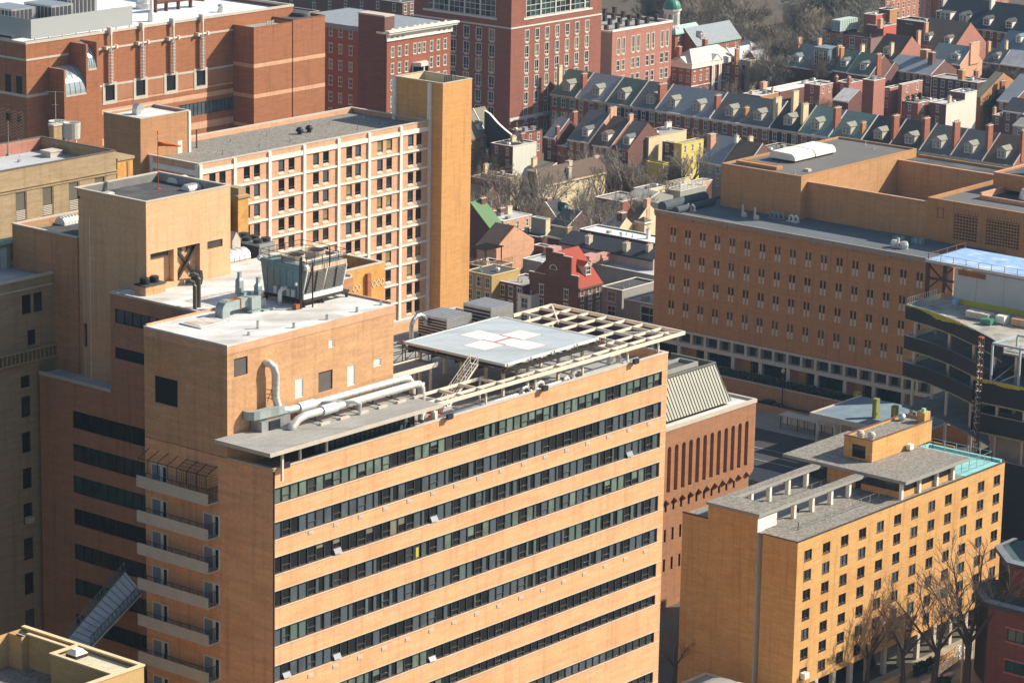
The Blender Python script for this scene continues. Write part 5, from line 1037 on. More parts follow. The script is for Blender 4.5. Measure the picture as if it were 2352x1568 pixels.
# white twin hoods on the hall
for k,(xa,xb)in enumerate(((533.6,540.6),(541.1,548.2))):
    t=MB();ya,yb=364.2,370.6;z_=37.55;pr_=[(ya,0),(ya+.0,.35),(ya+.25,.95),(ya+.9,1.35),(yb-.8,1.5),(yb-.2,1.1),(yb,0)]
    for(a0,h0),(a1,h1)in zip(pr_[:-1],pr_[1:]):t.q((xa,a0,z_+h0),(xb,a0,z_+h0),(xb,a1,z_+h1),(xa,a1,z_+h1))
    for xx in(xa,xb):t.q(*[(xx,a,z_+h)for a,h in pr_])
    t.box(xa+.4,xb-.4,ya+.4,yb-.4,z_-.5,z_,m=1)
    single('roof_hood',t,[M_WHITE,M_BLACKW],('left','right')[k]+' one of two big rounded white hoods on the dark hall roof','roof hood',(xa,ya,z_),'white hoods on the hall roof')
t=MB();t.box(525.2,526.4,363.6,374-1.2,37.1,37.75);t.box(525.2,527.3,362.8,363.6,37.1,37.75);t.box(527.0,527.3,363.6,372.5,37.1,37.75);single('brick_roof_curb',t,[M_BROWN],'long low brown brick curb on the left side of the hall roof','roof curb',(526,368,37.1))
for px,h,lb in(((860,1180),.4,'small square tan hatch near the front of the hall roof'),):
    a=onz(g(2,0,*px),37.1);t=MB();t.box(a[0]-.6,a[0]+.6,a[1]-.6,a[1]+.6,37.1,37.5);t.box(a[0]-.5,a[0]+.5,a[1]-.5,a[1]+.5,37.5,37.6);single('roof_hatch',t,[M_CONC],lb,'roof hatch',(a[0],a[1],37.1))
for i,px in enumerate(((1260,1000),(1318,1028),(773,1198))):
    a=onz(g(2,0,*px),37.1);t=MB();t.tube([(a[0],a[1],37.1),(a[0],a[1],37.9)],.12,6);t.cyl(a[0],a[1],37.1,37.17,.25,8);single('vent_stub',t,[M_ALU],('far left pale pipe stub on the dark hall roof','pale pipe stub just right of the far one on the dark hall roof','pale pipe stub close to the front edge of the hall roof')[i],'vent pipe',(a[0],a[1],37.1),'pipe stubs on the hall roof')
# pale pipe bundles on the hospital roof
for i,(px,n_,lb)in enumerate((((600,1500),3,'pale blue looping pipes on the hospital roof by the hall wall'),((730,1525),2,'pale looping pipes near the corner of the hall'),((20,1450),2,'pale arched pipe at the far left end of the hospital roof'),)):
    a=onz(g(2,0,*px),RZ-.7);t=MB()
    for k in range(n_):x=a[0]+.2;y_=a[1]-k*1.1;t.tube([(x,y_,RZ-.7),(x,y_-.1,RZ+.3),(x,y_-.5,RZ+.6),(x,y_-.9,RZ+.3),(x,y_-1.0,RZ-.7)],.24,8)
    t.box(a[0]-.4,a[0]+.8,a[1]-n_*1.1,a[1]+.3,RZ-.7,RZ-.5);single('looping_pipes',t,[M_TEALMT if i==0 else M_ALU],lb,'roof pipes',(a[0],a[1],RZ-.7))
a=onz(g(2,1,1470,140),RZ-.7);t=MB();
for k in range(2):t.lathe(a[0]+.4,a[1]+.6-k*2.2,[(.75,RZ-.7),(.8,RZ+.1),(.6,RZ+.7),(0,RZ+.8)],10)
t.tube([(a[0]+.4,a[1]+.6,RZ+.2),(a[0]+.4,a[1]-1.6,RZ+.2)],.3,8);t.box(a[0]-.1,a[0]+.3,a[1]-.6,a[1]-.2,RZ-.7,RZ+1.3);single('twin_fans',t,[M_ALU],'pair of silver fan drums on the hospital roof near the rail','roof fan',(a[0],a[1],RZ-.7))
for k,(px,lb)in enumerate((((1490,90),'left blue-green draped unit on the hospital roof'),((1620,105),'right blue-green draped unit on the hospital roof'))):
    a=onz(g(2,1,*px),RZ-.7);t=MB()
    for q_ in range(6):aa=q_*1.05;t.lathe(a[0]+.7*math.cos(aa),a[1]+.9*math.sin(aa),[(.5,RZ-.7),(.45,RZ-.1+.1*(q_%3)),(.2,RZ+.15+.1*(q_%2)),(0,RZ+.2)],7)
    single('covered_unit',t,[M_TEALMT],lb,'covered unit',(a[0],a[1],RZ-.7),'covered units on the hospital roof')
a0=onz(g(2,0,0,1390),RZ-.7);t=MB();t.tube([(507.5,377.8,RZ+.6),(521.7,377.8,RZ+.6)],1.1,12);t.tube([(509,375.5,RZ+.0),(521.7,375.5,RZ+.0)],.7,10);
for x in(509,513,517,520.5):t.box(x-.2,x+.2,375,378,RZ-.7,RZ)
single('insulated_ducts',t,[sheet('dark_duct_wrap',(.08,.10,.11),.8,.5)],'big dark wrapped ducts on the left end of the hospital roof','duct',(512,376,RZ-.7))
for k,px in enumerate(((413,1490),(497,1510))):
    a=onz(g(2,0,*px),RZ-.7);t=MB();t.cyl(a[0],a[1],RZ-.7,RZ+1.6,.3,8,r2=.2);t.lathe(a[0],a[1]-.4,[(.6,RZ-.7),(.55,RZ-.1),(.3,RZ+.2),(0,RZ+.2)],8);single('exhaust_stack',t,[M_CONC],('left','right')[k]+' one of two pale tapered stacks at the foot of the hall wall','vent stack',(a[0],a[1],RZ-.7),'pale tapered stacks')
# ================================================================ ARCHED-SLOT BRICK BUILDING WITH SEAMED MANSARD
VX0,VX1,VY,VZ=384.5,410.2,285.6,26.4
vb=thing('arched_slot_building','orange brown brick building with tall round-headed slots and a ribbed metal mansard','building',(VX0,VY,-3))
xa=[408.35-1.86*k-.95 for k in range(12)]
slots=[(x,16.2,.95,7.4)for x in xa]
def va(i,j,x,y):return ony(g(i,j,x,y),VY)[0]
w2=[(x+.1,12.9,.55,2.1)for x in[405.2-2.0*k for k in range(11)]]+[(x+.1,8.0,.55,2.1)for x in[405.2-2.0*k for k in range(11)]]+[(x+.1,3.2,.55,2.1)for x in[405.2-2.0*k for k in range(11)]]
m=MB();m.grid_wall('A',VY,VX0,VX1,15.2,VZ-.2,slots,.9);m.grid_wall('A',VY+.5,VX0,VX1-.6,-3,15.2,w2,.5);m.grid_wall('B',VX0,VY,VY+40,-3,VZ-.2);m.q((VX1,VY,15.2),(VX1,VY+40,15.2),(VX1,VY+40,VZ-.2),(VX1,VY,VZ-.2));m.q((VX1-.6,VY+.5,-3),(VX1-.6,VY+40,-3),(VX1-.6,VY+40,15.2),(VX1-.6,VY+.5,15.2))
for k in range(12): # toothed underside of the overhang
    x=VX0+.2+k*2.13;m.q((x,VY,15.2),(x+1.06,VY,14.3),(x+2.13,VY,15.2));m.q((x,VY,15.2),(x+1.06,VY,14.3),(x+1.06,VY+.5,13.9),(x,VY+.5,14.9));m.q((x+2.13,VY,15.2),(x+1.06,VY,14.3),(x+1.06,VY+.5,13.9),(x+2.13,VY+.5,14.9))
m.build('wall',[brick('orange_brown_brick',(.38,.185,.095),.82)],vb)
for o in slots:
    w_=o[2];m=MB();m.q((o[0],VY+.85,o[1]),(o[0]+w_,VY+.85,o[1]),(o[0]+w_,VY+.85,o[1]+o[3]),(o[0],VY+.85,o[1]+o[3]),m=1)
    for s_ in(0,1):
        pts=[]
        for a in np.linspace(0,math.pi/2,5):pts.append((o[0]+w_/2+(1 if s_ else-1)*w_/2*math.cos(a),o[1]+o[3]-w_/2+w_/2*math.sin(a)))
        pts.append((o[0]+(w_ if s_ else 0),o[1]+o[3]));m.q(*[(x,VY+.002,z)for x,z in pts],m=0)
    m.build('slot_window',[brick('orange_brown_brick',(0,0,0)),sheet('red_brown_slot',(.07,.03,.025),.8,.4)],vb)
fill(vb,'plain','A',VY+.5,w2,var=0)
m=MB();m.box(VX0-.1,VX1+.12,VY-.12,VY+.3,VZ-.2,VZ+.4);m.box(VX1-.4,VX1+.12,VY+.3,VY+14,VZ-.2,VZ+.4);m.box(VX0,VX1-.4,VY+.3,VY+2.2,VZ-.2,VZ+.02,m=1);m.box(VX1-4.6,VX1-.4,VY+2.2,VY+14,VZ-.2,VZ+.02,m=1);m.build('terrace',[M_CONC,M_RWHITE],vb)
mb0,mt0=(VX1-4.6,VY+1.6),(VX1-5.4,VY+4.6);zb,zt=VZ+.6,VZ+6.4
m=MB();m.q((VX0,mb0[1],zb),(mb0[0],mb0[1],zb),(mt0[0],mt0[1],zt),(VX0,mt0[1],zt));m.q((mb0[0],mb0[1],zb),(mb0[0],VY+15,zb),(mt0[0],VY+13,zt),(mt0[0],mt0[1],zt));m.box(VX0,mt0[0]+.1,mt0[1]-.3,mt0[1],zt,zt+.25);m.box(mt0[0]-.2,mt0[0]+.1,mt0[1],VY+13,zt,zt+.25);m.q((VX0,mt0[1],zt-.6),(mt0[0],mt0[1],zt-.6),(mt0[0],VY+13,zt-.6),(VX0,VY+13,zt-.6))
mo=m.build('mansard',[mat('green_grey_seamed_metal',(.21,.215,.18),(.175,.18,.15),.5,.3,scale=(.5,)*3)],vb)
m=MB()
for x in np.arange(VX0+.3,mb0[0],.75):m.beam((x,mb0[1]-.04,zb+.03),(x,mt0[1]-.04,zt+.02),.06,.10)
for f in np.linspace(0,1,9):m.beam((mb0[0]+.04,mb0[1]+f*12,zb),(mt0[0]+.04,mt0[1]+f*8,zt),.08,.12)
m.build('standing_seam',[mat('dark_seam',(.14,.15,.12),(.11,.12,.10),.5)],mo)
m=MB();m.box(VX0,mt0[0]-1.5,mt0[1]+2,mt0[1]+2.3,zt-.5,zt+.2);m.box(VX0,mt0[0]-1.5,VY+10,VY+10.3,zt-.5,zt+.2);m.box(mt0[0]-1.8,mt0[0]-1.5,mt0[1]+2.3,VY+10,zt-.5,zt+.2);m.q((VX0,mt0[1]+2.3,zt-.3),(mt0[0]-1.8,mt0[1]+2.3,zt-.3),(mt0[0]-1.8,VY+10,zt-.3),(VX0,VY+10,zt-.3),m=1);m.build('roof_well',[M_GREYST,M_RDARK],vb)
# ================================================================ GOLDEN BRICK RESIDENCE WITH ROOF TERRACE
def zz_e(x,y):return((2600+x/2.7477)*.680556,(1380+y/2.7477)*.680556)
EX0,EX1,EY0,EZ,EG=361.8,417.3,243.9,23.2,-2.8
eb=thing('residence','golden brick residence with small square windows and a gravel roof terrace, lower right','building',(EX0,EY0,EG))
ecol=[363.55+4.61*k for k in range(12)]
eops=[(x,19.9-2.93*k,1.9,1.55)for k in range(7)for x in ecol]
m=MB();m.grid_wall('A',EY0,EX0,EX1,1.2,EZ-.1,eops,.3);m.grid_wall('B',EX0,EY0,249.85,EG,EZ-.1)
m.q((EX0,249.85,EG),(EX0+1.8,249.85,EG),(EX0+1.8,249.85,EZ-.1),(EX0,249.85,EZ-.1))
m.q((EX0,250.85,EG),(EX0,259.5,EG),(EX0,259.5,25.5),(EX0,250.85,25.5));m.q((EX0,259.5,23.4),(EX0+6,259.5,23.4),(EX0+6,259.5,25.5),(EX0,259.5,25.5));m.q((EX0+4.7,250.86,EZ),(EX0+4.7,259.5,EZ),(EX0+4.7,259.5,25.5),(EX0+4.7,250.86,25.5))
m.q((EX0,259.5,EG),(EX0,264,EG),(EX0,264,23.3),(EX0,259.5,23.3));m.q((EX1,EY0,EG),(EX1,258,EG),(EX1,258,EZ-.1),(EX1,EY0,EZ-.1));m.q((EX0,264,EG),(EX1,264,EG),(EX1,264,EZ-.1),(EX0,264,EZ-.1))
m.q((EX0,EY0,EG),(EX0+1.2,EY0,EG),(EX0+1.2,EY0,1.2),(EX0,EY0,1.2));m.q((EX1-.001,EY0,EG),(EX1-1,EY0,EG),(EX1-1,EY0,1.2),(EX1-.001,EY0,1.2))
m.q((EX0,EY0,1.2),(EX1,EY0,1.2),(EX1,EY0+3.2,1.2),(EX0,EY0+3.2,1.2))
m.build('wall',[M_GOLD],eb)
fill(eb,'square','A',EY0,eops)
m=MB();m.q((EX0,250.83,EG),(EX0+1.8,250.83,EG),(EX0+1.8,250.83,EZ),(EX0,250.83,EZ));m.q((EX0,250.83,EZ),(EX0+4.7,250.83,EZ),(EX0+4.7,250.83,25.5),(EX0,250.83,25.5));m.q((EX0+1.8,249.85,EG),(EX0+1.8,250.83,EG),(EX0+1.8,250.83,EZ),(EX0+1.8,249.85,EZ));m.build('white_slot_wall',[M_WHITE],eb)
m=MB();m.q((EX0,EY0+3.2,EG),(EX1,EY0+3.2,EG),(EX1,EY0+3.2,1.2),(EX0,EY0+3.2,1.2));m.build('undercroft_wall',[G_DARK],eb)
for k in range(13):
    m=MB();x=EX0+1.3+k*4.5;m.box(x,x+.75,EY0-.05,EY0+.6,EG,1.2);m.build('column',[M_CONC],eb)
m=MB();m.q((EX0+.1,EY0+.15,EZ-.08),(EX1-.1,EY0+.15,EZ-.08),(EX1-.1,263.9,EZ-.08),(EX0+.1,263.9,EZ-.08));m.box(EX0-.08,EX1+.08,EY0-.08,EY0+.15,EZ-.1,EZ+.04,m=1);m.box(EX0-.08,EX0+.1,EY0+.15,249.9,EZ-.1,EZ+.04,m=1);m.box(EX0-.05,EX0+.25,259.55,264,23.3,23.5,m=1);m.box(EX1-.2,EX1+.08,EY0+.15,258,EZ-.1,EZ+.3,m=1);m.build('roof',[M_GRAVEL,M_BRFR],eb)
PGZ=25.5
m=MB();m.box(EX0-.3,EX0+4.9,250.4,259.7,PGZ,PGZ+.42,m=0,mt=1);m.build('pergola_slab',[M_GREYST,M_GRAVEL],eb)
for ya,yb in((250.4,252.0),(258.1,259.7)):
    m=MB();m.box(EX0+4.901,389.6,ya,yb,PGZ,PGZ+.42,m=0,mt=1);m.build('pergola_beam',[M_GREYST,M_GRAVEL],eb)
for y_ in(250.75,258.3):
    for x in(371.0,375.6,380.4,385.1):
        m=MB();m.box(x-.26,x+.26,y_,y_+.65,EZ-.07,PGZ);m.build('pergola_column',[M_WHITE],eb)
m=MB();m.q((388.6,243.5,26.25),(406.1,243.5,26.25),(406.1,265.3,26.25),(388.6,265.3,26.25),m=1)
m.box(388.6,406.1,243.5,265.3,25.8,26.2,m=0);m.box(388.5,406.2,243.4,243.5,25.78,26.27,m=0);m.box(388.5,388.6,243.5,265.3,25.78,26.27,m=0);m.build('penthouse_roof',[M_GREYST,M_GRAVEL],eb)
m=MB();m.q((390.0,245.2,EZ),(404,245.2,EZ),(404,245.2,25.8),(390.0,245.2,25.8));m.q((390.0,245.2,EZ),(390.0,262,EZ),(390.0,262,25.8),(390.0,245.2,25.8));m.q((404,245.2,EZ),(404,262,EZ),(404,262,25.8),(404,245.2,25.8));m.build('penthouse_glazing',[G_DIM],eb)
m=MB();m.box(389.9,404.1,245.0,245.19,EZ-.07,EZ+.85);m.box(389.8,389.99,245.2,252,EZ-.07,EZ+.85);m.box(389.7,389.99,253,258,EZ-.07,25.8);m.build('penthouse_wall',[M_GOLD],eb)
for x in(389.5,394.3,399.1,403.6):m=MB();m.box(x-.25,x+.25,244.5,244.98,EZ-.07,25.8);m.build('penthouse_column',[M_WHITE],eb)
p0=onz(zz_e(940,495),26.25);px0,py0=p0[0],p0[1];ptop=onx(zz_e(943,290),px0)[2];pxr=ony(zz_e(1500,110),py0)[0];pyl=onx(zz_e(685,240),px0)[1]
block(eb,px0,pxr,py0,pyl,26.26,ptop,M_GOLD,M_GRAVEL,par=.4,cap=M_DKRED,opsB=[(py0+1.2,26.5,2.4,2.0)],t=.25,names=('upper_wall','upper_roof','upper_coping'))
window(eb,'plain','B',px0,py0+1.2,26.5,2.4,2.0,0)
m=MB();x=pxr-1.9;m.box(x,x+1.6,py0+.2,py0+1.6,ptop-.4,ptop+1.3);m.box(x+.4,x+1.0,py0+.6,py0+1.1,ptop+1.3,ptop+1.8,m=1);m.build('chimney',[M_GOLD,M_COPPER],eb)
for k,(fx,fy)in enumerate(((.09,.62),(.12,.3),(.84,.75))):
    x,y_=px0+(pxr-px0)*fx,py0+(pyl-py0)*fy;t=MB();z_=ptop-.4;t.lathe(x,y_,[(.45,z_),(.45,z_+.35),(.62,z_+.45),(.55,z_+.7),(.62,z_+.75),(.35,z_+1.05),(0,z_+1.1)],14);single('roof_fan',t,[M_CONC if k<2 else M_METAL],('rear of the two cream mushroom fans on the golden penthouse','front of the two cream mushroom fans on the golden penthouse','grey mushroom fan beside the chimney of the golden penthouse')[k],'roof fan',(x,y_,z_),'mushroom fans on the golden penthouse')
t=MB();a=ony(zz_e(1285,345),py0-.4);t.box(a[0]-.5,a[0]+.5,py0-.95,py0-.25,a[2]-.4,a[2]+.4);t.box(a[0]-.4,a[0]+.4,py0-.25,py0-.01,a[2]-.1,a[2]+.2);single('wall_air_conditioner',t,[M_WHITE],'white air conditioner sticking out of the golden penthouse wall','air conditioner',(a[0],py0-.5,a[2]))
t=MB();t.q((406.3,EY0+.2,EZ-.05),(EX1-.3,EY0+.2,EZ-.05),(EX1-.3,257.6,EZ-.05),(406.3,257.6,EZ-.05));t.box(406.3,EX1-.3,256.9,257.4,EZ-.04,EZ+.35);t.box(EX1-.9,EX1-.4,EY0+.3,256.9,EZ-.04,EZ+.35);single('turquoise_deck',t,[M_POOL],'turquoise coated roof deck at the far end of the golden residence','roof deck',(410,250,EZ))
def fence_run(pts,z,h,lb,n,grp=None,mm=None):
    t=MB()
    for(xa,ya),(xb,yb)in zip(pts[:-1],pts[1:]):
        L_=math.hypot(xb-xa,yb-ya);k_=max(1,int(L_/n))
        for k in range(k_+1):x,y=xa+(xb-xa)*k/k_,ya+(yb-ya)*k/k_;t.box(x-.04,x+.04,y-.04,y+.04,z,z+h)
        for q_ in(.15,h-.05):t.beam((xa,ya,z+q_),(xb,yb,z+q_),.05,.05)
    return single('railing',t,[mm or M_METAL],lb,'railing',(pts[0][0],pts[0][1],z),grp)
fence_run([(407,EY0+1.4),(EX1-1.6,EY0+1.4),(EX1-1.6,255.9),(407,255.9)],EZ,1.7,'tall thin railing round the turquoise roof deck',1.9)
fence_run([(366.6,257.5),(366.6,247.2),(389.6,247.2)],EZ,1.1,'thin glass railing along the gravel terrace in front of the pergola',2.1)
fence_run([(367,256.9),(389.0,256.9)],EZ,1.0,'thin railing between the far pergola columns',2.3)
t=MB();t.q((367,251.2,EZ-.05),(389,251.2,EZ-.05),(389,256.8,EZ-.05),(367,256.8,EZ-.05));single('terrace_paving',t,[M_PAVE],'pale paved strip under the pergola of the roof terrace','paving',(378,254,EZ))
t=MB()
for k,(x,y)in enumerate(((368.4,254.6),(369.6,255.0),(373.5,252.6))):
    t.box(x-.45,x+.45,y-.45,y+.45,EZ,EZ+.45);t.box(x-.45,x-.3,y-.45,y+.45,EZ+.45,EZ+1.0)
single('terrace_chairs',t,[M_BLACKW],'dark terrace seats near the white end of the pergola','chair',(369,254,EZ))
t=MB();x,z_=ecol[0]+.3,2.32+.1;t.box(x,x+1.2,EY0-.75,EY0+.1,z_+.0,z_+.85);single('wall_air_conditioner',t,[M_WHITE],'white air conditioner in the lowest left window of the golden residence','air conditioner',(x,EY0-.5,z_))
# ================================================================ CONSTRUCTION SITE BUILDING
cb=thing('unfinished_building','unfinished building with curved black parapets, open floors and a bright blue covered top deck','building',(470,280,EG))
curve=[(474.3,299.0),(472.9,293.1),(470.1,286.5),(466.6,280.2),(463.1,274.6),(459.5,270.2)]
def spandrel(cv,zt,zb,nm='parapet'):
    m=MB()
    for(a,b),(c,d)in zip(cv[:-1],cv[1:]):
        m.q((a,b,zb),(c,d,zb),(c,d,zt),(a,b,zt),m=0);m.q((a+.25,b,zb),(c+.25,d,zb),(c+.25,d,zt),(a+.25,b,zt),m=2);m.q((a-.03,b,zt),(c-.03,d,zt),(c+.3,d,zt+.02),(a+.3,b,zt+.02),m=2);m.q((a-.04,b,zb-.12),(c-.04,d,zb-.12),(c-.04,d,zb+.10),(a-.04,b,zb+.10),m=1)
    a,b=cv[0];m.q((a,b,zb),(a+11.5,b,zb),(a+11.5,b,zt),(a,b,zt),m=2)
    return m.build(nm,[M_BLACKW,mat('soiled_yellow_edge',(.42,.40,.14),(.20,.20,.12),.8,scale=(3,3,1),contrast=.3),M_METAL],cb)
def slab(cv,z,m_,x1=520,y1=240):
    poly=list(cv)+[(cv[-1][0],y1),(x1,y1),(x1,cv[0][1])]
    m=MB();m.prism(poly,z-.3,z,0);m.build('floor_slab',[m_],cb)
site=mat('littered_slab',(.46,.42,.34),(.20,.20,.18),.9,scale=(.35,.35,.35),contrast=.35,fine=.2)
slabb=mat('dusty_slab',(.22,.23,.24),(.13,.14,.15),.9,scale=(.3,)*3,fine=.15)
for zt,zb,sl_m in((29.0,26.3,site),(23.4,20.9,slabb),(18.6,16.0,slabb)):
    spandrel(curve,zt,zb);slab([(a+.1,b)for a,b in curve],zt-1.0,sl_m,499)
slab([(a+.3,b)for a,b in curve],10.5,slabb,499)
m=MB() # ragged yellow membrane lapping over the top parapet
for k in range(24):
    f=k/24*3.0;i=int(f);ff=f-i;a=Vector(curve[i]).lerp(Vector(curve[i+1]),ff);f2=(k+1)/24*3.0;j=min(int(f2),3);b=Vector(curve[j]).lerp(Vector(curve[j+1]),f2-j);d=.15+(.75*math.exp(-((k-11)/5)**2))+rnd.random()*.15
    m.q((a.x-.05,a.y,29.02-d),(b.x-.05,b.y,29.02-d),(b.x-.05,b.y,29.03),(a.x-.05,a.y,29.03))
m.build('yellow_membrane',[M_YLW],cb)
for z0_,z1_ in((22.4,27.7),(17.6,22.1),(10.5,17.3),(EG,10.2)):
    for k,(x,y)in enumerate(((475.6,297.6),(474.0,289.5),(470.4,282.3),(465.6,275.2),(460.5,268),(482,297.5),(480,286),(478,276))):
        m=MB();m.box(x-.22,x+.22,y-.22,y+.22,z0_,z1_);m.build('column',[M_METAL],cb)
# set-back upper storey: pale cladding, blue deck on a rusty steel frame
m=MB();m.box(484.5,484.8,262,295.6,29.0,34.35,m=0);m.box(484.45,484.8,262,295.6,28.0,29.0,m=1)
for y_ in np.arange(263,295,5.6):m.box(484.42,484.49,y_,y_+.08,29.0,34.3,m=2)
for z_ in np.arange(30,34.3,.9):m.box(484.47,484.499,262,295.6,z_,z_+.05,m=2)
m.box(484.4,484.499,289.2,294.8,33.3,34.25,m=3)
m.build('upper_cladding',[mat('pale_cladding',(.50,.51,.50),(.44,.45,.44),.7,scale=(.5,)*3),M_YLW,M_METAL,M_RUST],cb)
m=MB();m.box(484.2,497.3,262,301.6,34.6,35.1,m=1);m.q((484.2,262,35.105),(497.3,262,35.105),(497.3,301.6,35.105),(484.2,301.6,35.105),m=0);m.build('blue_deck',[M_BLUEDK,M_METAL],cb)
for x,y in((484.6,301.2),(490.5,301.2),(497.0,301.2)):
    m=MB();m.box(x-.3,x+.3,y-.3,y+.3,28.0,34.6);m.build('steel_column',[M_PRIMED],cb)
m=MB();m.beam((484.6,296,30),(484.6,301.2,34.3),.25,.25);m.beam((484.6,301,29.8),(484.6,296,34.2),.25,.25);m.beam((484.6,295.8,31.8),(484.6,301.2,31.8),.3,.4);m.beam((490.5,295.8,33.8),(490.5,301.2,33.8),.3,.5);m.build('steel_brace',[M_PRIMED],cb)
fence_run([(484.5,275),(484.5,301.2),(497,301.2)],35.12,1.1,'rope railing round the blue covered deck',2.6,None,M_RUST)
fence_run([(474.4,298.7),(483.8,298.7)],29.0,1.2,'steel railing at the left end of the top construction floor',.7)
rnd2=random.Random(3)
for k,(x,y,w_,d,h,lb,m_)in enumerate(((476.5,283.5,2.2,4.6,1.3,'long stack of wrapped pale blocks on the top construction floor',M_CONC),(476.4,280.2,1.8,1.8,1.5,'square wrapped pallet right of the long block stack',M_WHITE),(477,276.4,1.8,2.8,1.5,'reddish brick pallet at the right of the top construction floor',M_TERRA),(474.2,281.6,1.3,2.2,1.0,'green compressor in front of the block stack',M_DKCOP),(482.8,293.9,.9,.9,1.3,'blue barrel against the pale cladding',M_BLUEDK),(474.0,290.8,1.8,3.0,.12,'white board lying on the curved construction floor',M_WHITE),(472.0,286.0,1.0,1.9,.25,'scattered timber on the curved construction floor',M_TERRA))):
    t=MB();nn=max(1,int(d/1.0))
    if h>.5:
        for j in range(nn):
            yy=y+d*j/nn;hh=h*(.85+.15*rnd2.random());t.box(x,x+w_,yy+.03,yy+d/nn-.03,28.15,28.05+hh);t.box(x,x+w_,yy+.05,yy+.2,28.01,28.15)
    else:
        for j in range(3):t.box(x+j*.25,x+j*.25+w_*.5,y+j*.3,y+d-.5+j*.1,28.01+j*h*.4,28.01+(j+1)*h*.4)
    single('building_material',t,[m_],lb,'building material',(x,y,28))
# right hand lower mass with blue steel frame
rm_=thing('framed_block','black clad block topped by a pale blue steel frame at the right edge','building',(452,262,EG))
FXP=455.0;fa=onz(g(2,1,2000,1035),24.0);FY=fa[1]
z2=onx(g(2,1,2040,1275),FXP)[2];z2b=onx(g(2,1,1990,1395),FXP)[2];z1b=onx(g(2,1,1990,1190),FXP)[2]
m=MB()
for zt,zb in((24.0,z1b),(z2,z2b),(z2-7.5,EG)):
    m.box(FXP,FXP+.3,235,FY,zb,zt,m=0);m.box(FXP-.03,FXP-.001,235,FY,zb-.15,zb+.1,m=1);m.box(FXP,FXP+16,FY-.3,FY,zb,zt,m=0)
    m.box(FXP-.05,FXP+.35,235,FY+.02,zt,zt+.08,m=2)
m.build('parapet',[M_BLACKW,MATS['soiled_yellow_edge'],M_METAL],rm_)
m=MB()
for k in range(30):y_=FY-.9*k;d=.35+rnd.random()*.35;m.q((FXP-.06,y_,24.09),(FXP-.06,y_-.9,24.09),(FXP-.06,y_-.9,24.0-d),(FXP-.06,y_,24.0-d+.1))
m.build('yellow_membrane',[M_YLW],rm_)
m=MB()
for z_ in(22.8,z2-1,5):m.prism([(FXP+.3,FY-.3),(FXP+.3,235),(470,235),(470,FY-.3)],z_-.3,z_)
m.build('floor_slab',[slabb],rm_)
m=MB();m.box(FXP+3,FXP+3.3,236,FY-2,z2b-7,z2b-.2);m.build('pale_cladding',[M_GREYST],rm_)
for y_ in np.arange(237,FY,5.2):
    for za,zb in((z2,z1b),(z2-7,z2b)):m=MB();m.box(FXP+.5,FXP+.9,y_,y_+.4,za-1,zb+.5);m.build('column',[M_METAL],rm_)
sf=mat('pale_blue_steel',(.42,.50,.56),(.36,.43,.50),.5,.2,scale=(1,)*3)
yb_=[FY-3.0,FY-8.3,FY-13.6,FY-19];
for y_ in yb_:
    for x in(FXP+.6,FXP+8.5):m=MB();m.box(x-.16,x+.16,y_-.16,y_+.16,22.8,30.2);m.build('frame_post',[sf],rm_)
m=MB()
for x in(FXP+.6,FXP+8.5):m.beam((x,yb_[0],30.3),(x,yb_[-1],30.3),.3,.35)
for y_ in yb_:m.beam((FXP+.6,y_,30.3),(FXP+8.5,y_,30.3),.25,.3)
m.beam((FXP+.6,yb_[0],23.1),(FXP+.6,yb_[1],26),.15,.15);m.beam((FXP+.6,yb_[0],23.5),(FXP+8.5,yb_[0],25.5),.15,.15);m.build('frame_beam',[sf],rm_)
m=MB();m.box(FXP+4,FXP+4.3,240,FY-8.5,22.8,28.6,m=0)
for y_ in np.arange(240,FY-9,2.4):m.box(FXP+3.95,FXP+3.999,y_,y_+.1,22.8,28.6,m=1)
m.build('tan_panel_wall',[M_CREAM,M_METAL],rm_)
ms_=onz(g(2,1,2018,1490),2.0);mt_=onx(g(2,1,2058,762),453.0)[2];my__=onx(g(2,1,2022,1400),453.0)[1]
t=MB()
for dx,dy in((-.35,-.35),(.35,-.35),(.35,.35),(-.35,.35)):t.box(453+dx-.06,453+dx+.06,my__+dy-.06,my__+dy+.06,EG,mt_,m=0)
nn=int((mt_-EG)/1.1)
for k in range(nn):
    z_=EG+1.1*k;t.beam((452.65,my__-.35,z_),(452.65,my__+.35,z_+1.1),.07,.07,m=1 if k>nn*.45 else 0);t.beam((452.65,my__-.35,z_),(453.35,my__-.35,z_+1.1),.07,.07,m=0);t.box(452.6,453.4,my__-.4,my__+.4,z_,z_+.08,m=1 if k>nn*.55 else 0)
t.box(452.6,453.4,my__-.4,my__+.4,mt_,mt_+.25,m=2)
single('hoist_mast',t,[M_PRIMED,M_CONC,M_REDIRON],'rusty lattice hoist mast with a red cap beside the curved construction floors','mast',(453,my__,EG))
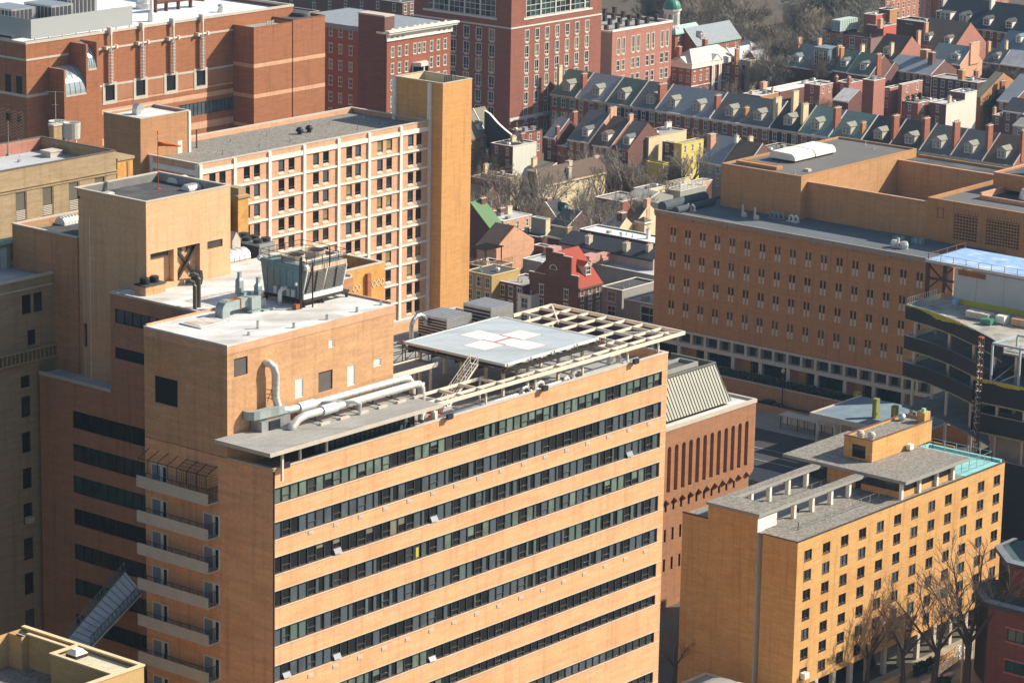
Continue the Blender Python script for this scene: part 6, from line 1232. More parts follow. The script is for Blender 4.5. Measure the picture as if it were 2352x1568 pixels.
# low blue decked slab with yellow-green columns on the street side
ld=thing('low_deck','low unfinished deck with blue tinted surface and yellow-green columns beside the street','deck',(486,308,EG))
m=MB();m.prism([(478.5,299.5),(495.5,299.5),(495.5,321.0),(478.5,321.0)],3.5,4.0);m.build('deck_slab',[sheet('blue_tinted_concrete',(.20,.27,.33),.7,.3,.12)],ld)
m=MB();m.box(478.4,478.49,299.5,321,3.3,4.3);m.box(478.4,495.5,321.01,321.1,3.3,4.3);m.build('deck_edge',[M_CONC],ld)
for(px,pt)in(((1190,1390),1125),((1327,1350),1175),((1460,1310),1225),((1580,1300),1275)):
    a=onz(g(2,1,*px),EG)if px[0]==1190 else onx(g(2,1,*px),484.5);x,y=(484.5,a[1])if px[0]!=1190 else(494.6,onx(g(2,1,*px),494.6)[1]);zt=onx(g(2,1,px[0],pt),x)[2]
    m=MB();m.box(x-.55,x+.55,y-.45,y+.45,EG,zt,m=0);m.box(x-.58,x-.551,y-.46,y-.1,EG,zt-.3,m=1);m.build('sheathed_column',[mat('olive_yellow_sheathing',(.27,.27,.07),(.20,.21,.06),.8,scale=(1,)*3),M_YLW],ld)
for k in range(6):
    for x in(479.5,487):m=MB();y_=301+k*3.8;m.box(x-.2,x+.2,y_-.2,y_+.2,EG,3.5);m.build('column',[M_METAL],ld)
t=MB();t.box(470,478,291,293,EG,-.8);t.box(468,469.5,289,296,EG,-1.8);single('site_formwork',t,[M_YLW],'yellow formwork walls on the dark site floor behind the residence','formwork',(472,292,EG))
# ================================================================ HEXAGONAL DARK BRICK BUILDING (lower right corner)
hx=thing('hexagonal_brick_building','dark red brick building with stepped hexagonal blue-green roofs in the lower right corner','building',(391.1,229.8,EG))
def hex_tier(x,y,z0,z1,wins,sx=5.2,len_=26,dep=20):
    P=[(x,y-len_),(x,y),(x+5.0,y+4.9),(x+9.7,y+5.0),(x+dep,y-3),(x+dep,y-len_)]
    m=MB();m.grid_wall('B',x,y-len_,y,z0,z1,wins,.25)
    for a,b in zip(P[1:],P[2:]):m.q((*a,z0),(*b,z0),(*b,z1),(*a,z1))
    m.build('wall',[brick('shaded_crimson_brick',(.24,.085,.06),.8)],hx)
    c=Vector((x+8,y-8));Q=[tuple(Vector(p)+(Vector(p)-c).normalized()*.0)for p in P]
    def off(d):return[(x-d,y-len_),(x-d,y+d*.4),(x+5.0-d*.4,y+4.9+d),(x+9.7+d*.4,y+5.0+d),(x+dep+d,y-3),(x+dep+d,y-len_)]
    m=MB();O,I=off(.9),off(-.1)
    for k in range(3):a,b,c_,d=O[k],O[k+1],I[k+1],I[k];m.q((*a,z1+.5),(*b,z1+.5),(*c_,z1+.75),(*d,z1+.75),m=0);m.q((*a,z1-.1),(*b,z1-.1),(*b,z1+.5),(*a,z1+.5),m=1);m.q((*a,z1-.1),(*b,z1-.1),(*c_,z1-.1),(*d,z1-.1),m=1);m.q((*d,z1+.3),(*c_,z1+.3),(*c_,z1+.75),(*d,z1+.75),m=1)
    m.q(*[(*p,z1+.32)for p in I],m=2);m.build('eaves_roof',[M_SLATEB,M_RDARK,sheet('dark_teal_roof',(.06,.12,.125),.7,.4)],hx)
    m=MB()
    a,b=Vector((*P[1],0)),Vector((*P[2],0));nv=Vector((-.7,.7,0))
    for k in range(16):p=a.lerp(b,(k+.5)/16);m.beam((p.x-.05,p.y+.05,z0+.5),(p.x-.05,p.y+.05,z1-.3),.14,.14,m=0)
    m.q((*(P[1]),z0+.5),(*(P[2]),z0+.5),(*(P[2]),z1-.4),(*(P[1]),z1-.4),m=1);m.v[-4:]=[(p[0]-.04,p[1]+.04,p[2])for p in m.v[-4:]];m.build('slatted_siding',[M_BRFR,M_GOLD],hx)
hw=[]
for k in range(2):
    for z0_,z1_ in((5.2,7.1),(.5,2.3)):hw.append((227.7-1.1-6.6-k*11,z0_,6.6,z1_-z0_))
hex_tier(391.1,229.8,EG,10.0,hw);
for o in hw:
    window(hx,'ribbon','B',391.1,*o,rnd.choice((1,2,3)),'ribbon_window')
    m=MB();m.box(391.0,391.09,o[0]-.3,o[0]+o[2]+.3,o[1]+o[3],o[1]+o[3]+.25);m.box(391.0,391.09,o[0]-.3,o[0]+o[2]+.3,o[1]-.25,o[1]);m.build('window_surround',[M_PINK],hx)
hw2=[(218.5,11.6,5.5,1.9)]
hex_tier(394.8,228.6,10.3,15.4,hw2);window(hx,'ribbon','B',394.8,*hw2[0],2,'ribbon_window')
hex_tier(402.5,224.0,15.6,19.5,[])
# ================================================================ OLD STONE BUILDING, UPPER LEFT
ob=thing('old_stone_hall','old buff brick building with shuttered windows, parapet and antennas on the upper left','building',(292,330,0))
OX0,OX1,OY,OZ=291.6,313.6,330.0,73.85
ow=[(ony(g(0,0,107,1335),OY)[0],66.4,1.85,3.95),(ony(g(0,0,293,1305),OY)[0],66.4,1.85,3.95),(ony(g(0,0,473,1270),OY)[0],66.4,1.85,3.95),(ony(g(0,0,652,1240),OY)[0],66.4,1.85,3.95)]
block(ob,OX0,OX1,OY,OY+15.5,0,OZ,M_OLD,sheet('pale_blue_roof',(.48,.50,.52),.8,.2,.05),opsA=ow,par=1.9,cap=sheet('purple_brown_coping',(.15,.11,.11),.8),names=('wall','roof','coping'))
for o in ow:
    m=MB();m.box(o[0],o[0]+o[2],OY+.12,OY+.2,o[1]+1.5,o[1]+o[3],m=0)
    for k in range(6):m.box(o[0]+.1,o[0]+o[2]-.1,OY+.02,OY+.1,o[1]+.1+k*.24,o[1]+.24+k*.24,m=1)
    m.q((o[0],OY+.2,o[1]),(o[0]+o[2],OY+.2,o[1]),(o[0]+o[2],OY+.2,o[1]+1.5),(o[0],OY+.2,o[1]+1.5),m=2);m.box(o[0]-.1,o[0]+o[2]+.15,OY-.08,OY+.1,o[1]-.15,o[1],m=3);m.box(o[0]+o[2]+.15,o[0]+o[2]+.2,OY-.05,OY-.001,o[1]-.1,o[1]+o[3]+.1,m=3)
    m.build('window',[sheet('olive_shutter',(.14,.125,.095),.8),M_CONC,G_DARK,M_BROWN],ob)
m=MB();m.box(OX0,OX1+.1,OY-.18,OY-.001,70.9,71.05);m.box(OX0,OX1+.1,OY-.12,OY-.001,70.5,70.62);m.build('string_course',[M_OLD],ob)
m=MB();m.box(OX0+.36,OX1-.36,OY+15.1,OY+15.149,72,73.6);m.build('parapet_lining',[M_PINK],ob)
m=MB();c_=ony(g(0,0,345,960),OY+15.2);m.box(c_[0],c_[0]+1.6,OY+14.4,OY+15.4,72,75.2);m.box(c_[0]-.1,c_[0]+1.7,OY+14.3,OY+15.5,75.2,75.45,m=1);m.build('chimney',[M_OLD,M_CONC],ob)
a=onz(g(0,0,355,1078),71.9);t=MB();t.box(a[0]-1.1,a[0]+1.1,a[1]-1,a[1]+1,71.9,72.7);t.box(a[0]-1.2,a[0]+1.2,a[1]-1.1,a[1]+1.1,72.7,72.85);single('roof_hatch',t,[M_CONC],'pale square hatch on the blue roof of the old buff building','roof hatch',(a[0],a[1],71.9))
for i,(px,top,cr,lb)in enumerate((((60,1075),830,0,'leftmost thin whip antenna on the old buff building'),((133,1120),950,0,'shorter thin whip antenna on the old buff building'))):
    a=onz(g(0,0,*px),71.9);tz_=onx(g(0,0,px[0],top),a[0])[2];t=MB();t.tube([(a[0],a[1],71.9),(a[0],a[1],tz_)],.05,5,r2=.025);t.box(a[0]-.2,a[0]+.2,a[1]-.2,a[1]+.2,71.9,72.3)
    single('whip_antenna',t,[M_METAL],lb,'antenna',(a[0],a[1],71.9))
a=onz(g(0,0,350,920),75.4);t=MB();t.tube([(c_[0]+.8,OY+14.8,75.4),(c_[0]+.8,OY+14.8,80.2)],.05,5);dv2=Vector((_R[0],_R[1],0)).normalized()
for q_,l_ in((0,1.5),(-1.9,.5)):p=Vector((c_[0]+.8,OY+14.8,80.1+q_));t.beam(p-dv2*l_,p+dv2*l_,.05,.05)
single('tv_antenna',t,[M_METAL],'roof aerial with long crossbar on the old building chimney','antenna',(c_[0]+.8,OY+14.8,75.4))
for k,(px,lb)in enumerate((((497,962),'pale round tank standing on legs behind the old building roof'),((395,950),'second pale round tank half hidden behind the old chimney'))):
    a=onz(g(0,0,*px),70.0);t=MB();t.lathe(a[0],a[1],[(1.2,70.2),(1.3,72.6),(1.15,72.6),(1.15,72.2),(0,72.2)],16)
    for q_ in range(4):t.box(a[0]+.8*math.cos(q_*1.57)-.1,a[0]+.8*math.cos(q_*1.57)+.1,a[1]+.8*math.sin(q_*1.57)-.1,a[1]+.8*math.sin(q_*1.57)+.1,66,70.2)
    single('roof_tank',t,[M_ALU],lb,'tank',(a[0],a[1],66),'pale tanks behind the old building')
o2=thing('old_stone_wing','shaded old buff stone wing with balustrade ledge and sash windows at the left edge','building',(228,264,0))
O2Y=264.0
def oa(c):return ony(c,O2Y)
t_=oa(g(0,1,378,305));lg=oa(g(0,1,490,758));xr1,zt1=t_[0],t_[2];xr2,zt2=244.4,lg[2]
wz=[]
for(xl,yt,xr_,yb_2)in((150,472,215,592),(230,455,293,575),(190,712,246,805)):
    a,b=oa(g(0,1,xl,yt)),oa(g(0,1,xr_,yb_2));wz.append((a[0],b[2]+.05,b[0]-a[0],a[2]-b[2]))
for(xl,yt,xr_,yb_2)in((143,1030,208,1095),(147,1172,212,1298),(152,1418,215,1543)):
    a,b=oa(g(0,1,xl,yt)),oa(g(0,1,xr_,yb_2));wz.append((a[0],b[2]+.05,b[0]-a[0],a[2]-b[2]))
for(xl,yt,xr_,yb_2)in((157,98,222,222),(162,340,226,462),(165,580,232,710),(170,820,236,948),(173,1072,240,1195)):
    a,b=oa(g(0,2,xl,yt)),oa(g(0,2,xr_,yb_2));wz.append((a[0],b[2]+.05,b[0]-a[0],a[2]-b[2]))
m=MB();up=[o for o in wz if o[1]>zt2];lo=[o for o in wz if o[1]<zt2-1]
m.grid_wall('A',O2Y,215,xr1,zt2,zt1-.15,up,.2);m.grid_wall('A',O2Y,215,xr2,0,zt2,lo,.2);m.q((xr1,O2Y,zt2),(xr1,O2Y+7,zt2),(xr1,O2Y+7,zt1-.15),(xr1,O2Y,zt1-.15));m.q((xr1,O2Y+2,zt2-3),(xr2,O2Y+2,zt2-3),(xr2,O2Y+2,zt2+5),(xr1,O2Y+2,zt2+5))
m.build('wall',[brick('shaded_buff_stone',(.38,.29,.18),.8)],o2)
fill(o2,'plain','A',O2Y,wz)
m=MB();m.box(215,xr1+.15,O2Y-.2,O2Y+.3,zt1-.15,zt1+.1);m.box(xr1-.25,xr1+.15,O2Y+.3,O2Y+7,zt1-.15,zt1+.1);m.box(215,xr1+.08,O2Y-.1,O2Y-.001,zt1-1.3,zt1-1.15);m.build('coping',[M_CONC],o2)
m=MB();m.box(215,xr2,O2Y-.75,O2Y-.001,zt2-.2,zt2+.02);m.box(215,xr2,O2Y-.55,O2Y-.001,zt2-1.6,zt2-1.35)
for k in range(34):x=xr2-.3-k*.62;m.box(x-.12,x+.12,O2Y-.5,O2Y-.3,zt2-1.35,zt2-.2)
m.build('balustrade',[MATS['shaded_buff_stone']],o2)
m=MB();m.q((215,O2Y+.2,zt1-.6),(xr1-.1,O2Y+.2,zt1-.6),(xr1-.1,O2Y+8,zt1-.6),(215,O2Y+8,zt1-.6));m.build('roof_terrace',[M_RSLV],o2)
m=MB();m.box(215,245.9,271.0,272.5,60,ony(g(0,1,230,60),271)[2],m=0);cz=ony(g(0,1,180,60),271)[2];m.box(215,245.95,270.6,270.99,cz-.35,cz+.1,m=1);m.box(243.2,245.9,269.4,270.59,60,cz+.0,m=0);m.box(242.9,245.9,269.1,270.59,cz+.0,cz+1.4,m=2);m.build('upper_wall',[M_OLD,M_COPPER,M_OLD],o2)
for xl,xr_ in((0,45),(110,155)):
    a,b=ony(g(0,1,xl,160),271),ony(g(0,1,xr_,295),271);m=MB();m.box(a[0],b[0],270.9,270.99,zt1-.6,zt1+1.9);m.build('door',[sheet('pale_blue_door',(.42,.50,.52),.8)],o2)
a=oa(g(0,2,195,440));t=MB();t.box(a[0]-.45,a[0]+.45,O2Y-.5,O2Y+.1,a[2]-.35,a[2]+.35);t.box(a[0]-.35,a[0]+.35,O2Y-.55,O2Y-.5,a[2]-.25,a[2]+.25);single('wall_air_conditioner',t,[M_CONC],'grey air conditioner in a shaded sash window of the old stone wing','air conditioner',(a[0],O2Y-.3,a[2]))
# ================================================================ NEAR ROOF, LOWER LEFT
nr=thing('near_tan_rooftop','sunlit top of a nearer tan brick building in the lower left corner','building',(190,209,20))
NZ1=56.0
m=MB();m.grid_wall('A',209.0,185,201.45,20,NZ1-.14);m.q((201.45,209,20),(201.45,225.6,20),(201.45,225.6,NZ1-.14),(201.45,209,NZ1-.14));m.grid_wall('B',197.75,209.4,217.8,50,NZ1-.14,[(215.7,50.6,.9,2.5)],.15)
m.q((197.75,217.8,50),(201.1,217.8,50),(201.1,217.8,NZ1-.14),(197.75,217.8,NZ1-.14));m.q((200.1,217.8,50),(200.1,223.5,50),(200.1,223.5,NZ1-.14),(200.1,217.8,NZ1-.14));m.q((196.6,225.4,50),(201.45,225.4,50),(201.45,225.4,NZ1-.14),(196.6,225.4,NZ1-.14));m.q((199.2,223.5,50),(199.2,225.4,50),(199.2,225.4,NZ1-.14),(199.2,223.5,NZ1-.14));m.q((199.2,223.5,50),(200.1,223.5,50),(200.1,223.5,NZ1-.14),(199.2,223.5,NZ1-.14))
m.build('wall',[mat('ochre_brick',(.56,.37,.17),(.47,.30,.14),.9,scale=(.5,.5,2),fine=.08)],nr)
m=MB();m.box(197.6,201.55,208.9,209.35,NZ1-.14,NZ1+.02);m.box(185,197.6,208.9,209.35,NZ1-.14,NZ1+.02);m.box(201.05,201.55,209.35,225.6,NZ1-.14,NZ1+.02);m.box(197.6,198.0,209.35,217.9,NZ1-.14,NZ1+.02);m.box(198,201.05,217.5,217.9,NZ1-.14,NZ1+.02);m.box(199.9,200.3,217.9,223.6,NZ1-.14,NZ1+.02);m.build('coping',[M_CREAM],nr)
m=MB();m.q((198,209.35,NZ1-.45),(201.05,209.35,NZ1-.45),(201.05,217.5,NZ1-.45),(198,217.5,NZ1-.45),m=0);m.q((185,209.2,52.5),(197.75,209.2,52.5),(197.75,226,52.5),(185,226,52.5),m=1);m.q((197.75,217.8,52.5),(200.1,217.8,52.5),(200.1,225.4,52.5),(197.75,225.4,52.5),m=1);m.q((200.3,217.9,NZ1-.5),(201.1,217.9,NZ1-.5),(201.1,225.4,NZ1-.5),(200.3,225.4,NZ1-.5),m=2);m.build('roof',[mat('cream_pavers_roof',(.62,.57,.42),(.50,.45,.33),.9,scale=(1,1,1),fine=.12),M_GRAVEL,M_RSLV],nr)
m=MB();m.box(197.68,197.74,215.7,216.6,50.6,53.1);m.build('door',[sheet('grey_door_paint',(.25,.26,.27))],nr)
t=MB();x,y,z_=199.6,216.2,NZ1-.44;t.box(x-.75,x+.75,y-.7,y+.7,z_,z_+.35,m=1);t.q((x-.8,y-.75,z_+.35),(x+.8,y-.75,z_+.35),(x+.4,y-.35,z_+.8),(x-.4,y-.35,z_+.8));t.q((x+.8,y-.75,z_+.35),(x+.8,y+.75,z_+.35),(x+.4,y+.35,z_+.8),(x+.4,y-.35,z_+.8));t.q((x-.8,y-.75,z_+.35),(x-.8,y+.75,z_+.35),(x-.4,y+.35,z_+.8),(x-.4,y-.35,z_+.8));t.q((x-.8,y+.75,z_+.35),(x+.8,y+.75,z_+.35),(x+.4,y+.35,z_+.8),(x-.4,y+.35,z_+.8));t.q((x-.4,y-.35,z_+.8),(x+.4,y-.35,z_+.8),(x+.4,y+.35,z_+.8),(x-.4,y+.35,z_+.8))
single('skylight_hood',t,[M_WHITE,M_DKMT],'white hipped skylight hood on the near tan rooftop','skylight',(x,y,z_))
dk=thing('dark_roof_structure','dark shaded rooftop structure with metal railing at the bottom left edge','building',(190,222.5,20))
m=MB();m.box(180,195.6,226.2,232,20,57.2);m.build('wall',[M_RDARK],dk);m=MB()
for k in range(6):m.beam((189+k*1.1,226.3,57.2),(189+k*1.1,226.3,58.6),.07,.07);m.beam((189+k*1.1,226.3,57.2+(k%2)*1.4),(190.1+k*1.1,226.3,58.6-(k%2)*1.4),.05,.05)
m.beam((188,226.3,58.6),(195.5,226.3,58.6),.07,.07);m.build('railing',[M_METAL],dk)
# sloping footbridge in the dark court
rp=thing('sloped_footbridge','pale blue sloping footbridge with trussed railings in the dark court by the balconies','footbridge',(232,246,40))
def rpt(c,x):return Vector(onx(g(0,2,*c),x))
LU,RU=rpt((862,800),237.9),rpt((980,940),237.9);LL_,RL=rpt((470,1262),231.5),rpt((625,1318),231.5)
m=MB();m.q(LL_,RL,RU,LU);m.q(LL_-Vector((0,0,.3)),RL-Vector((0,0,.3)),RU-Vector((0,0,.3)),LU-Vector((0,0,.3)));m.q(RL,RU,RU-Vector((0,0,.3)),RL-Vector((0,0,.3)));m.build('deck',[mat('pale_blue_grating',(.60,.73,.84),(.50,.62,.72),.7,scale=(.5,)*3)],rp)
for a,b in((LL_,LU),(RL,RU)):
    m=MB();up=Vector((0,0,1.15));m.beam(a+up,b+up,.08,.1);m.beam(a+Vector((0,0,.1)),b+Vector((0,0,.1)),.1,.16)
    for k in range(15):p,q_=a.lerp(b,k/14),a.lerp(b,min(1,(k+1)/14));m.beam(p,p+up,.06,.06);m.beam(p,q_+up,.045,.045)
    m.build('truss_railing',[M_TEALMT],rp)
m=MB()
for k in range(13):p,q_=LL_.lerp(LU,(k+.5)/13)+Vector((0,0,.02)),RL.lerp(RU,(k+.5)/13)+Vector((0,0,.02));m.beam(p,q_,.08,.05)
m.build('cross_cleat',[M_METAL],rp)
# ================================================================ GROUND, STREET, COURT
m=MB();m.q((-80,-80,EG),(1940,-80,EG),(1940,1940,EG),(-80,1940,EG));m.build('ground',[M_EARTH],kind='structure')
m=MB();m.q((462,285,EG+.03),(484,285,EG+.03),(484,460,EG+.03),(462,460,EG+.03));m.build('road',[M_ASPH],kind='structure')
m=MB();m.box(484,494.6,285,460,EG,EG+.14);m.box(455,462,300,460,EG,EG+.14);m.build('pavement',[M_PAVE],kind='structure')
m=MB();m.q((495.2,300,EG+.03),(500.6,300,EG+.03),(500.6,400,EG+.03),(495.2,400,EG+.03));m.build('driveway',[M_ASPH],kind='structure')
m=MB();m.q((466.5,290,EG+.04),(466.62,290,EG+.04),(466.62,460,EG+.04),(466.5,460,EG+.04));m.q((473,290,EG+.04),(473.12,290,EG+.04),(473.12,460,EG+.04),(473,460,EG+.04));m.build('road_marking',[M_WFR],kind='structure')
t=MB();t.box(494.7,495.1,300,400,EG,EG+1.3);single('street_wall',t,[M_BROWNTAN],'long low shaded wall between the pavement and the hospital drive','wall',(495,350,EG))
t=MB();t.box(500.7,501.0,300,400,EG,.35,m=0);t.box(500.6,501.1,300,400,.35,.5,m=1);single('terrace_wall',t,[M_BROWNTAN,M_CONC],'long retaining wall in front of the slot window hospital','wall',(501,350,EG))
m=MB();m.q((501,300,0),(508.6,300,0),(508.6,400,0),(501,400,0));m.build('terrace_ground',[M_PAVE],kind='structure')
def bush_mesh(x0,x1,y0,y1,z,h,n,mm,seed=1,lf=.3):
    r_=random.Random(seed);t=MB()
    for k in range(n):
        cx,cy=r_.uniform(x0,x1),r_.uniform(y0,y1);cz=z+h*r_.random()**.7;a=r_.uniform(0,6.3);b=r_.uniform(-1,1);u=Vector((math.cos(a),math.sin(a),b))*lf*r_.uniform(.6,1.3);v=Vector((-math.sin(a),math.cos(a),r_.uniform(-1,1)))*lf*r_.uniform(.6,1.3);c=Vector((cx,cy,cz));t.q(c-u,c-v,c+u,c+v)
    return t
hedge=bush_mesh(501.4,503.6,320,372,0,1.3,2600,M_LEAF,4,.35);single('hedge',hedge,[M_LEAF],'dark evergreen hedge along the foot of the slot window hospital','hedge',(502,340,0))
def car(x,y,rz,lb,col,grp=None,z=EG+.03):
    r_=thing('parked_car',lb,'car',(0,0,0),grp);b=MB()
    W,L=1.8,4.5
    prof=[(-2.25,.35),(-2.25,.8),(-1.9,.95),(-1.1,1.0),(-.55,1.42),(.9,1.45),(1.6,1.05),(2.15,.95),(2.25,.6),(2.25,.35)]
    for s_ in(-1,1):b.q(*[(p,s_*W/2,q_)for p,q_ in prof])
    for(p,h0),(q_,h1)in zip(prof[:-1],prof[1:]):b.q((p,-W/2,h0),(q_,-W/2,h1),(q_,W/2,h1),(p,W/2,h0))
    b.build('body',[col],r_)
    b=MB()
    for s_ in(-1,1):b.q((-1.0,s_*(W/2+.01),1.0),(-.55,s_*(W/2+.01),1.36),(.85,s_*(W/2+.01),1.38),(1.4,s_*(W/2+.01),1.04))
    b.q((-1.08,-.8,1.03),(-.6,-.75,1.41),(-.6,.75,1.41),(-1.08,.8,1.03));b.q((1.58,-.8,1.09),(.95,-.75,1.46),(.95,.75,1.46),(1.58,.8,1.09));b.build('window',[G_DARK],r_)
    for xx in(-1.4,1.4):
        for s_ in(-1,1):b=MB();b.tube([(xx,s_*(W/2-.1),.33),(xx,s_*(W/2+.03),.33)],.33,12);b.build('wheel',[M_BLACKW],r_)
    for s_ in(-.65,.65):b=MB();b.box(-2.28,-2.24,s_-.2,s_+.2,.6,.75);b.build('headlight',[M_ALU],r_)
    r_.location=(x,y,z);r_.rotation_euler.z=rz;return r_
PAINT=lambda n,c:mat(n,c,tuple(v*.9 for v in c),.25,.3,scale=(.5,)*3,spec=.6)
car(497.7,343.4,math.pi/2,'dark parked car on the drive below the slot window hospital',PAINT('black_car_paint',(.02,.02,.025)))
car(478,388,math.pi/2,'pale car on the street behind the helipad trellis',PAINT('silver_car_paint',(.35,.37,.39)));car(481.8,398,math.pi/2,'dark car further up the street behind the trellis',PAINT('blue_car_paint',(.03,.05,.09)))
def lamp_post(x,y,h,lb,z=EG):
    r_=thing('street_lamp',lb,'street lamp',(x,y,z));t=MB();t.tube([(x,y,z),(x,y,z+h)],.13,8,r2=.07);t.cyl(x,y,z,z+.6,.25,8);t.build('post',[M_DKMT],r_);t=MB();t.lathe(x,y,[(.12,z+h),(.35,z+h+.1),(.4,z+h+.5),(.15,z+h+.9),(0,z+h+1.0)],8);t.build('lamp_head',[M_CONC],r_)
lamp_post(500.2,342.2,6.6,'dark street lamp on the drive beside the dark parked car')
bs=thing('bus_shelter','long flat roofed shelter on the shaded pavement','shelter',(488,327,EG));m=MB();m.box(486.5,489.2,321,333.5,EG+2.6,EG+2.8);m.build('shelter_roof',[M_CONC],bs)
for y_ in(321.4,325.4,329.3,333.1):
    for x in(486.7,489.0):m=MB();m.box(x-.06,x+.06,y_-.06,y_+.06,EG+.14,EG+2.6);m.build('post',[M_DKMT],bs)
hd=MB()
for k in range(9):hd.box(490.0+.0,490.06,318+k*1.9,319.6+k*1.9,EG+.14,EG+2.2,m=0)
single('site_hoarding',hd,[M_CONC],'row of pale hoarding panels standing on the shaded pavement','hoarding',(490,326,EG))
# courtyard before the golden residence
m=MB();m.q((345,215,EG+.02),(420,215,EG+.02),(420,243.8,EG+.02),(345,243.8,EG+.02));m.build('courtyard',[mat('court_paving',(.40,.34,.24),(.24,.20,.14),.9,scale=(.35,.35,.35),contrast=.35,fine=.15)],kind='structure')
t=MB();t.box(372,400,240.4,240.8,EG,EG+.9);single('court_wall',t,[M_GOLD],'low brick wall in front of the arcade of the golden residence','wall',(386,240.6,EG))
rr=MB()
for dy in(0,1.6):
    a,b=Vector((390.5,237.6+dy,EG+.9)),Vector((400.5,237.6+dy,EG+2.6));rr.beam(a,b,.07,.07);rr.beam(a-Vector((0,0,.45)),b-Vector((0,0,.45)),.05,.05)
    for k in range(8):p=a.lerp(b,k/7);rr.beam(p,(p.x,p.y,EG),.06,.06)
rr.q((390.5,237.6,EG+.05),(400.5,237.6,EG+1.6),(400.5,239.2,EG+1.6),(390.5,239.2,EG+.05));single('access_ramp',rr,[M_METAL],'ramp with silver handrails in the courtyard by the bare trees','ramp',(395,238,EG))
for k,(x,y,w_,d,h,lb)in enumerate(((389.0,235.6,3.2,.9,.45,'pale stone bench nearest the ramp in the courtyard'),(385.4,236.2,4.5,1.0,.5,'long pale stone bench in the courtyard'),(382.2,233.4,2.4,.9,.45,'pale stone bench at the bottom edge of the courtyard'))):
    t=MB();t.box(x,x+w_,y,y+d,EG+.3,EG+h+.1);t.box(x+.2,x+.6,y+.1,y+d-.1,EG+.02,EG+.3);t.box(x+w_-.6,x+w_-.2,y+.1,y+d-.1,EG+.02,EG+.3);single('stone_bench',t,[M_CONC],lb,'bench',(x,y,EG),'stone benches in the courtyard')
for k,(x0,x1,y0,y1,lb)in enumerate(((388,393,239.6,240.3,'dark green bushes by the arcade columns'),(386.5,388.6,234.2,235.4,'low green bush beside the courtyard benches'))):
    single('bush',bush_mesh(x0,x1,y0,y1,EG,1.7-.6*k,500,M_LEAF,9+k),[M_LEAF],lb,'bush',(x0,y0,EG))
t=MB();t.tube([(389.8,233.1,EG),(389.8,233.1,EG+7.6)],.13,8);t.box(389.4,390.2,233.0,233.2,EG+7.3,EG+7.5);single('utility_pole',t,[M_CREAM],'pale slender pole in the courtyard before the dark tree trunk','pole',(389.8,233.1,EG))
# low things in the slot between the tower and the residence
lbx=thing('low_shed','low shaded building with a curved roof in the dark gap right of the hospital slab','building',(345,246,EG))
pz_=onz(g(1,2,2170,1090),3.0);X0,Y0=333.5,240.5
block(lbx,X0,X0+22,Y0,Y0+14,EG,3.0,M_GREYST,M_RGREY,opsA=[(X0+14.5,-.5,1.2,1.5),(X0+18.5,-.5,1.2,1.5)],par=.3);fill(lbx,'plain','A',Y0,[(X0+14.5,-.5,1.2,1.5),(X0+18.5,-.5,1.2,1.5)])
m=MB()
for k in range(8):
    a0,a1=math.pi*k/8,math.pi*(k+1)/8;m.q((X0+4,Y0+7-4*math.cos(a0),3+1.8*math.sin(a0)),(X0+18,Y0+7-4*math.cos(a0),3+1.8*math.sin(a0)),(X0+18,Y0+7-4*math.cos(a1),3+1.8*math.sin(a1)),(X0+4,Y0+7-4*math.cos(a1),3+1.8*math.sin(a1)))
m.build('curved_skylight',[M_GREYST],lbx)
# stone building with ornamented piers between penthouse and grid block
sb_=thing('ornamented_brick_tower','golden brick tower top with dark piers and diamond ornament behind the cooling tower','building',(288,275,30))
ct_=lambda x,y:((700+x/3.92)*.680556,(760+y/3.92)*.680556)
sx1=ony(ct_(2345,480),275)[0];SZ=ony(ct_(2345,480),275)[2]
block(sb_,296.5,sx1,275,289,30,SZ,mat('golden_ornament_brick',(.62,.33,.10),(.46,.24,.07),.9,scale=(.8,.8,.8),contrast=.3,fine=.1),M_RDARK,par=1.6,cap=M_CONC,t=.5)
m=MB()
for px in(1865,2115):x=ony(ct_(px,700),275)[0];m.box(x-.35,x+.35,274.6,274.999,30,SZ-1.0)
m.build('brick_pier',[M_RED],sb_)
m=MB()
for px in(1945,2000,2200,2255,2310):
    p=ony(ct_(px,690 if px<2100 else 620),275)
    for dx,dz in((.4,0),(-.4,0)):pass
    x,z_=p[0],SZ-2.6;m.beam((x-.4,274.96,z_),(x,274.96,z_+.5),.05,.12);m.beam((x,274.96,z_+.5),(x+.4,274.96,z_),.05,.12);m.beam((x+.4,274.96,z_),(x,274.96,z_-.5),.05,.12);m.beam((x,274.96,z_-.5),(x-.4,274.96,z_),.05,.12)
m.build('diamond_ornament',[M_CREAM],sb_)
s2_=thing('pinnacle_tower','weathered golden stone pinnacle rising beside the lift tower in front of the grid block','building',(296,300,30))
a=ony(g(0,0,1640,1330),300);b=ony(g(0,0,1712,1330),300);z_=ony(g(0,0,1665,1300),300)[2]
m=MB();m.box(a[0],b[0],300,303,30,z_-.9);m.box(a[0]+.4,b[0]-.2,300.3,302.6,z_-.9,z_,m=1);m.box(a[0]-2.6,a[0]-.6,301,303,30,z_-1.6);m.box(a[0]-.15,b[0]+.15,299.8,303.2,z_-1.3,z_-1.0,m=1)
for k in range(2):m.box(a[0]-1.9+k*.9,a[0]-1.4+k*.9,300.9,300.999,z_-5.5,z_-2.4,m=2)
m.build('wall',[MATS['golden_ornament_brick'],M_OLD,M_BLACKW],s2_)
a=ony(g(0,0,808,1110),345);b=ony(g(0,0,915,1100),345)
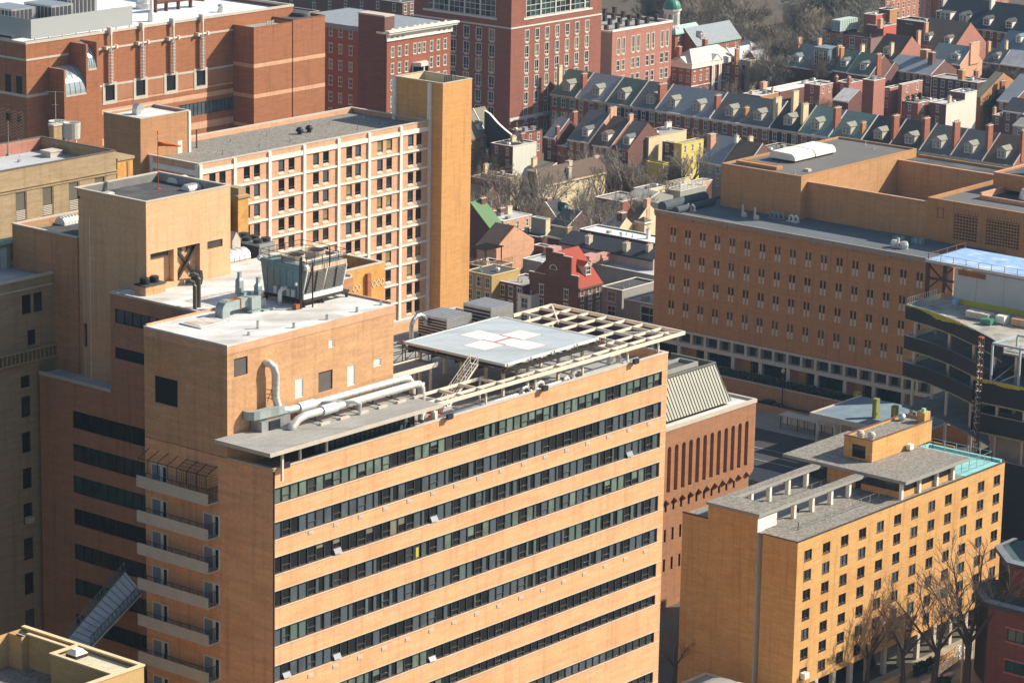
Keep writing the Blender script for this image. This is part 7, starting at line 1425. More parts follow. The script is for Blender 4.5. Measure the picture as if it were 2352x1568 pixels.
t=MB();t.box(a[0],b[0]-.0,345,350,30,a[2],m=0);t.box(a[0]-.1,b[0]+.2,344.8,350,a[2],a[2]+.4,m=1);t.box((a[0]+b[0])/2+.4,(a[0]+b[0])/2+.8,344.9,344.999,50,a[2]-.3,m=2);sbp=single('golden_brick_pier',t,[MATS['golden_ornament_brick'],M_OLD,M_BROWN],'golden brick pier block between the old buff building and the grid block','building',(a[0],345,30))
# machinery between the lift tower and the cooling tower (on the roofs behind)
bz=62.5
plt=thing('rear_roof','pale flat roof carrying machinery behind the white penthouse roof','building',(270,262,30));m=MB();m.box(262.5,300,258,290,30,bz,m=0,mt=1);m.build('wall',[M_GREYST,M_RWHITE],plt)
def bp(px,py,y):return ony(ct_(px,py),y)
a,b=bp(430,215,272),bp(870,230,272);zt_c=bp(650,215,272)[2]
fc=thing('fan_chiller','dark grey rooftop chiller with six round fans on top behind the white roof','chiller',(a[0],270,bz));
xa_,xb_=bp(690,260,270)[0],bp(870,240,270)[0];zc1=bp(690,260,270)[2]
m=MB();m.box(xa_,xb_+.3,270,276,zc1-4.2,zc1,m=0);m.build('casing',[M_METAL],fc)
m=MB();m.box(xa_-.05,xa_-.001,270.2,275.8,zc1-3.8,zc1-.3);m.build('grille',[M_DKMT],fc)
for i in range(2):
    for j in range(3):x,y=xa_+.75+i*1.4,271+j*1.9;m=MB();m.cyl(x,y,zc1,zc1+.45,.62,12);m.build('fan',[M_DKMT],fc)
m=MB();m.box(xa_,xb_,270.2,270.5,bz,zc1-4.2);m.box(xa_,xb_,275.2,275.6,bz,zc1-4.2);m.build('base_rail',[M_DKMT],fc)
p1_,p2_=bp(330,440,266),bp(470,420,266);t=MB();t.tube([(p1_[0]-5,266,p1_[2]),(p2_[0]-.4,266,p2_[2]+.1),(p2_[0]+.2,266,p2_[2]+.1)],1.15,16)
for dx in(-.8,.1,1.0):t.tube([(p1_[0]+dx,266,p1_[2]),(p1_[0]+dx+.1,266,p1_[2])],1.2,16)
t.box(p1_[0]-.5,p1_[0]-.2,265.5,266.5,bz,p1_[2]-1.0);t.box(p2_[0]-.6,p2_[0]-.3,265.5,266.5,bz,p1_[2]-1.0);single('silver_duct_drum',t,[M_ALU],'large shiny silver round duct ending beside the lift tower','duct',(p1_[0],266,bz),smooth=False)
t=MB();a,b=Vector(bp(320,620,264)),Vector(bp(665,540,264));dz=Vector((0,0,-.9));dy=Vector((0,2.5,0))
for o_ in(Vector((0,0,0)),dy):t.beam(a+o_,b+o_,.25,.3);t.beam(a+o_+dz,b+o_+dz,.2,.25)
for k in range(5):p,q_=a.lerp(b,k/5),a.lerp(b,(k+1)/5);t.beam(p,q_+dy,.14,.14);t.beam(p+dy,q_,.14,.14);t.beam(p+dz,q_,.12,.12)
for p in(a,b,a+dy,b+dy):t.beam(p,(p.x,p.y,bz),.2,.2)
single('red_steel_frame',t,[M_REDIRON],'red oxide steel frame under the silver duct behind the white roof','steel frame',(a.x,a.y,bz))
a=Vector(bp(400,215,262+6));t=MB();t.box(a.x-.9,a.x+.5,268,269.6,bz,a.z+.2);t.q((a.x-.9,268,a.z+.2),(a.x+.5,268,a.z+.2),(a.x-.2,268,a.z+1.2));t.q((a.x-.9,268,a.z+.2),(a.x-.2,268,a.z+1.2),(a.x-.2,269.6,a.z+1.2),(a.x-.9,269.6,a.z+.2));t.q((a.x+.5,268,a.z+.2),(a.x-.2,268,a.z+1.2),(a.x-.2,269.6,a.z+1.2),(a.x+.5,269.6,a.z+.2));single('duct_hood',t,[M_CONC],'pale angular duct hood beside the silver drum','duct hood',(a.x,a.y,bz))
# unseen dark block added outside the left edge to keep sky light off the court
oo=thing('dark_sky_blocker','unseen dark block added beyond the left edge of the picture to cut sky light','building',(120,236,EG))
block(oo,118,182,236,330,EG,96,sheet('dark_blocker_skin',(.03,.032,.035),.8),M_RDARK)
# ================================================================ ROW HOUSES
A1=lambda x,y:s4(1560,360,x,y)
A2=lambda x,y:s4(2000,360,x,y)
A3=lambda x,y:s4(1560,650,x,y)
A4=lambda x,y:s4(1900,650,x,y)
B1=lambda x,y:s4(2200,0,x,y)
B2=lambda x,y:s4(2600,0,x,y)
B3=lambda x,y:s4(2952,0,x,y)
B4=lambda x,y:s4(2400,250,x,y)
B5=lambda x,y:s4(2952,250,x,y)
HG=EG
def dormer(root,x,y,z,face,w_,h,dp,rm,wm=None,slope=0,nm='dormer',n=1,gable=True):
    "gabled dormer; x, y, z = middle of the foot of its front; face B looks to -x, face A to -y"
    t=MB();wm=wm or M_WHITE;r_=w_*.32 if gable else.08
    def P(a,d,zz_):return(x+d,y+a,z+zz_)if face=='B' else(x+a,y+d,z+zz_)
    a=w_/2
    t.q(P(-a,0,-.1),P(a,0,-.1),P(a,0,h),P(0,0,h+r_),P(-a,0,h),m=0)
    for s_ in(-a,a):t.q(P(s_,0,-.1),P(s_,dp,-.1),P(s_,dp,h),P(s_,0,h),m=1)
    o=.22
    for s_ in(-1,1):t.q(P(s_*(a+o),-.2,h-.12),P(0,-.2,h+r_+.06),P(0,dp+.4,h+r_+.06),P(s_*(a+o),dp+.4,h-.12),m=2);t.q(P(s_*(a+o),-.2,h-.12),P(0,-.2,h+r_+.06),P(0,-.2,h+r_-.1),P(s_*(a+o),-.2,h-.26),m=0)
    d=t.build(nm,[M_WHITE if wm in(M_WHITE,M_CREAM)else wm,wm,rm],root)
    ww=(w_-.3)/n
    for k in range(n):
        me=winmesh('sash',round(ww-.25,2),round(h-.5,2),face,rnd.randrange(4));q_=bpy.data.objects.new('window',me);COL.objects.link(q_);q_.parent=d
        p=Vector(P(-w_/2+.15+ww*k+.12,-.235,.25));q_.location=p-ORG[d];ORG[q_]=p
    return d
def chimney(root,x,y,z0,z1,wx=1.6,wy=.7,mm=None,pots=2):
    t=MB();t.box(x-wx/2,x+wx/2,y-wy/2,y+wy/2,z0,z1,m=0);t.box(x-wx/2-.08,x+wx/2+.08,y-wy/2-.08,y+wy/2+.08,z1,z1+.16,m=1)
    for k in range(pots):t.cyl(x-wx/2+wx*(k+.5)/pots,y,z1+.16,z1+.55,.15,7,m=2)
    return t.build('chimney',[mm or M_RED2,M_CONC,M_TERRA],root)
def house(name,label,c,l,r,z,wall,roof,style='flat',rise=4.5,group=None,wallA=None,wB=None,wA=None,dorm=(),dormA=(),chim=(),ridge=.5,lr=None,par=.35,cap=None,trim=M_WHITE,over=.25,z0=HG,cat='house',win=('sash',1.0,1.75)):
    p=onz(c,z);x0,y0=p[0],p[1]
    y1=y0+l if isinstance(l,(int,float))else onx(l,x0)[1]
    if lr is not None:x1=onz(lr,z)[0]
    else:x1=x0+r if isinstance(r,(int,float))else ony(r,y0)[0]
    y1=max(y1,y0+1.2);x1=max(x1,x0+1.2)
    if style=='gB':
        if isinstance(r,(int,float)):x1=x0+max(r,rise/.74/ridge)
        else:rise=min(rise,(x1-x0)*ridge*.76)
    W,D=x1-x0,y1-y0
    root=thing(name,label,cat,(x0,y0,z0),group)
    st,ww,wh=win
    def opsf(a0,L_,spec,top):
        if not spec:return[]
        n,fl=spec[0],spec[1];o=[]
        for f in range(fl):
            for k in range(n):
                a=a0+L_*(k+.5)/n-ww/2
                if a>a0+.15 and a+ww<a0+L_-.15:o.append((a,top-.75-wh-3.05*f,ww,wh))
        return o
    oB,oA=opsf(y0,D,wB,z),opsf(x0,W,wA,z)
    wallA=wallA or wall
    if style=='flat':
        m=MB();m.grid_wall('B',x0,y0,y1,z0,z-.1,oB,.2,m=0);m.grid_wall('A',y0,x0,x1,z0,z-.1,oA,.2,m=1);m.q((x1,y0,z0),(x1,y1,z0),(x1,y1,z-.1),(x1,y0,z-.1));m.q((x0,y1,z0),(x1,y1,z0),(x1,y1,z-.1),(x0,y1,z-.1));m.build('wall',[wall,wallA],root)
        m=MB();t_=.22;m.q((x0+.1,y0+.1,z-par),(x1-.1,y0+.1,z-par),(x1-.1,y1-.1,z-par),(x0+.1,y1-.1,z-par));m.build('roof',[roof],root)
        m=MB();coping(m,x0,x1,y0,y1,z-par+.02 if par<.2 else z-.1,t_,.12,.1);m.build('coping',[cap or trim],root)
        if W>3 and D>3:
            for k in range(rnd.choice((2,3,4))if cat=='house' else 2):
                x,y,t_=rnd.uniform(x0+.8,x1-1.4),rnd.uniform(y0+.8,y1-1.4),rnd.random();zz_=z-par;m=MB()
                if t_<.4:m.tube([(x,y,zz_),(x,y,zz_+rnd.uniform(.5,1.3))],.14,6);m.cyl(x,y,zz_,zz_+.1,.3,8);m.build('vent_pipe',[M_METAL],root)
                elif t_<.75:w2,h2=rnd.uniform(.8,1.5),rnd.uniform(.4,1.0);m.box(x,x+w2,y,y+w2*.8,zz_,zz_+h2);m.box(x-.06,x+w2+.06,y-.06,y+w2*.8+.06,zz_+h2,zz_+h2+.08);m.build('roof_hatch',[rnd.choice((M_CONC,M_METAL,M_GREYST))],root)
                else:m.lathe(x,y,[(.4,zz_),(.4,zz_+.4),(.6,zz_+.5),(.45,zz_+.8),(0,zz_+.85)],9);m.build('roof_fan',[M_ALU],root)
    elif style in('gB','gA'):
        m=MB();R_=z+rise
        if style=='gB':
            xr=x0+W*ridge;m.grid_wall('B',x0,y0,y1,z0,z,oB,.2,m=0);m.grid_wall('A',y0,x0,x1,z0,z,oA,.2,m=1)
            m.q((x1,y0,z0),(x1,y1,z0),(x1,y1,z),(x1,y0,z));m.q((x0,y1,z0),(x1,y1,z0),(x1,y1,z),(x0,y1,z))
            for yy in(y0,y1):m.q((x0,yy,z),(x1,yy,z),(xr,yy,R_),m=1)
            m.build('wall',[wall,wallA],root)
            m=MB();s_=rise/(W*ridge);e=over;T=.12
            m.q((x0-e,y0-.02,z-e*s_+T),(x0-e,y1+.02,z-e*s_+T),(xr,y1+.02,R_+T),(xr,y0-.02,R_+T));s2=rise/(W*(1-ridge));m.q((x1+e,y0-.02,z-e*s2+T),(x1+e,y1+.02,z-e*s2+T),(xr,y1+.02,R_+T),(xr,y0-.02,R_+T))
            m.build('roof',[roof],root)
            m=MB();m.box(x0-e-.12,x0-e+.06,y0,y1,z-e*s_-.22,z-e*s_+T+.04);m.box(x0-.06,x0-.002,y0,y1,z-.45,z-.05)
            m.beam((x0-e,y0-.0,z-e*s_+T+.03),(xr,y0,R_+T+.03),.22,.16);m.build('eaves_trim',[trim],root)
        else:
            yr=y0+D*ridge;m.grid_wall('B',x0,y0,y1,z0,z,oB,.2,m=0);m.grid_wall('A',y0,x0,x1,z0,z,oA,.2,m=1)
            m.q((x1,y0,z0),(x1,y1,z0),(x1,y1,z),(x1,y0,z));m.q((x0,y1,z0),(x1,y1,z0),(x1,y1,z),(x0,y1,z))
            for xx in(x0,x1):m.q((xx,y0,z),(xx,y1,z),(xx,yr,R_),m=0)
            m.build('wall',[wall,wallA],root)
            m=MB();s_=rise/(D*ridge);e=over;T=.12
            m.q((x0-.02,y0-e,z-e*s_+T),(x1+.02,y0-e,z-e*s_+T),(x1+.02,yr,R_+T),(x0-.02,yr,R_+T));s2=rise/(D*(1-ridge));m.q((x0-.02,y1+e,z-e*s2+T),(x1+.02,y1+e,z-e*s2+T),(x1+.02,yr,R_+T),(x0-.02,yr,R_+T));m.build('roof',[roof],root)
            m=MB();m.box(x0,x1,y0-e-.12,y0-e+.06,z-e*s_-.22,z-e*s_+T+.04);m.beam((x0,y0-e,z-e*s_+T+.03),(x0,yr,R_+T+.03),.22,.16);m.beam((x0,yr,R_+T+.03),(x0,y1+e,z-e*s2+T+.03),.22,.16);m.build('eaves_trim',[trim],root)
    elif style=='hip':
        m=MB();m.grid_wall('B',x0,y0,y1,z0,z,oB,.2,m=0);m.grid_wall('A',y0,x0,x1,z0,z,oA,.2,m=1);m.q((x1,y0,z0),(x1,y1,z0),(x1,y1,z),(x1,y0,z));m.q((x0,y1,z0),(x1,y1,z0),(x1,y1,z),(x0,y1,z));m.build('wall',[wall,wallA],root)
        k=min(W,D)/2;e=over;R_=z+rise;a,b,c_,d=(x0-e,y0-e,z),(x1+e,y0-e,z),(x1+e,y1+e,z),(x0-e,y1+e,z)
        if W>=D:p,q_=(x0+k,(y0+y1)/2,R_),(x1-k,(y0+y1)/2,R_)
        else:p,q_=((x0+x1)/2,y0+k,R_),((x0+x1)/2,y1-k,R_)
        m=MB()
        if W>=D:m.q(a,b,q_,p);m.q(c_,d,p,q_);m.q(d,a,p);m.q(b,c_,q_)
        else:m.q(a,b,p);m.q(b,c_,q_,p);m.q(c_,d,q_);m.q(d,a,p,q_)
        m.build('roof',[roof],root);m=MB();m.box(x0-e-.1,x1+e+.1,y0-e-.1,y0-e,z-.35,z+.05);m.box(x0-e-.1,x0-e,y0-e,y1+e,z-.35,z+.05);m.build('eaves_trim',[trim],root)
    fill(root,st,'B',x0,oB);fill(root,st,'A',y0,oA)
    if style=='gB':
        s_=rise/(W*ridge)
        for d in dorm:
            fy,kw=d[0],dict(d[1])if len(d)>1 else{};dx=kw.pop('dx',1.3);w_=kw.pop('w',2.3);h=kw.pop('h',2.1)
            dormer(root,x0+dx,y0+D*fy,z+dx*s_,'B',w_,h,h/s_+.2,kw.pop('roof',roof),**kw)
    if style=='gA':
        s_=rise/(D*ridge)
        for d in dormA:
            fx,kw=d[0],dict(d[1])if len(d)>1 else{};dy=kw.pop('dy',1.2);w_=kw.pop('w',1.8);h=kw.pop('h',1.7)
            dormer(root,x0+W*fx,y0+dy,z+dy*s_,'A',w_,h,h/s_+.2,kw.pop('roof',roof),**kw)
    top=z+(rise if style!='flat' else 0)
    for cc in chim:
        fx,fy,h=cc[:3];kw=dict(cc[3])if len(cc)>3 else{}
        chimney(root,x0+W*fx,y0+D*fy,z-.6,top+h,**kw)
    return root,(x0,x1,y0,y1)
BB=dict(mm=M_CREAM);GR='houses of the long terrace with dormers'
def terrace(label,ya,yb,roof,dorms,chims,wall=M_RED2,n=3,shutters=False,ze=10.0,rise=5.8,W=15.6,trim=M_CONC,st='sash'):
    x0=688.0;root=thing('terrace_house',label,'house',(x0,yb,HG),GR);z=ze;D=ya-yb
    nn=n;ops=[(yb+D*(k+.5)/nn-.75,z-1.1-2.3-3.9*f,1.5,2.4)for f in range(3)for k in range(nn)]
    m=MB();m.grid_wall('B',x0,yb,ya,HG,z,ops,.2);xr=x0+W/2
    for yy in(yb,ya):m.q((x0,yy,HG),(x0+W,yy,HG),(x0+W,yy,z),(x0,yy,z));m.q((x0,yy,z),(x0+W,yy,z),(xr,yy,z+rise))
    m.q((x0+W,yb,HG),(x0+W,ya,HG),(x0+W,ya,z),(x0+W,yb,z));m.build('wall',[wall],root);fill(root,st,'B',x0,ops)
    s_=rise/(W/2);m=MB();e=.3;m.q((x0-e,yb,z-e*s_+.12),(x0-e,ya,z-e*s_+.12),(xr,ya,z+rise+.12),(xr,yb,z+rise+.12));m.q((x0+W+e,yb,z-e*s_+.12),(x0+W+e,ya,z-e*s_+.12),(xr,ya,z+rise+.12),(xr,yb,z+rise+.12));m.build('roof',[roof],root)
    m=MB();m.box(x0-e-.2,x0-e+.1,yb+.02,ya-.02,z-e*s_-.3,z-e*s_+.16);m.box(x0-.12,x0-.002,yb,ya,z-.75,z-.45);m.build('gutter',[trim],root)
    m=MB();m.beam((x0-e,yb+.12,z-e*s_+.2),(xr,yb+.12,z+rise+.2),.26,.3);m.build('party_wall_cap',[M_WHITE if trim is M_WHITE else M_CONC],root)
    m=MB();m.tube([(x0-.25,yb+.15,HG),(x0-.25,yb+.15,z-.4)],.07,5);m.build('downpipe',[M_WHITE],root)
    if shutters:
        for o in ops[:2*nn]:
            for s2 in(-.72,o[2]+.1):m=MB();m.box(x0-.08,x0-.002,o[0]+s2,o[0]+s2+.62,o[1],o[1]+o[3]);m.build('shutter',[M_DKCOP if shutters==1 else sheet('navy_shutter',(.02,.035,.06),.8)],root)
    for fy in dorms:dormer(root,x0+1.25,yb+D*fy,z+1.25*s_,'B',2.6,2.3,2.3/s_+.3,mat('tan_grey_dormer_roof',(.27,.27,.22),(.20,.20,.165),.8,scale=(1,)*3),M_CONC,n=2)
    for c_ in chims:
        y_,dx,w_,h,mm=c_;chimney(root,x0+dx,y_,z+max(0,dx-w_/2)*s_*.2,z+rise+h,w_,.8,mm,3)
    return root
terrace('terrace house with green shingles and dark green shutters, at the left end of the row',551.5,542.5,M_SLATEG,[.5],[(551.0,3.2,1.4,1.5,M_CREAM),(542.6,3.4,2.0,.2,M_REDB)],shutters=1)
terrace('terrace house with light blue-grey roof, second from the left end of the row',542.5,532.2,M_SLATEB,[.45],[],n=3)
terrace('dark green roofed terrace house with shutters beside the light blue-grey one',532.2,523.6,M_SLATEG,[.5],[],shutters=2)
terrace('dark roofed terrace house left of the big red chimney',523.6,515.3,M_SLATE,[.35],[(515.9,3.6,3.2,.6,M_REDB)],shutters=2)
terrace('broad blue-grey roofed terrace house with two dormers and blue white gutter',515.3,497.2,M_SLATEB,[.77,.3],[(497.4,3.4,2.2,-.2,M_REDB)],n=6,trim=M_WHITE)
terrace('grey shingled terrace house with two tan dormers between red and cream chimneys',497.2,477.9,M_SLATE,[.73,.26],[(487.6,2.8,1.7,-2.2,M_BROWN),(478.3,3.6,2.7,1.6,M_CREAM)],n=6,trim=M_WHITE)
terrace('black roofed terrace house between two cream chimneys',477.9,468.7,M_DKSH,[.5],[(474.5,6.0,2.4,3.4,M_CREAM),(469.4,3.2,2.4,1.0,M_CREAM)],shutters=2)
terrace('teal roofed terrace house with white gable edge left of the red chimney',468.7,459.3,M_TEAL,[.57],[(459.4,3.4,2.6,1.3,M_REDB)],trim=M_WHITE)
terrace('teal roofed terrace house right of the red chimney',459.3,449.6,M_TEAL,[.55],[(450.8,2.6,1.8,-1.4,M_BROWN)],trim=M_WHITE)
terrace('dark roofed terrace house with one large oriel dormer and white balcony rail',449.6,441.0,M_DKSH,[.5],[(441.2,2.8,2.5,1.6,M_REDB)])
terrace('black seamed roof terrace house in shade left of two red chimneys',441.0,431.9,mat('black_seamed_metal',(.075,.07,.07),(.03,.03,.03),.5,scale=(0,2.4,0),kind='noise',contrast=.3),[.45],[(432.3,3.2,2.4,2.0,M_REDB)])
terrace('slate grey terrace house with a bright white dormer, half shaded',431.9,422.6,M_SLATE,[.55],[(423.4,3.2,2.6,2.2,M_REDB)])
terrace('grey terrace house with a skylight and pale dormer left of the tallest chimney',422.6,413.3,M_SLATE,[.55],[(413.8,3.2,2.2,2.6,M_REDB)])
terrace('brown roofed terrace house at the right end of the row',413.3,404.4,M_BRSH,[.5],[(404.6,3.8,1.4,2.4,M_REDB)])
# ---- middle quarter
H=house;GM='houses in the middle quarter'
H('gabled_house','brick house with grey shingles, red cornice and boarded windows beside the orange shaft',A1(-60,545),9.5,A1(380,432),8,M_RED2,M_OLIVE,'gA',6,GM,wallA=M_BROWN,wA=(3,3),dormA=((.45,),(.9,)),trim=mat('red_cornice',(.40,.09,.07),(.3,.07,.05)))
r_,bb=H('gabled_house','brick house with blue shutters under the end of the grey shingle roof',A1(382,432),9.5,A1(570,398),8,M_RED2,M_OLIVE,'gA',6,GM,wallA=M_BROWN,wA=(2,3))
pa_,pb_=onz(A1(350,60),14.5),onz(A1(960,530),8.0)
xw=pa_[0];cv_=[onx(A1(x,y),xw)for x,y in((350,60),(430,110),(560,260),(680,370),(820,480),(960,540))]
m=MB()
for p,q_ in zip(cv_[:-1],cv_[1:]):m.q((xw,p[1],HG),(xw,q_[1],HG),(xw,q_[1],q_[2]),(xw,p[1],p[2]),m=0);m.q((xw-.2,p[1],p[2]),(xw-.2,q_[1],q_[2]),(xw+.5,q_[1],q_[2]+.05),(xw+.5,p[1],p[2]+.05),m=1);m.q((xw+.45,p[1],HG),(xw+.45,q_[1],HG),(xw+.45,q_[1],q_[2]),(xw+.45,p[1],p[2]),m=0)
m.q((xw,cv_[-1][1],HG),(xw+.45,cv_[-1][1],HG),(xw+.45,cv_[-1][1],cv_[-1][2]),(xw,cv_[-1][1],cv_[-1][2]),m=0)
single('swept_party_wall',m,[M_DKSH,M_WHITE],'dark swept party wall with a white edge curving down beside the satellite dish','wall',(xw,cv_[0][1],HG))
H('flat_house','grey flat roofed brick house below the red tower',A1(1010,405),A1(700,330),A1(1265,355),8,M_RED2,M_RGREY,'flat',group=GM,wA=(2,2),cap=M_DKMT)
r_,bb=H('stucco_house','flat roofed house with a tall blank white stucco side wall',A1(800,628),A1(455,578),A1(1172,552),9,M_DKRED,M_RGREY,'flat',group=GM,wallA=M_WHITEST,wB=(2,2),chim=((.75,.8,.9,dict(mm=M_CREAM)),(1.1,.75,1.2,dict(mm=M_RED2))))
a=onz(A1(890,560),9.0);t=MB();dsh=Vector(a)+Vector((0,0,1.6));
n_=Vector((.75,-.45,.45)).normalized();u_=n_.cross(Vector((0,0,1))).normalized();v_=n_.cross(u_)
def ringp(r,d):return[dsh-n_*d+u_*r*math.cos(k*math.pi/8)+v_*r*math.sin(k*math.pi/8)for k in range(16)]
for(r0,d0),(r1,d1)in(((2.1,0),(1.4,.32)),((1.4,.32),(.6,.52)),((.6,.52),(.02,.58))):
    P0,P1=ringp(r0,d0),ringp(r1,d1)
    for k in range(16):t.q(P0[k],P0[(k+1)%16],P1[(k+1)%16],P1[k])
t.tube([a,dsh-n_*.5],.12,6);t.beam(a,dsh-u_*1.2-n_*.3,.07,.07);t.beam(dsh-n_*.4+v_*1.2,dsh+n_*1.1,.05,.05);single('satellite_dish',t,[M_METAL],'large grey satellite dish on the flat roof beside the swept wall','satellite dish',(a[0],a[1],9))
H('gabled_house','small teal-grey gabled brick house with a red chimney left of the skylight house',A1(1462,495),A1(1292,463),9,9.5,M_DKRED,M_SLATEB,'gB',4.2,GM,wB=(1,2),chim=((.1,.05,-1.5,dict(mm=M_RED2,wx=1.0)),(.9,.5,1,{})))
H('rear_wing','brick rear wing with a small cream and white roof below the teal-grey gable',A1(1645,632),A1(1470,562),A1(1785,592),7.6,M_RED2,M_RWHITE,'flat',group=GM,wA=(1,1),par=.15)
H('gabled_house','tall grey-green gabled house with a skylight and white dormer',A1(2002,565),A1(1662,505),12,9.5,M_RED2,M_SLATE,'gB',6.5,GM,wallA=M_TERRA,dorm=((.35,dict(w=1.9)),),wB=(3,2),trim=M_WHITE,chim=((.55,.03,1.2,dict(mm=M_TERRA,wx=2.6)),))
H('gabled_house','brown roofed gabled house with a tan dormer and white garden room',A2(285,643),A2(0,595),12,9.3,M_RED2,M_BRSH,'gB',6.2,GM,dorm=((.5,dict(w=2.0)),),wB=(3,2),trim=M_WHITE,chim=((.5,.06,1.0,dict(mm=M_TERRA)),))
H('gabled_house','green-grey gabled house with red parapet edge and white dormer',A2(560,693),A2(290,650),11,9.0,M_DKRED,M_SLATE,'gB',6.0,GM,dorm=((.3,dict(w=2.0)),),wB=(2,2),trim=mat('red_cornice',(0,0,0)))
H('stucco_house','grey stucco flat roofed house with cream side wall and roof machinery',A2(887,487),A2(552,440),A2(1482,352),11.5,M_GREYST,M_RGREY,'flat',group=GM,wallA=M_CREAM,wB=(2,3),cap=M_CONC,chim=((.9,.7,1.4,dict(mm=M_WHITEST,wx=2.2)),))
H('rear_wing','dark brick wing next to the bright yellow wall',A2(1403,590),A2(1100,545),1.3,10.2,M_DK,M_RDARK,'flat',group=GM,wB=(2,2))
H('yellow_house','tall bright yellow house wall behind a bare tree',A2(1405,588),2.5,A2(1750,492),10.8,M_YEL,M_RGREY,'flat',group=GM,wA=(3,3),cap=M_YEL,par=.2)
H('yellow_house','small yellow house end with one sash window among the trees',A2(1105,900),5,A2(1195,880),6.4,M_YEL,M_RGREY,'flat',group=GM,wA=(1,2),cap=M_YEL)
H('gabled_house','blue-grey metal roofed house with an orange chimney next to the auditorium block',A2(2035,912),A2(1680,860),12.5,8,M_GREYST,M_SLATEB,'gB',5.6,GM,wB=(3,2),chim=((.28,.93,.6,dict(mm=M_TERRA,wx=2.2,wy=1.2)),(.42,.04,.7,dict(mm=M_WHITE,wx=1.0))))
H('gabled_house','brown roofed house just behind the corner of the auditorium block',A2(2400,985),A2(2040,915),12,8,M_DKRED,M_BRSH,'gB',5.4,GM,chim=((.6,.7,.8,dict(mm=M_CREAM)),))
H('flat_house','dark boxy flat roofed house in front of the terrace',B4(1010,1212),B4(695,1155),B4(1370,1125),8.6,M_DKSH,M_OLIVE,'flat',group=GM,cap=M_CONC)
H('low_roof_house','low house with an olive grey roof and cream chimney beside the white stucco wall',A1(1300,1035),A1(1035,865),A1(1535,975),6,M_OLIVE,M_OLIVE,'gB',1.6,GM,wallA=M_CREAM,ridge=.8,chim=((.3,.9,1.0,dict(mm=M_CREAM)),))
H('cream_house','long cream stucco house with a brown roof behind bare trees',A1(1192,1205),A1(1130,1195),A1(2258,985),7,M_CREAM,M_BRSH,'gA',3.2,GM,wA=(6,2),ridge=.6,chim=((.45,.1,-1.2,dict(mm=M_CONC,wx=1.2,wy=1.2)),(.5,.9,.2,dict(mm=M_CONC,wx=1.3,wy=1.2)),(.9,.8,0,dict(mm=M_CONC))),trim=M_CREAM)
H('low_roof_house','house with a rust brown roof and pale chimney beside the orange shaft',A1(760,1125),A1(300,1015),A1(905,1090),6,M_CREAM,M_BRSH,'flat',group=GM,cap=M_CREAM,chim=((.5,1.0,1.8,dict(mm=M_CREAM,wx=1.4)),),par=.15)
H('low_roof_house','grey flat roofed house with round vents in front of the rust brown roof',A1(560,1175),A1(120,1060),A1(930,1120),5.0,M_RED2,M_RGREY,'flat',group=GM,wA=(2,1))
H('low_roof_house','dark brown roofed house with a white chimney at the foot of the orange shaft',A1(330,1480),A1(-150,1330),A1(620,1400),4.5,M_RED2,M_BRSH,'gB',3.5,GM,chim=((.1,.75,2.0,dict(mm=M_WHITEST,wx=1.6,wy=1.4)),))
H('low_roof_house','low house with a light grey flat roof in the middle of the bare trees',A2(470,1495),A2(40,1400),A2(850,1400),6,M_RED2,M_RGREY,'flat',group=GM,cap=M_WHITE,wB=(3,1))
H('low_roof_house','low house with a grey pitched roof behind the hospital rail',A2(840,1500),A2(480,1400),A2(1270,1400),5.6,M_GREYST,M_RGREY,'gB',1.6,GM)
H('yellow_house','small pale yellow flat roofed house behind the trees',A2(848,1312),A2(650,1235),A2(1148,1205),6.5,M_CREAM,M_RGREY,'flat',group=GM,wallA=M_CREAM,wA=(2,1),cap=M_WHITE)
r_,bb=H('deck_house','low flat house with white slatted railings on its roof near the yellow wall',A2(1380,1330),A2(1150,1270),A2(1790,1240),5.0,M_GREYST,M_RSLV,'flat',group=GM)
m=MB()
for yy in(bb[2],bb[3]):
    for k in range(5):m.beam((bb[0],yy,5.2+k*.35),(bb[1],yy,5.2+k*.35),.06,.14)
for k in range(5):m.beam((bb[0],bb[2],5.2+k*.35),(bb[0],bb[3],5.2+k*.35),.06,.14)
for k in range(8):x=bb[0]+(bb[1]-bb[0])*k/7;m.box(x-.06,x+.06,bb[2]-.06,bb[2]+.06,4.9,6.9)
m.build('slatted_railing',[M_CONC],r_)
H('orange_house','orange brick wall with white coping next to the blue-grey metal roof',A2(1580,1220),3,A2(1885,1120),5.0,M_TERRA,M_RGREY,'flat',group=GM,cap=M_WHITE)
H('copper_roof_house','house with a bright green seamed copper roof',A3(432,568),7.5,A3(652,545),6.5,M_DKRED,M_GRNMT,'gA',5.2,GM,chim=((.75,.7,.5,dict(mm=M_DKRED)),),trim=M_GRNMT,ridge=.8)
H('salmon_house','salmon brick house with white and green coping and two sash windows',A3(650,447),6,A3(1100,347),7.2,M_TERRA,M_RSLV,'flat',group=GM,wA=(3,1),par=.15,chim=((.12,.7,1.5,dict(mm=M_DKRED,wx=1.6)),(.5,.8,1.5,dict(mm=M_DKRED)),(.75,.8,1.5,dict(mm=M_CREAM))))
H('stucco_house','tall tan-grey stucco block with a silver roof and cream corner',A3(1318,420),A3(1088,382),1.6,9,M_GREYST,M_RSLV,'flat',group=GM,wallA=M_CREAM,cap=M_RSLV,par=.15)
r_,bb=H('gable_end_house','big brown roofed house with a broad salmon brick gable wall',A3(540,872),A3(232,742),A3(1132,778),6.8,M_TERRA,M_BRSH,'gB',3.9,GM,wallA=M_TERRA,trim=M_BROWN,ridge=.48)
r_,bb=H('roof_deck_house','house with a dark timber roof deck and pergola beside the orange shaft',A3(440,1185),A3(60,1120),A3(790,1098),6.0,M_DKRED,M_RDARK,'flat',group=GM)
m=MB();dw=6.0
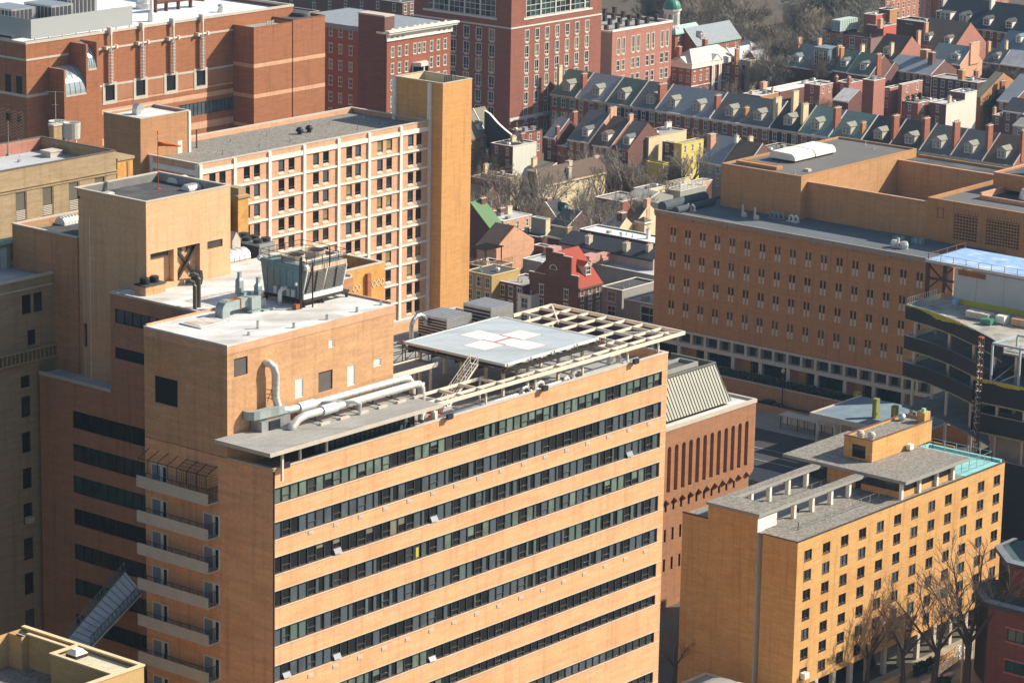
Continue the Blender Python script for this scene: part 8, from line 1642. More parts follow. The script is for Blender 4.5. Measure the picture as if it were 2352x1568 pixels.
for k in range(14):y_=bb[2]+(bb[3]-bb[2])*k/13;m.box(bb[0]-.04,bb[0]+.04,y_-.05,y_+.05,dw,dw+1.3)
for k in range(18):x=bb[0]+(bb[1]-bb[0])*k/17;m.box(x-.05,x+.05,bb[2]-.04,bb[2]+.04,dw,dw+1.3)
for z_ in(.3,1.3):m.beam((bb[0],bb[2],dw+z_),(bb[1],bb[2],dw+z_),.1,.1);m.beam((bb[0],bb[2],dw+z_),(bb[0],bb[3],dw+z_),.1,.1)
m.build('timber_railing',[M_BROWN],r_)
m=MB();bx,by=bb[0]+1.5,bb[2]+2.5
for k in range(12):m.beam((bx+k*.55,by,dw+3.2),(bx+k*.55,by+5.0,dw+3.2),.12,.14)
for y_ in(by+.4,by+4.6):m.beam((bx-.2,y_,dw+3.05),(bx+6.3,y_,dw+3.05),.12,.16)
for x in(bx+.3,bx+5.7):
    for y_ in(by+.4,by+4.6):m.box(x-.1,x+.1,y_-.1,y_+.1,dw,dw+3.1)
m.build('pergola',[M_DKMT],r_)
WAR=('sash',1.25,2.2)
H('golden_house','golden brick corner building with arched windows and a cream bracketed cornice',A3(465,1305),A3(60,1232),A3(890,1215),9.2,mat('ochre_front',(.46,.33,.13),(.38,.27,.10),.9,scale=(.6,)*3,fine=.08),M_RDARK,'flat',group=GM,wB=(3,3),win=WAR,cap=M_CREAM,par=.15)
H('brick_row_house','dark red brick house with white sashes right of the golden corner building',A3(965,1462),A3(566,1385),9,7.6,M_DKRED,M_RGREY,'flat',group=GM,wB=(3,3),win=WAR)
H('bay_house','narrow house with a white panelled bay front',g(1,1,1308,470),g(1,1,1216,448),7,6.2,M_WHITE,M_RDARK,'flat',group=GM,wB=(1,2),win=('sash',1.9,2.3))
r_,bb=H('red_roof_house','tall dark red brick house with a stepped gable and bright red metal roof',A3(1832,1508),A3(1060,1335),A3(2205,1425),9.0,M_DKRED,M_REDMT,'gA',6.6,GM,dormA=((.62,dict(w=2.2,h=2.3,dy=1.6,roof=M_REDMT,wm=M_WHITE)),),wB=(2,2),win=WAR,trim=M_DKRED,wA=(3,2))
x0,x1,y0,y1=bb;ym=(y0+y1)/2;D=y1-y0
m=MB()
for a,b,zt in((y0-.1,y0+D*.14,11.5),(y0+D*.14,y0+D*.30,15.2),(y0+D*.30,y0+D*.52,15.6),(y0+D*.52,y0+D*.66,16.4),(y0+D*.66,y1,10.6)):m.box(x0-.3,x0-.003,a,b,9.0,zt,m=0);m.box(x0-.38,x0+.08,a-.02,b+.02,zt,zt+.14,m=1)
m.build('stepped_parapet',[M_DKRED,M_CONC],r_)
m=MB();pts=[(ym+1.1*math.cos(a),12.0+1.1*math.sin(a))for a in np.linspace(0,math.pi,9)];m.q(*[(x0-.33,y_,z_)for y_,z_ in pts],m=0);pts=[(ym+.8*math.cos(a),12.1+.8*math.sin(a))for a in np.linspace(0,math.pi,9)];m.q(*[(x0-.345,y_,z_)for y_,z_ in pts],m=1);m.build('half_round_window',[M_WFR,G_DARK],r_)
H('stucco_house','low grey stucco shop building right of the red roof house',g(1,1,1935,432),g(1,1,1792,392),12,5.6,M_GREYST,M_RDARK,'flat',group=GM,wB=(1,2),win=('sash',2.2,2.2))
p=onz(g(1,1,1948,470),5.2)
H('shop_building','low grey-green shop building with broad dark shop windows next to the hospital',g(1,1,2300,560),g(1,1,1948,470),14,5.2,M_GREYST,M_RGREY,'flat',group=GM,wB=(3,1),win=('sash',4.4,3.4))
r_,bb=H('silver_roof_house','wide silver roofed building behind the red metal roof',A3(1252,1092),A3(955,1015),A3(1900,985),6.6,M_GREYST,M_RSLV,'flat',group=GM)
for k,(px,w_,d,h,lb)in enumerate(((A3(1400,990),3.6,2.2,1.5,'pink stained box unit at the rear of the silver roof'),(A3(2000,1130),3.8,2.6,1.7,'pinkish rooftop unit just behind the red metal roof'),(A3(2200,1080),3.0,2.0,1.4,'smaller pinkish rooftop unit right of the larger one'))):
    a=onz(px,6.3);t=MB();t.box(a[0],a[0]+w_,a[1],a[1]+d,6.5,6.3+h);t.box(a[0]-.3,a[0]+w_*.5,a[1]-.6,a[1]-.001,6.5,6.3+h*.6);t.box(a[0]+.3,a[0]+w_-.3,a[1]+.3,a[1]+d-.3,6.2,6.5);single('rooftop_unit',t,[mat('pink_painted_unit',(.52,.30,.26),(.44,.24,.21),.7,scale=(.8,)*3)],lb,'rooftop unit',(a[0],a[1],6.3),'pink rooftop units')
H('silver_roof_house','broad blue-silver roof in shade below the mauve wall',A4(1440,1300),A4(560,1130),15,5.4,M_GREYST,M_RSLV,'flat',group=GM,par=.2)
H('mauve_house','long mauve stucco wall with a dark roof and three tan chimneys',A4(1420,1060),A3(1525,765),9,7.6,mat('mauve_stucco',(.40,.34,.32),(.34,.28,.27),.9,scale=(.4,)*3,fine=.05),M_DKSH,'gB',1.8,GM,chim=((.15,.72,.4,dict(mm=M_CONC,wx=1.4,wy=1.1)),(.15,.32,.4,dict(mm=M_CONC,wx=1.4,wy=1.1)),(.3,.12,.6,dict(mm=M_CONC))),trim=M_DKMT)
H('white_roof_block','dark brick block with a bright white flat roof left of the hospital',A4(1500,800),A4(262,568),5,9.2,M_DKRED,mat('bright_white_membrane',(0,0,0)),'flat',group=GM,lr=A4(1200,620),cap=M_WHITE,chim=((.55,.25,1.6,dict(mm=M_WHITE,wx=.7,wy=.7)),))
H('low_roof_house','weathered olive roof left of the white flat roof',A3(1730,745),A3(1345,570),A3(1850,690),6.2,M_DK,M_OLIVE,'gB',2.6,GM,ridge=.7,chim=((.5,.3,.8,dict(mm=M_OLD)),))
H('low_roof_house','dark slate roof behind the tan-grey block',A3(1660,545),A3(1385,460),10,6.0,M_DK,M_DKSH,'gB',2.8,GM)
H('low_roof_house','blue roofed house with flat silver part behind the salmon gable',A3(1425,875),A3(1130,800),A3(1520,850),5.2,M_DKRED,M_RSLV,'flat',group=GM)
H('low_roof_house','black flat roof with a long white skylight behind the brown roof',A3(1215,700),A3(800,610),7,5.6,M_DK,M_RDARK,'flat',group=GM)
H('cottage','small cream cottage with a turquoise trimmed dormer',A3(1480,400),6.5,A3(1700,330),5.4,M_CREAM,M_DKSH,'gA',3.2,GM,dormA=((.8,dict(w=1.8,h=1.8,dy=.5,wm=mat('turquoise_trim',(.05,.42,.33),(.04,.35,.28)))),),chim=((.35,.6,.6,{}),))
H('stucco_house','pale grey house with a turquoise awning below the cream house',A3(1835,300),A3(1690,265),A3(2005,255),6.0,M_WHITEST,M_RSLV,'flat',group=GM,wA=(2,2))
H('low_roof_house','brick house with bare brown roof by the white chimney left of the copper roof',A3(230,560),A3(100,500),A3(430,560),4.6,M_DKRED,M_BRSH,'gA',2.5,GM)
H('low_roof_house','brick cottage with pale window bay above the copper roof',A3(130,290),6,A3(355,235),5.2,M_RED2,M_RGREY,'flat',group=GM,wA=(2,1))
H('gabled_house','house with a grey roof and dark chimney block behind the white flat roof',A4(905,545),A4(620,420),A4(1100,480),5.8,M_CREAM,M_RGREY,'gB',3.4,GM,chim=((.45,.25,1.1,dict(mm=M_DK,wx=1.8,wy=1.6)),))
H('gabled_house','brown roofed house with an orange chimney left of the hospital corner',A4(1150,480),A4(1025,400),10,6.0,M_CREAM,M_BRSH,'gB',3.6,GM,chim=((.45,.2,1.3,dict(mm=M_TERRA,wx=1.3,wy=1.1)),))
H('yellow_house','small square cream tower house with one tiny window beside the hospital',A4(1285,470),A4(1150,448),A4(1392,425),6.5,M_CREAM,M_BRSH,'hip',1.0,GM,wA=(1,1),win=('sash',.7,.8))
H('low_roof_house','long dark slate roof running behind the orange chimney',A4(1470,420),A4(1200,330),9,5.6,M_CREAM,M_OLIVE,'gB',2.6,GM)
# ---- right-hand quarter
GQ='houses in the right-hand quarter'
H('gabled_house','slate roofed wing with a cream panelled front and copper eaves behind the cupola block',B1(690,715),9,B1(1400,577),10.5,M_REDB,M_SLATEB,'gA',4.6,GQ,wallA=M_REDB,wA=(5,2),trim=M_COPPER,dormA=((.2,dict(w=1.8)),))
r_,bb=H('cupola_building','red brick hall with pale copper roof and a white cupola under a green dome',B1(370,530),B1(300,505),B1(750,440),14.0,M_REDB,M_COPPER,'hip',2.2,GQ,wA=(3,4),trim=M_COPPER,cat='building',over=.6)
cxu,cyu=(bb[0]+bb[1])/2-1.4,(bb[2]+bb[3])/2+2;a=ony(B1(310,400),cyu);cxu=a[0];z_=14.5
m=MB();m.cyl(cxu,cyu,z_,z_+1.3,2.9,8,m=0);m.cyl(cxu,cyu,z_+1.3,z_+6.0,2.45,8,m=0);m.cyl(cxu,cyu,z_+6.0,z_+6.5,2.9,8,m=0)
for k in range(8):
    an=(k+.5)*math.pi/4;c_,s_=math.cos(an)*2.28,math.sin(an)*2.28;tx,ty=-math.sin(an),math.cos(an)
    pts=[(-.5,2.0),(.5,2.0),(.5,4.6)]+[(.5*math.cos(q_),4.6+.5*math.sin(q_))for q_ in np.linspace(.3,2.84,5)]+[(-.5,4.6)]
    m.q(*[(cxu+c_*1.02+tx*p,cyu+s_*1.02+ty*p,z_+q_)for p,q_ in pts],m=1)
cu=m.build('cupola',[M_WHITE,M_GREYST],r_)
m=MB();m.lathe(cxu,cyu,[(2.75,z_+6.5)]+[(2.7*math.cos(q_),z_+6.6+3.1*math.sin(q_))for q_ in np.linspace(0,1.45,8)]+[(.15,z_+9.8),(.1,z_+11)],16);m.build('dome',[M_DKCOP],cu,smooth=True)
r_,bb=H('pedimented_house','red brick building with white pediments, white trim and a seamed grey metal hip roof',B1(630,1005),B1(300,935),B1(1310,880),10.5,M_REDB,mat('pale_seamed_metal',(.48,.47,.43),(.38,.37,.34),.5,.2,scale=(5,0,0),kind='wave',contrast=.6),'hip',3.4,GQ,wA=(7,3),wB=(3,3),chim=((.08,.8,.6,dict(mm=M_REDB,wx=1.3,wy=1.3)),(.75,.95,1.2,dict(mm=M_REDB,wx=1.4,wy=1.2))),cat='building')
x0,x1,y0,y1=bb
m=MB();m.box(x0-.35,x1+.2,y0-.35,y0-.002,8.9,10.1,m=0);m.box(x0-.35,x0-.002,y0,y1,8.9,10.1,m=0);m.box(x0-.12,x1,y0-.12,y0-.002,3.6,3.9,m=0)
xm=x0+(x1-x0)*.55
m.q((xm-2.6,y0-.5,10.2),(xm+2.6,y0-.5,10.2),(xm,y0-.5,12.0));m.q((xm-2.8,y0-.6,10.1),(xm,y0-.6,12.1),(xm,y0+4,12.1),(xm-2.8,y0+4,10.1));m.q((xm+2.8,y0-.6,10.1),(xm,y0-.6,12.1),(xm,y0+4,12.1),(xm+2.8,y0+4,10.1))
for dx in(-2.2,-1.4,1.2,2.0):m.box(xm+dx,xm+dx+.5,y0-.45,y0-.13,1.0,8.9)
ym=(y0+y1)/2;m.q((x0-.5,ym-2.6,10.2),(x0-.5,ym+2.6,10.2),(x0-.5,ym,12.0));m.q((x0-.6,ym-2.8,10.1),(x0-.6,ym,12.1),(x0+4,ym,12.1),(x0+4,ym-2.8,10.1));m.q((x0-.6,ym+2.8,10.1),(x0-.6,ym,12.1),(x0+4,ym,12.1),(x0+4,ym+2.8,10.1));m.build('pediment',[M_WHITE],r_)
H('brick_house','dark red brick house with dark cornice left of the tan lift tower',B1(1415,1045),B1(985,1015),8,8.5,M_DKRED,M_RDARK,'flat',group=GQ,wB=(3,2),cap=M_DKRED)
H('tan_tower','plain tan stair tower with a white top among brick houses',B1(1550,957),B1(1422,940),B1(1697,955),10.2,M_GREYST,M_RSLV,'flat',group=GQ,wallA=M_OLD)
H('white_roof_house','brick house with a broad white pitched roof right of the tan tower',B1(1700,1018),7,B1(1900,972),8.6,M_REDB,M_RSLV,'gA',3.4,GQ,wA=(2,2),chim=((-.6,.8,1.0,dict(mm=M_BROWN)),))
H('white_roof_house','long white pitched roof stretching left behind the tan tower',B1(1350,1000),8,B1(1690,1000),8.6,M_REDB,M_RWHITE,'gA',3.8,GQ,chim=((.1,.1,1.0,dict(mm=M_DKRED,wx=.8)),))
H('blue_roof_house','low pitched blue-grey roof by the dark trees',B1(2110,1005),B1(1905,960),12,8.2,M_DKRED,M_SLATEB,'gB',3.4,GQ,wB=(2,2),chim=((.55,.05,1.6,dict(mm=M_TERRA,wx=1.6)),))
H('pavilion_house','small house with a pale hipped roof at the edge of the wooded square',B1(1560,735),B1(1360,710),B1(1650,720),8.0,M_DKRED,M_RSLV,'hip',1.4,GQ)
r_,bb=H('white_roof_house','large smooth white low roof between chimneys in front of the blue dormer house',B4(1085,275),B4(812,148),10,6.4,M_DKRED,M_RWHITE,'flat',group=GQ,lr=B4(1250,25),par=.15,chim=((.02,1.0,1.8,dict(mm=M_TERRA,wx=2.0,wy=1.2)),))
H('white_roof_house','low roof with yellow-green patches on pale blue felt behind the terrace',B4(780,345),B4(500,325),B4(1085,248),6.2,M_DKRED,M_RSLV,'flat',group=GQ,wallA=M_BROWN,cap=M_WHITE,chim=((.8,.2,1.0,dict(mm=M_CREAM,wx=.7)),))
H('brick_house','red brick house with a bright white roof and overhanging salmon bay',B4(1715,182),B4(1470,148),B4(1922,135),8.6,M_RED2,M_RSLV,'flat',group=GQ,wallA=M_PINK,wB=(1,3),wA=(2,1),cap=M_WHITE)
H('brick_house','brick house with swept white roof edges right of the salmon bay',B2(1236,1312),B2(1030,1285),B2(1455,1240),8.4,M_RED2,M_RSLV,'flat',group=GQ,wallA=M_PINK,wB=(1,2),chim=((-.05,.9,1.4,dict(mm=M_REDB,wx=.8)),(.05,.05,1.6,dict(mm=M_REDB,wx=1.0))))
H('white_roof_house','low swooping bright white roof behind the black terrace roof',B4(2160,435),B4(1922,382),9,5.2,M_DKRED,M_RWHITE,'gB',2.6,GQ,ridge=.6)
H('salmon_tower','tall plain salmon brick block with a silver roof in the middle of the quarter',B2(1632,1272),B2(1455,1242),B2(1810,1232),12.6,M_RED2,M_RSLV,'flat',group=GQ,wallA=M_PINK,cap=M_WHITE)
H('salmon_house','salmon brick house with a dark doorway right of the plain salmon block',B5(240,222),B5(148,210),B5(412,168),9.4,M_RED2,M_RGREY,'flat',group=GQ,wallA=M_PINK,wB=(1,2),cap=M_WHITE)
H('salmon_house','higher salmon brick house with a white sloping roof edge',B5(432,168),B5(400,162),B5(757,108),10.6,M_RED2,M_RGREY,'flat',group=GQ,wallA=M_PINK,cap=M_WHITE,wA=(2,2))
r_,bb=H('roof_garden_house','brick house with white cornice and a planted roof terrace',B5(684,460),B5(428,378),B5(982,388),7.6,M_RED2,M_RGREY,'flat',group=GQ,wB=(1,2),wA=(2,2),cap=M_WHITE,wallA=M_REDB)
x0,x1,y0,y1=bb
for k in range(6):
    x,y=x0+.9+(x1-x0-1.8)*k/5,y1-1.3-(k%2)*.9;single('potted_shrub',bush_mesh(x-.5,x+.5,y-.5,y+.5,7.4,1.8,60,M_LEAF,30+k,.25),[M_LEAF],('first','second','third','fourth','fifth','last')[k]+' potted shrub from the left on the brick house roof terrace','potted plant',(x,y,7.3),'potted shrubs on the roof terrace')
t=MB();t.box(x0+2,x0+3.6,y0+2,y0+3,8.0,8.1)
for a,b in((x0+2.1,y0+2.1),(x0+3.4,y0+2.1),(x0+2.1,y0+2.8),(x0+3.4,y0+2.8)):t.box(a,a+.1,b,b+.1,7.3,8.0)
single('terrace_table',t,[M_BROWN],'small wooden table on the planted roof terrace','table',(x0+2,y0+2,7.3))
H('white_wall_house','dark brick house with a broad pale stucco side wall and white coping',B5(1130,480),B5(856,440),B5(1425,405),7.6,M_DKRED,M_RSLV,'flat',group=GQ,wallA=M_WHITEST,wB=(1,2),cap=M_WHITE,chim=((.35,.2,1.6,dict(mm=M_CREAM,wx=1.0)),))
H('white_wall_house','higher rear part of the pale stucco wall with a sloping white edge',B5(1427,300),5,B5(1612,255),9.6,M_DKRED,M_RSLV,'flat',group=GQ,wallA=M_WHITEST,cap=M_WHITE)
H('brick_row','long dark brick row with five white sashes and a flat grey roof',B5(1612,138),B5(900,30),B5(1832,18),9.0,M_DK,M_RGREY,'flat',group=GQ,wB=(6,2),win=('sash',1.3,2.1),cap=M_WHITE,chim=((.25,.42,2.6,dict(mm=M_BROWN,wx=1.6,wy=1.6)),(.9,.3,2.2,dict(mm=M_DKRED))))
H('brick_row','brick row with low blue metal roofs and a capped chimney block',B3(890,1180),B3(170,1082),14,8.6,M_DKRED,M_SLATEB,'gB',3.4,GQ,wB=(7,2),win=('sash',1.1,1.7),chim=((.55,.45,2.2,dict(mm=M_BROWN,wx=2.4,wy=2.2)),(.35,.2,2.2,dict(mm=M_DKRED,wx=1.6,wy=1.6))))
H('olive_roof_house','house with a long moss olive sloping roof right of the dark brick row',B5(1668,372),B5(1530,352),24,6.6,M_BROWN,M_OLIVE,'gB',5.6,GQ,trim=M_OLIVE)
H('brick_house','dark brick house with big sash windows under a red chimney',B5(2050,260),B5(1690,240),10,8.0,M_DK,M_SLATEG,'flat',group=GQ,wB=(3,2),win=('sash',1.5,2.4),chim=((.1,.2,2.4,dict(mm=M_REDB,wx=2.0)),))
H('blue_roof_house','house with a long blue-grey slope and a skylight at the right edge',B5(2195,445),B5(1930,395),24,6.4,M_DKRED,M_SLATEB,'gB',6.0,GQ,wB=(2,1))
H('low_roof_house','small white roof below the dark leafy tree',B5(2010,665),B5(1850,625),B5(2190,580),4.6,M_DKRED,M_RWHITE,'flat',group=GQ,wB=(1,1),chim=((.15,.95,1.8,dict(mm=M_TERRA,wx=.9)),))
H('brick_house','dark brick house in shade at the right edge behind the terrace',B5(2352,620),B5(2020,560),10,6.8,M_DKRED,M_RDARK,'gB',3.0,GQ,wB=(2,2))
H('grey_house','pale grey clapboard house end at the right edge',B5(2380,830),B5(2180,800),8,6.4,M_GREYST,M_RGREY,'gB',1.5,GQ,wB=(1,1),wallA=M_WHITEST)
H('gabled_house','large rusty brown roofed house with two dormers and a salmon gable',B3(1240,775),B3(600,655),15,9.4,M_BROWN,M_BRSH,'gB',7.0,GQ,wallA=M_PINK,dorm=((.72,dict(w=2.0)),(.22,dict(w=2.0))),trim=M_BROWN,chim=((.2,.85,-.8,dict(mm=M_TERRA)),))
H('gabled_house','dark brown roofed house with a small dormer beside the striped brick office',B3(335,955),B3(-70,880),12,8.4,M_DKRED,mat('deep_brown_shingles',(.10,.065,.055),(.07,.045,.04),.85,scale=(.6,.6,5),fine=.1),'gB',6.2,GQ,wallA=M_PINK,dorm=((.5,dict(w=1.8)),),trim=M_BROWN,chim=((.1,.3,-1.6,dict(mm=M_CREAM)),(.8,.1,1.0,dict(mm=M_TERRA))))
H('gabled_house','seamed silver-green metal roofed house between brick gables',B3(1350,1020),B3(830,930),11,8.0,M_DKRED,mat('silver_green_seamed',(.30,.34,.32),(.20,.24,.23),.45,.3,scale=(0,3.2,0),kind='noise',contrast=.2),'gB',4.6,GQ,wallA=M_TERRA,dorm=((.25,dict(w=2.6,h=1.6)),),chim=((.6,0,1.2,dict(mm=M_TERRA,wx=5.0)),))
H('gabled_house','green slate roofed house with a dull left dormer',B2(1210,1135),B2(985,1095),11,8.6,M_DKRED,M_SLATEG,'gB',5.2,GQ,dorm=((.45,dict(w=2.0)),),chim=((.3,1.0,.8,dict(mm=M_BROWN,wx=1.8)),(.75,.4,1.2,dict(mm=M_CREAM))))
H('gabled_house','green slate roofed house with a bright white dormer beside the red chimney',B2(1570,1195),B2(1212,1135),11,8.6,M_DKRED,M_SLATEG,'gB',5.2,GQ,dorm=((.45,dict(w=1.8)),),chim=((.3,.0,.6,dict(mm=M_REDB,wx=2.2)),))
H('gabled_house','small brown gabled cottage between the green slate and blue metal roofs',B2(1800,1215),B2(1590,1175),8,7.4,M_DKRED,M_BRSH,'gB',3.8,GQ,dorm=((.4,dict(w=1.3,h=1.3)),))
r_,bb=H('gabled_house','blue metal roofed house with a huge round-headed studio window',B2(975,1130),B2(200,1080),13,8.0,M_DKRED,mat('blue_seamed_metal',(.17,.23,.27),(.12,.165,.20),.45,.3,scale=(.8,2.2,.4)),'gB',5.6,GQ,dorm=((.80,dict(w=2.4,h=1.9)),),chim=((.45,.95,1.6,dict(mm=M_TERRA,wx=2.0)),(.35,.08,1.2,dict(mm=M_TERRA,wx=2.0)),(.8,.75,1.2,dict(mm=M_TERRA))))
x0,x1,y0,y1=bb;s_=5.6/((x1-x0)/2);yw0,yw1=y0+(y1-y0)*.13,y0+(y1-y0)*.42
m=MB();m.box(x0+1.0,x0+6.5,yw0,yw1,7.4,14.2,m=0);m.box(x0+.8,x0+6.7,yw0-.2,yw1+.2,14.2,14.4,m=0);w_=yw1-yw0
m.q((x0+.97,yw0+.2,8.2),(x0+.97,yw1-.2,8.2),(x0+.97,yw1-.2,13.7),(x0+.97,yw0+.2,13.7),m=1)
for k in range(7):y_=yw0+.2+(w_-.4)*k/6;m.box(x0+.9,x0+.969,y_-(.14 if k in(0,2,4,6)else.04),y_+(.14 if k in(0,2,4,6)else.04),8.2,13.7,m=2)
for z_ in(8.2,9.4,10.6,11.8,13.0,13.6):m.box(x0+.9,x0+.969,yw0+.1,yw1-.1,z_,z_+.1,m=2)
ym=(yw0+yw1)/2;rr_=w_*.17
pts=[(rr_*math.cos(a),rr_*math.sin(a))for a in np.linspace(0,math.pi,9)]
for p,q_ in zip(pts[:-1],pts[1:]):m.beam((x0+.9,ym+p[0],12.0+p[1]),(x0+.9,ym+q_[0],12.0+q_[1]),.1,.25,m=2)
m.build('studio_window',[M_TEALMT,G_DARK,M_WFR],r_)
r_,bb=H('striped_office','flat roofed office banded in brown and red brick with five square windows',B2(1585,605),B2(612,482),B2(1790,575),14.0,brick('banded_brown_brick',(.27,.19,.15),.88),M_RDARK,'flat',group=GQ,wB=(5,2),win=('sash',1.9,2.2),cap=M_DKRED,par=.8,lr=None,cat='building')
x0,x1,y0,y1=bb;m=MB();xo=x0-.04
for z_ in(10.9,6.9):
    for k in range(6):ya=y0 if k==0 else y0+(y1-y0)*(k-.5)/5+1.05;yb2=y1 if k==5 else y0+(y1-y0)*(k+.5)/5-1.05;m.box(xo,x0-.002,ya,yb2,z_,z_+2.1)
m.box(xo,x0-.002,y0,y1,13.1,13.8);m.build('red_brick_band',[M_RED2],r_)
t=thing('green_air_handler','long pale green air handler on the striped office roof','air handling unit',(x0+3,y0+12,13.2));a=onz(B2(960,455),14.8);b=ony(B2(1390,330),a[1]);xx0,yy0=a[0],a[1]
m=MB();m.box(xx0,xx0+9.5,yy0-3.2,yy0,14.2,17.6);m.build('casing',[M_COPPER if False else mat('pale_green_casing',(.50,.58,.52),(.42,.50,.45),.6,scale=(1,)*3)],t)
m=MB()
for k in range(9):m.box(xx0+1+k,xx0+1.08+k,yy0-3.26,yy0-3.201,14.2,17.6)
for k in range(3):m.box(xx0-.06,xx0-.001,yy0-3.0+k*1.05,yy0-2.1+k*1.05,14.4,17.2)
m.build('panel_joint',[M_TEALMT],t);m=MB();m.box(xx0+.2,xx0+9.3,yy0-3,yy0-.2,13.2,14.2);m.build('base',[M_DKMT],t)
H('red_stair_block','bright red rendered stair block with a white edge on the striped office',B2(1665,240),B2(1478,208),B2(1885,200),19.2,M_RED2,M_RSLV,'flat',group=GQ,wallA=mat('scarlet_render',(.52,.11,.08),(.46,.09,.07),.85,scale=(.6,)*3,fine=.04),cap=M_WHITE,z0=13,cat='building')
H('red_wing','lower bright red rendered wing behind a tall brick chimney',B2(1785,418),B2(1515,382),B2(1985,368),16.4,M_DKRED,M_RGREY,'flat',group=GQ,wallA=MATS['scarlet_render'],cap=M_WHITE,chim=((-.15,.1,2.2,dict(mm=M_TERRA,wx=1.4,wy=1.2)),),cat='building')
H('brown_shaft','brown brick lift shaft with an open white rimmed top',B2(1885,158),B2(1710,130),B2(1998,135),20.4,M_DKRED,M_BLACKW,'flat',group=GQ,wallA=M_BROWN,cap=M_WHITE,par=.9,cat='building')
H('brick_house','brown brick flat roofed block with a silver duct behind the red wing',B3(800,355),B3(350,240),B3(1005,310),14.0,M_DKRED,M_RGREY,'flat',group=GQ,wallA=M_PINK,cap=M_WHITE,par=.6,cat='building')
H('brick_house','narrow brown brick block with grey top beside the red wing',B3(590,385),B3(490,370),B3(708,358),13.0,M_DKRED,M_RGREY,'flat',group=GQ,wallA=M_BROWN,cap=M_WHITE)
H('black_roof_row','long black roofed row with four dormers and a white chimney near the top right',B3(2480,560),B3(880,372),14,10.0,M_DKRED,M_DKSH,'gB',7.4,GQ,dorm=((.90,dict(w=5.4,h=2.8,gable=False,n=3)),(.70,dict(w=2.8,h=2.6,n=2)),(.47,dict(w=2.4,h=2.4,wm=M_WHITE)),(.25,dict(w=2.4,h=2.4))),chim=((.4,.53,1.6,dict(mm=M_WHITEST,wx=2.4)),(.35,.99,1.6,dict(mm=M_CONC,wx=2.4))),wB=(14,2),trim=M_CONC)
H('seamed_roof_house','blue seamed metal roof with a small white dormer at the right edge',B3(2352,880),B3(1890,800),14,8.0,M_DKRED,MATS['blue_seamed_metal'],'gB',5.8,GQ,dorm=((.45,dict(w=1.8,dx=4)),),chim=((.5,-.02,1.2,dict(mm=M_REDB,wx=2.6)),))
H('white_roof_house','bright blue-white shed roof at the right edge above the bare shrubs',B3(2400,1060),B3(1982,1000),12,7.0,M_DKRED,M_RSLV,'gB',3.6,GQ,trim=M_WHITE)
H('low_roof_house','low dark slate roof with a tan dormer behind bare shrubs',B3(1985,1010),B3(1700,960),10,6.0,M_DKRED,M_SLATE,'gB',3.6,GQ,dorm=((.4,dict(w=1.8,h=1.5)),),chim=((.3,.98,2.0,dict(mm=M_TERRA,wx=1.4)),(.7,.4,2.2,dict(mm=M_CREAM,wx=1.0))))
H('brick_house','narrow pinkish brick house with a chimney beside the black roofed row',B3(1650,640),3,B3(1700,620),8.6,M_RED2,M_RGREY,'flat',group=GQ,chim=((.5,.5,1.2,dict(mm=M_PINK)),))
# far blocks along the top edge
def farblock(label,c,xr,z,zb,wall,nA,nB,depth,fl,mat_r=M_RDARK,win=('sash',1.3,2.2)):
    return H('far_brick_block',label,c,depth,xr,z,wall,mat_r,'flat',group='blocks along the top edge',wA=(nA,fl),wB=(nB,fl),cap=M_CONC,win=win,cat='building')
farblock('tall salmon brick block with many white windows at the top right of the picture',s4(2952,-330,180,1300),s4(2952,-330,930,1110),14,0,mat('lit_salmon_brick',(.46,.17,.10),(.40,.14,.085),.9,scale=(.3,.3,2),fine=.06),9,4,24,6)
farblock('brick block with pale chimneys cut by the top edge, right of the tall salmon block',s4(2952,-330,1160,1250),s4(2952,-330,1420,1180),13,0,MATS['lit_salmon_brick'],4,4,20,6)
farblock('orange brick block cut by the top edge near the right corner',s4(2952,-330,1880,1250),s4(2952,-330,2130,1180),13,0,MATS['lit_salmon_brick'],3,4,18,6)
farblock('grey stone house with a pale blue roof behind the wooded square',s4(2600,-330,1820,1620),s4(2600,-330,1930,1600),7,0,M_GREYST,1,5,26,3,M_RSLV)
farblock('slender sandstone tower house rising between the trees of the square',s4(2200,-330,1040,1500),s4(2200,-330,1100,1480),12,0,M_BROWN,1,2,6,7)
farblock('dark shaded tenement behind the left trees of the square',s4(2200,-700,1500,2100),40,16,0,M_DK,8,8,46,8)
farblock('dark shaded tenement behind the middle trees of the square',s4(2600,-700,520,2100),24,16,0,M_DK,6,6,34,8)
farblock('sunlit ochre house end glimpsed behind the bare trees',s4(2600,-330,515,1620),s4(2600,-330,830,1550),9,0,M_CREAM,2,1,8,4)
farblock('dark brick block seen over the roof of the brick hospital beside the apartment house',g(0,0,2065,95),g(0,0,2200,70),24,0,M_DKRED,3,2,30,5)
farblock('dark brick building with a pale blue roof behind the cornice apartment house',g(1,0,60,-20),g(1,0,330,-60),12,0,M_DKRED,6,8,60,4)
farblock('dark red brick block between the apartment house and the red tower',g(1,0,420,20),g(1,0,640,-30),20,0,M_DKRED,5,6,40,5)
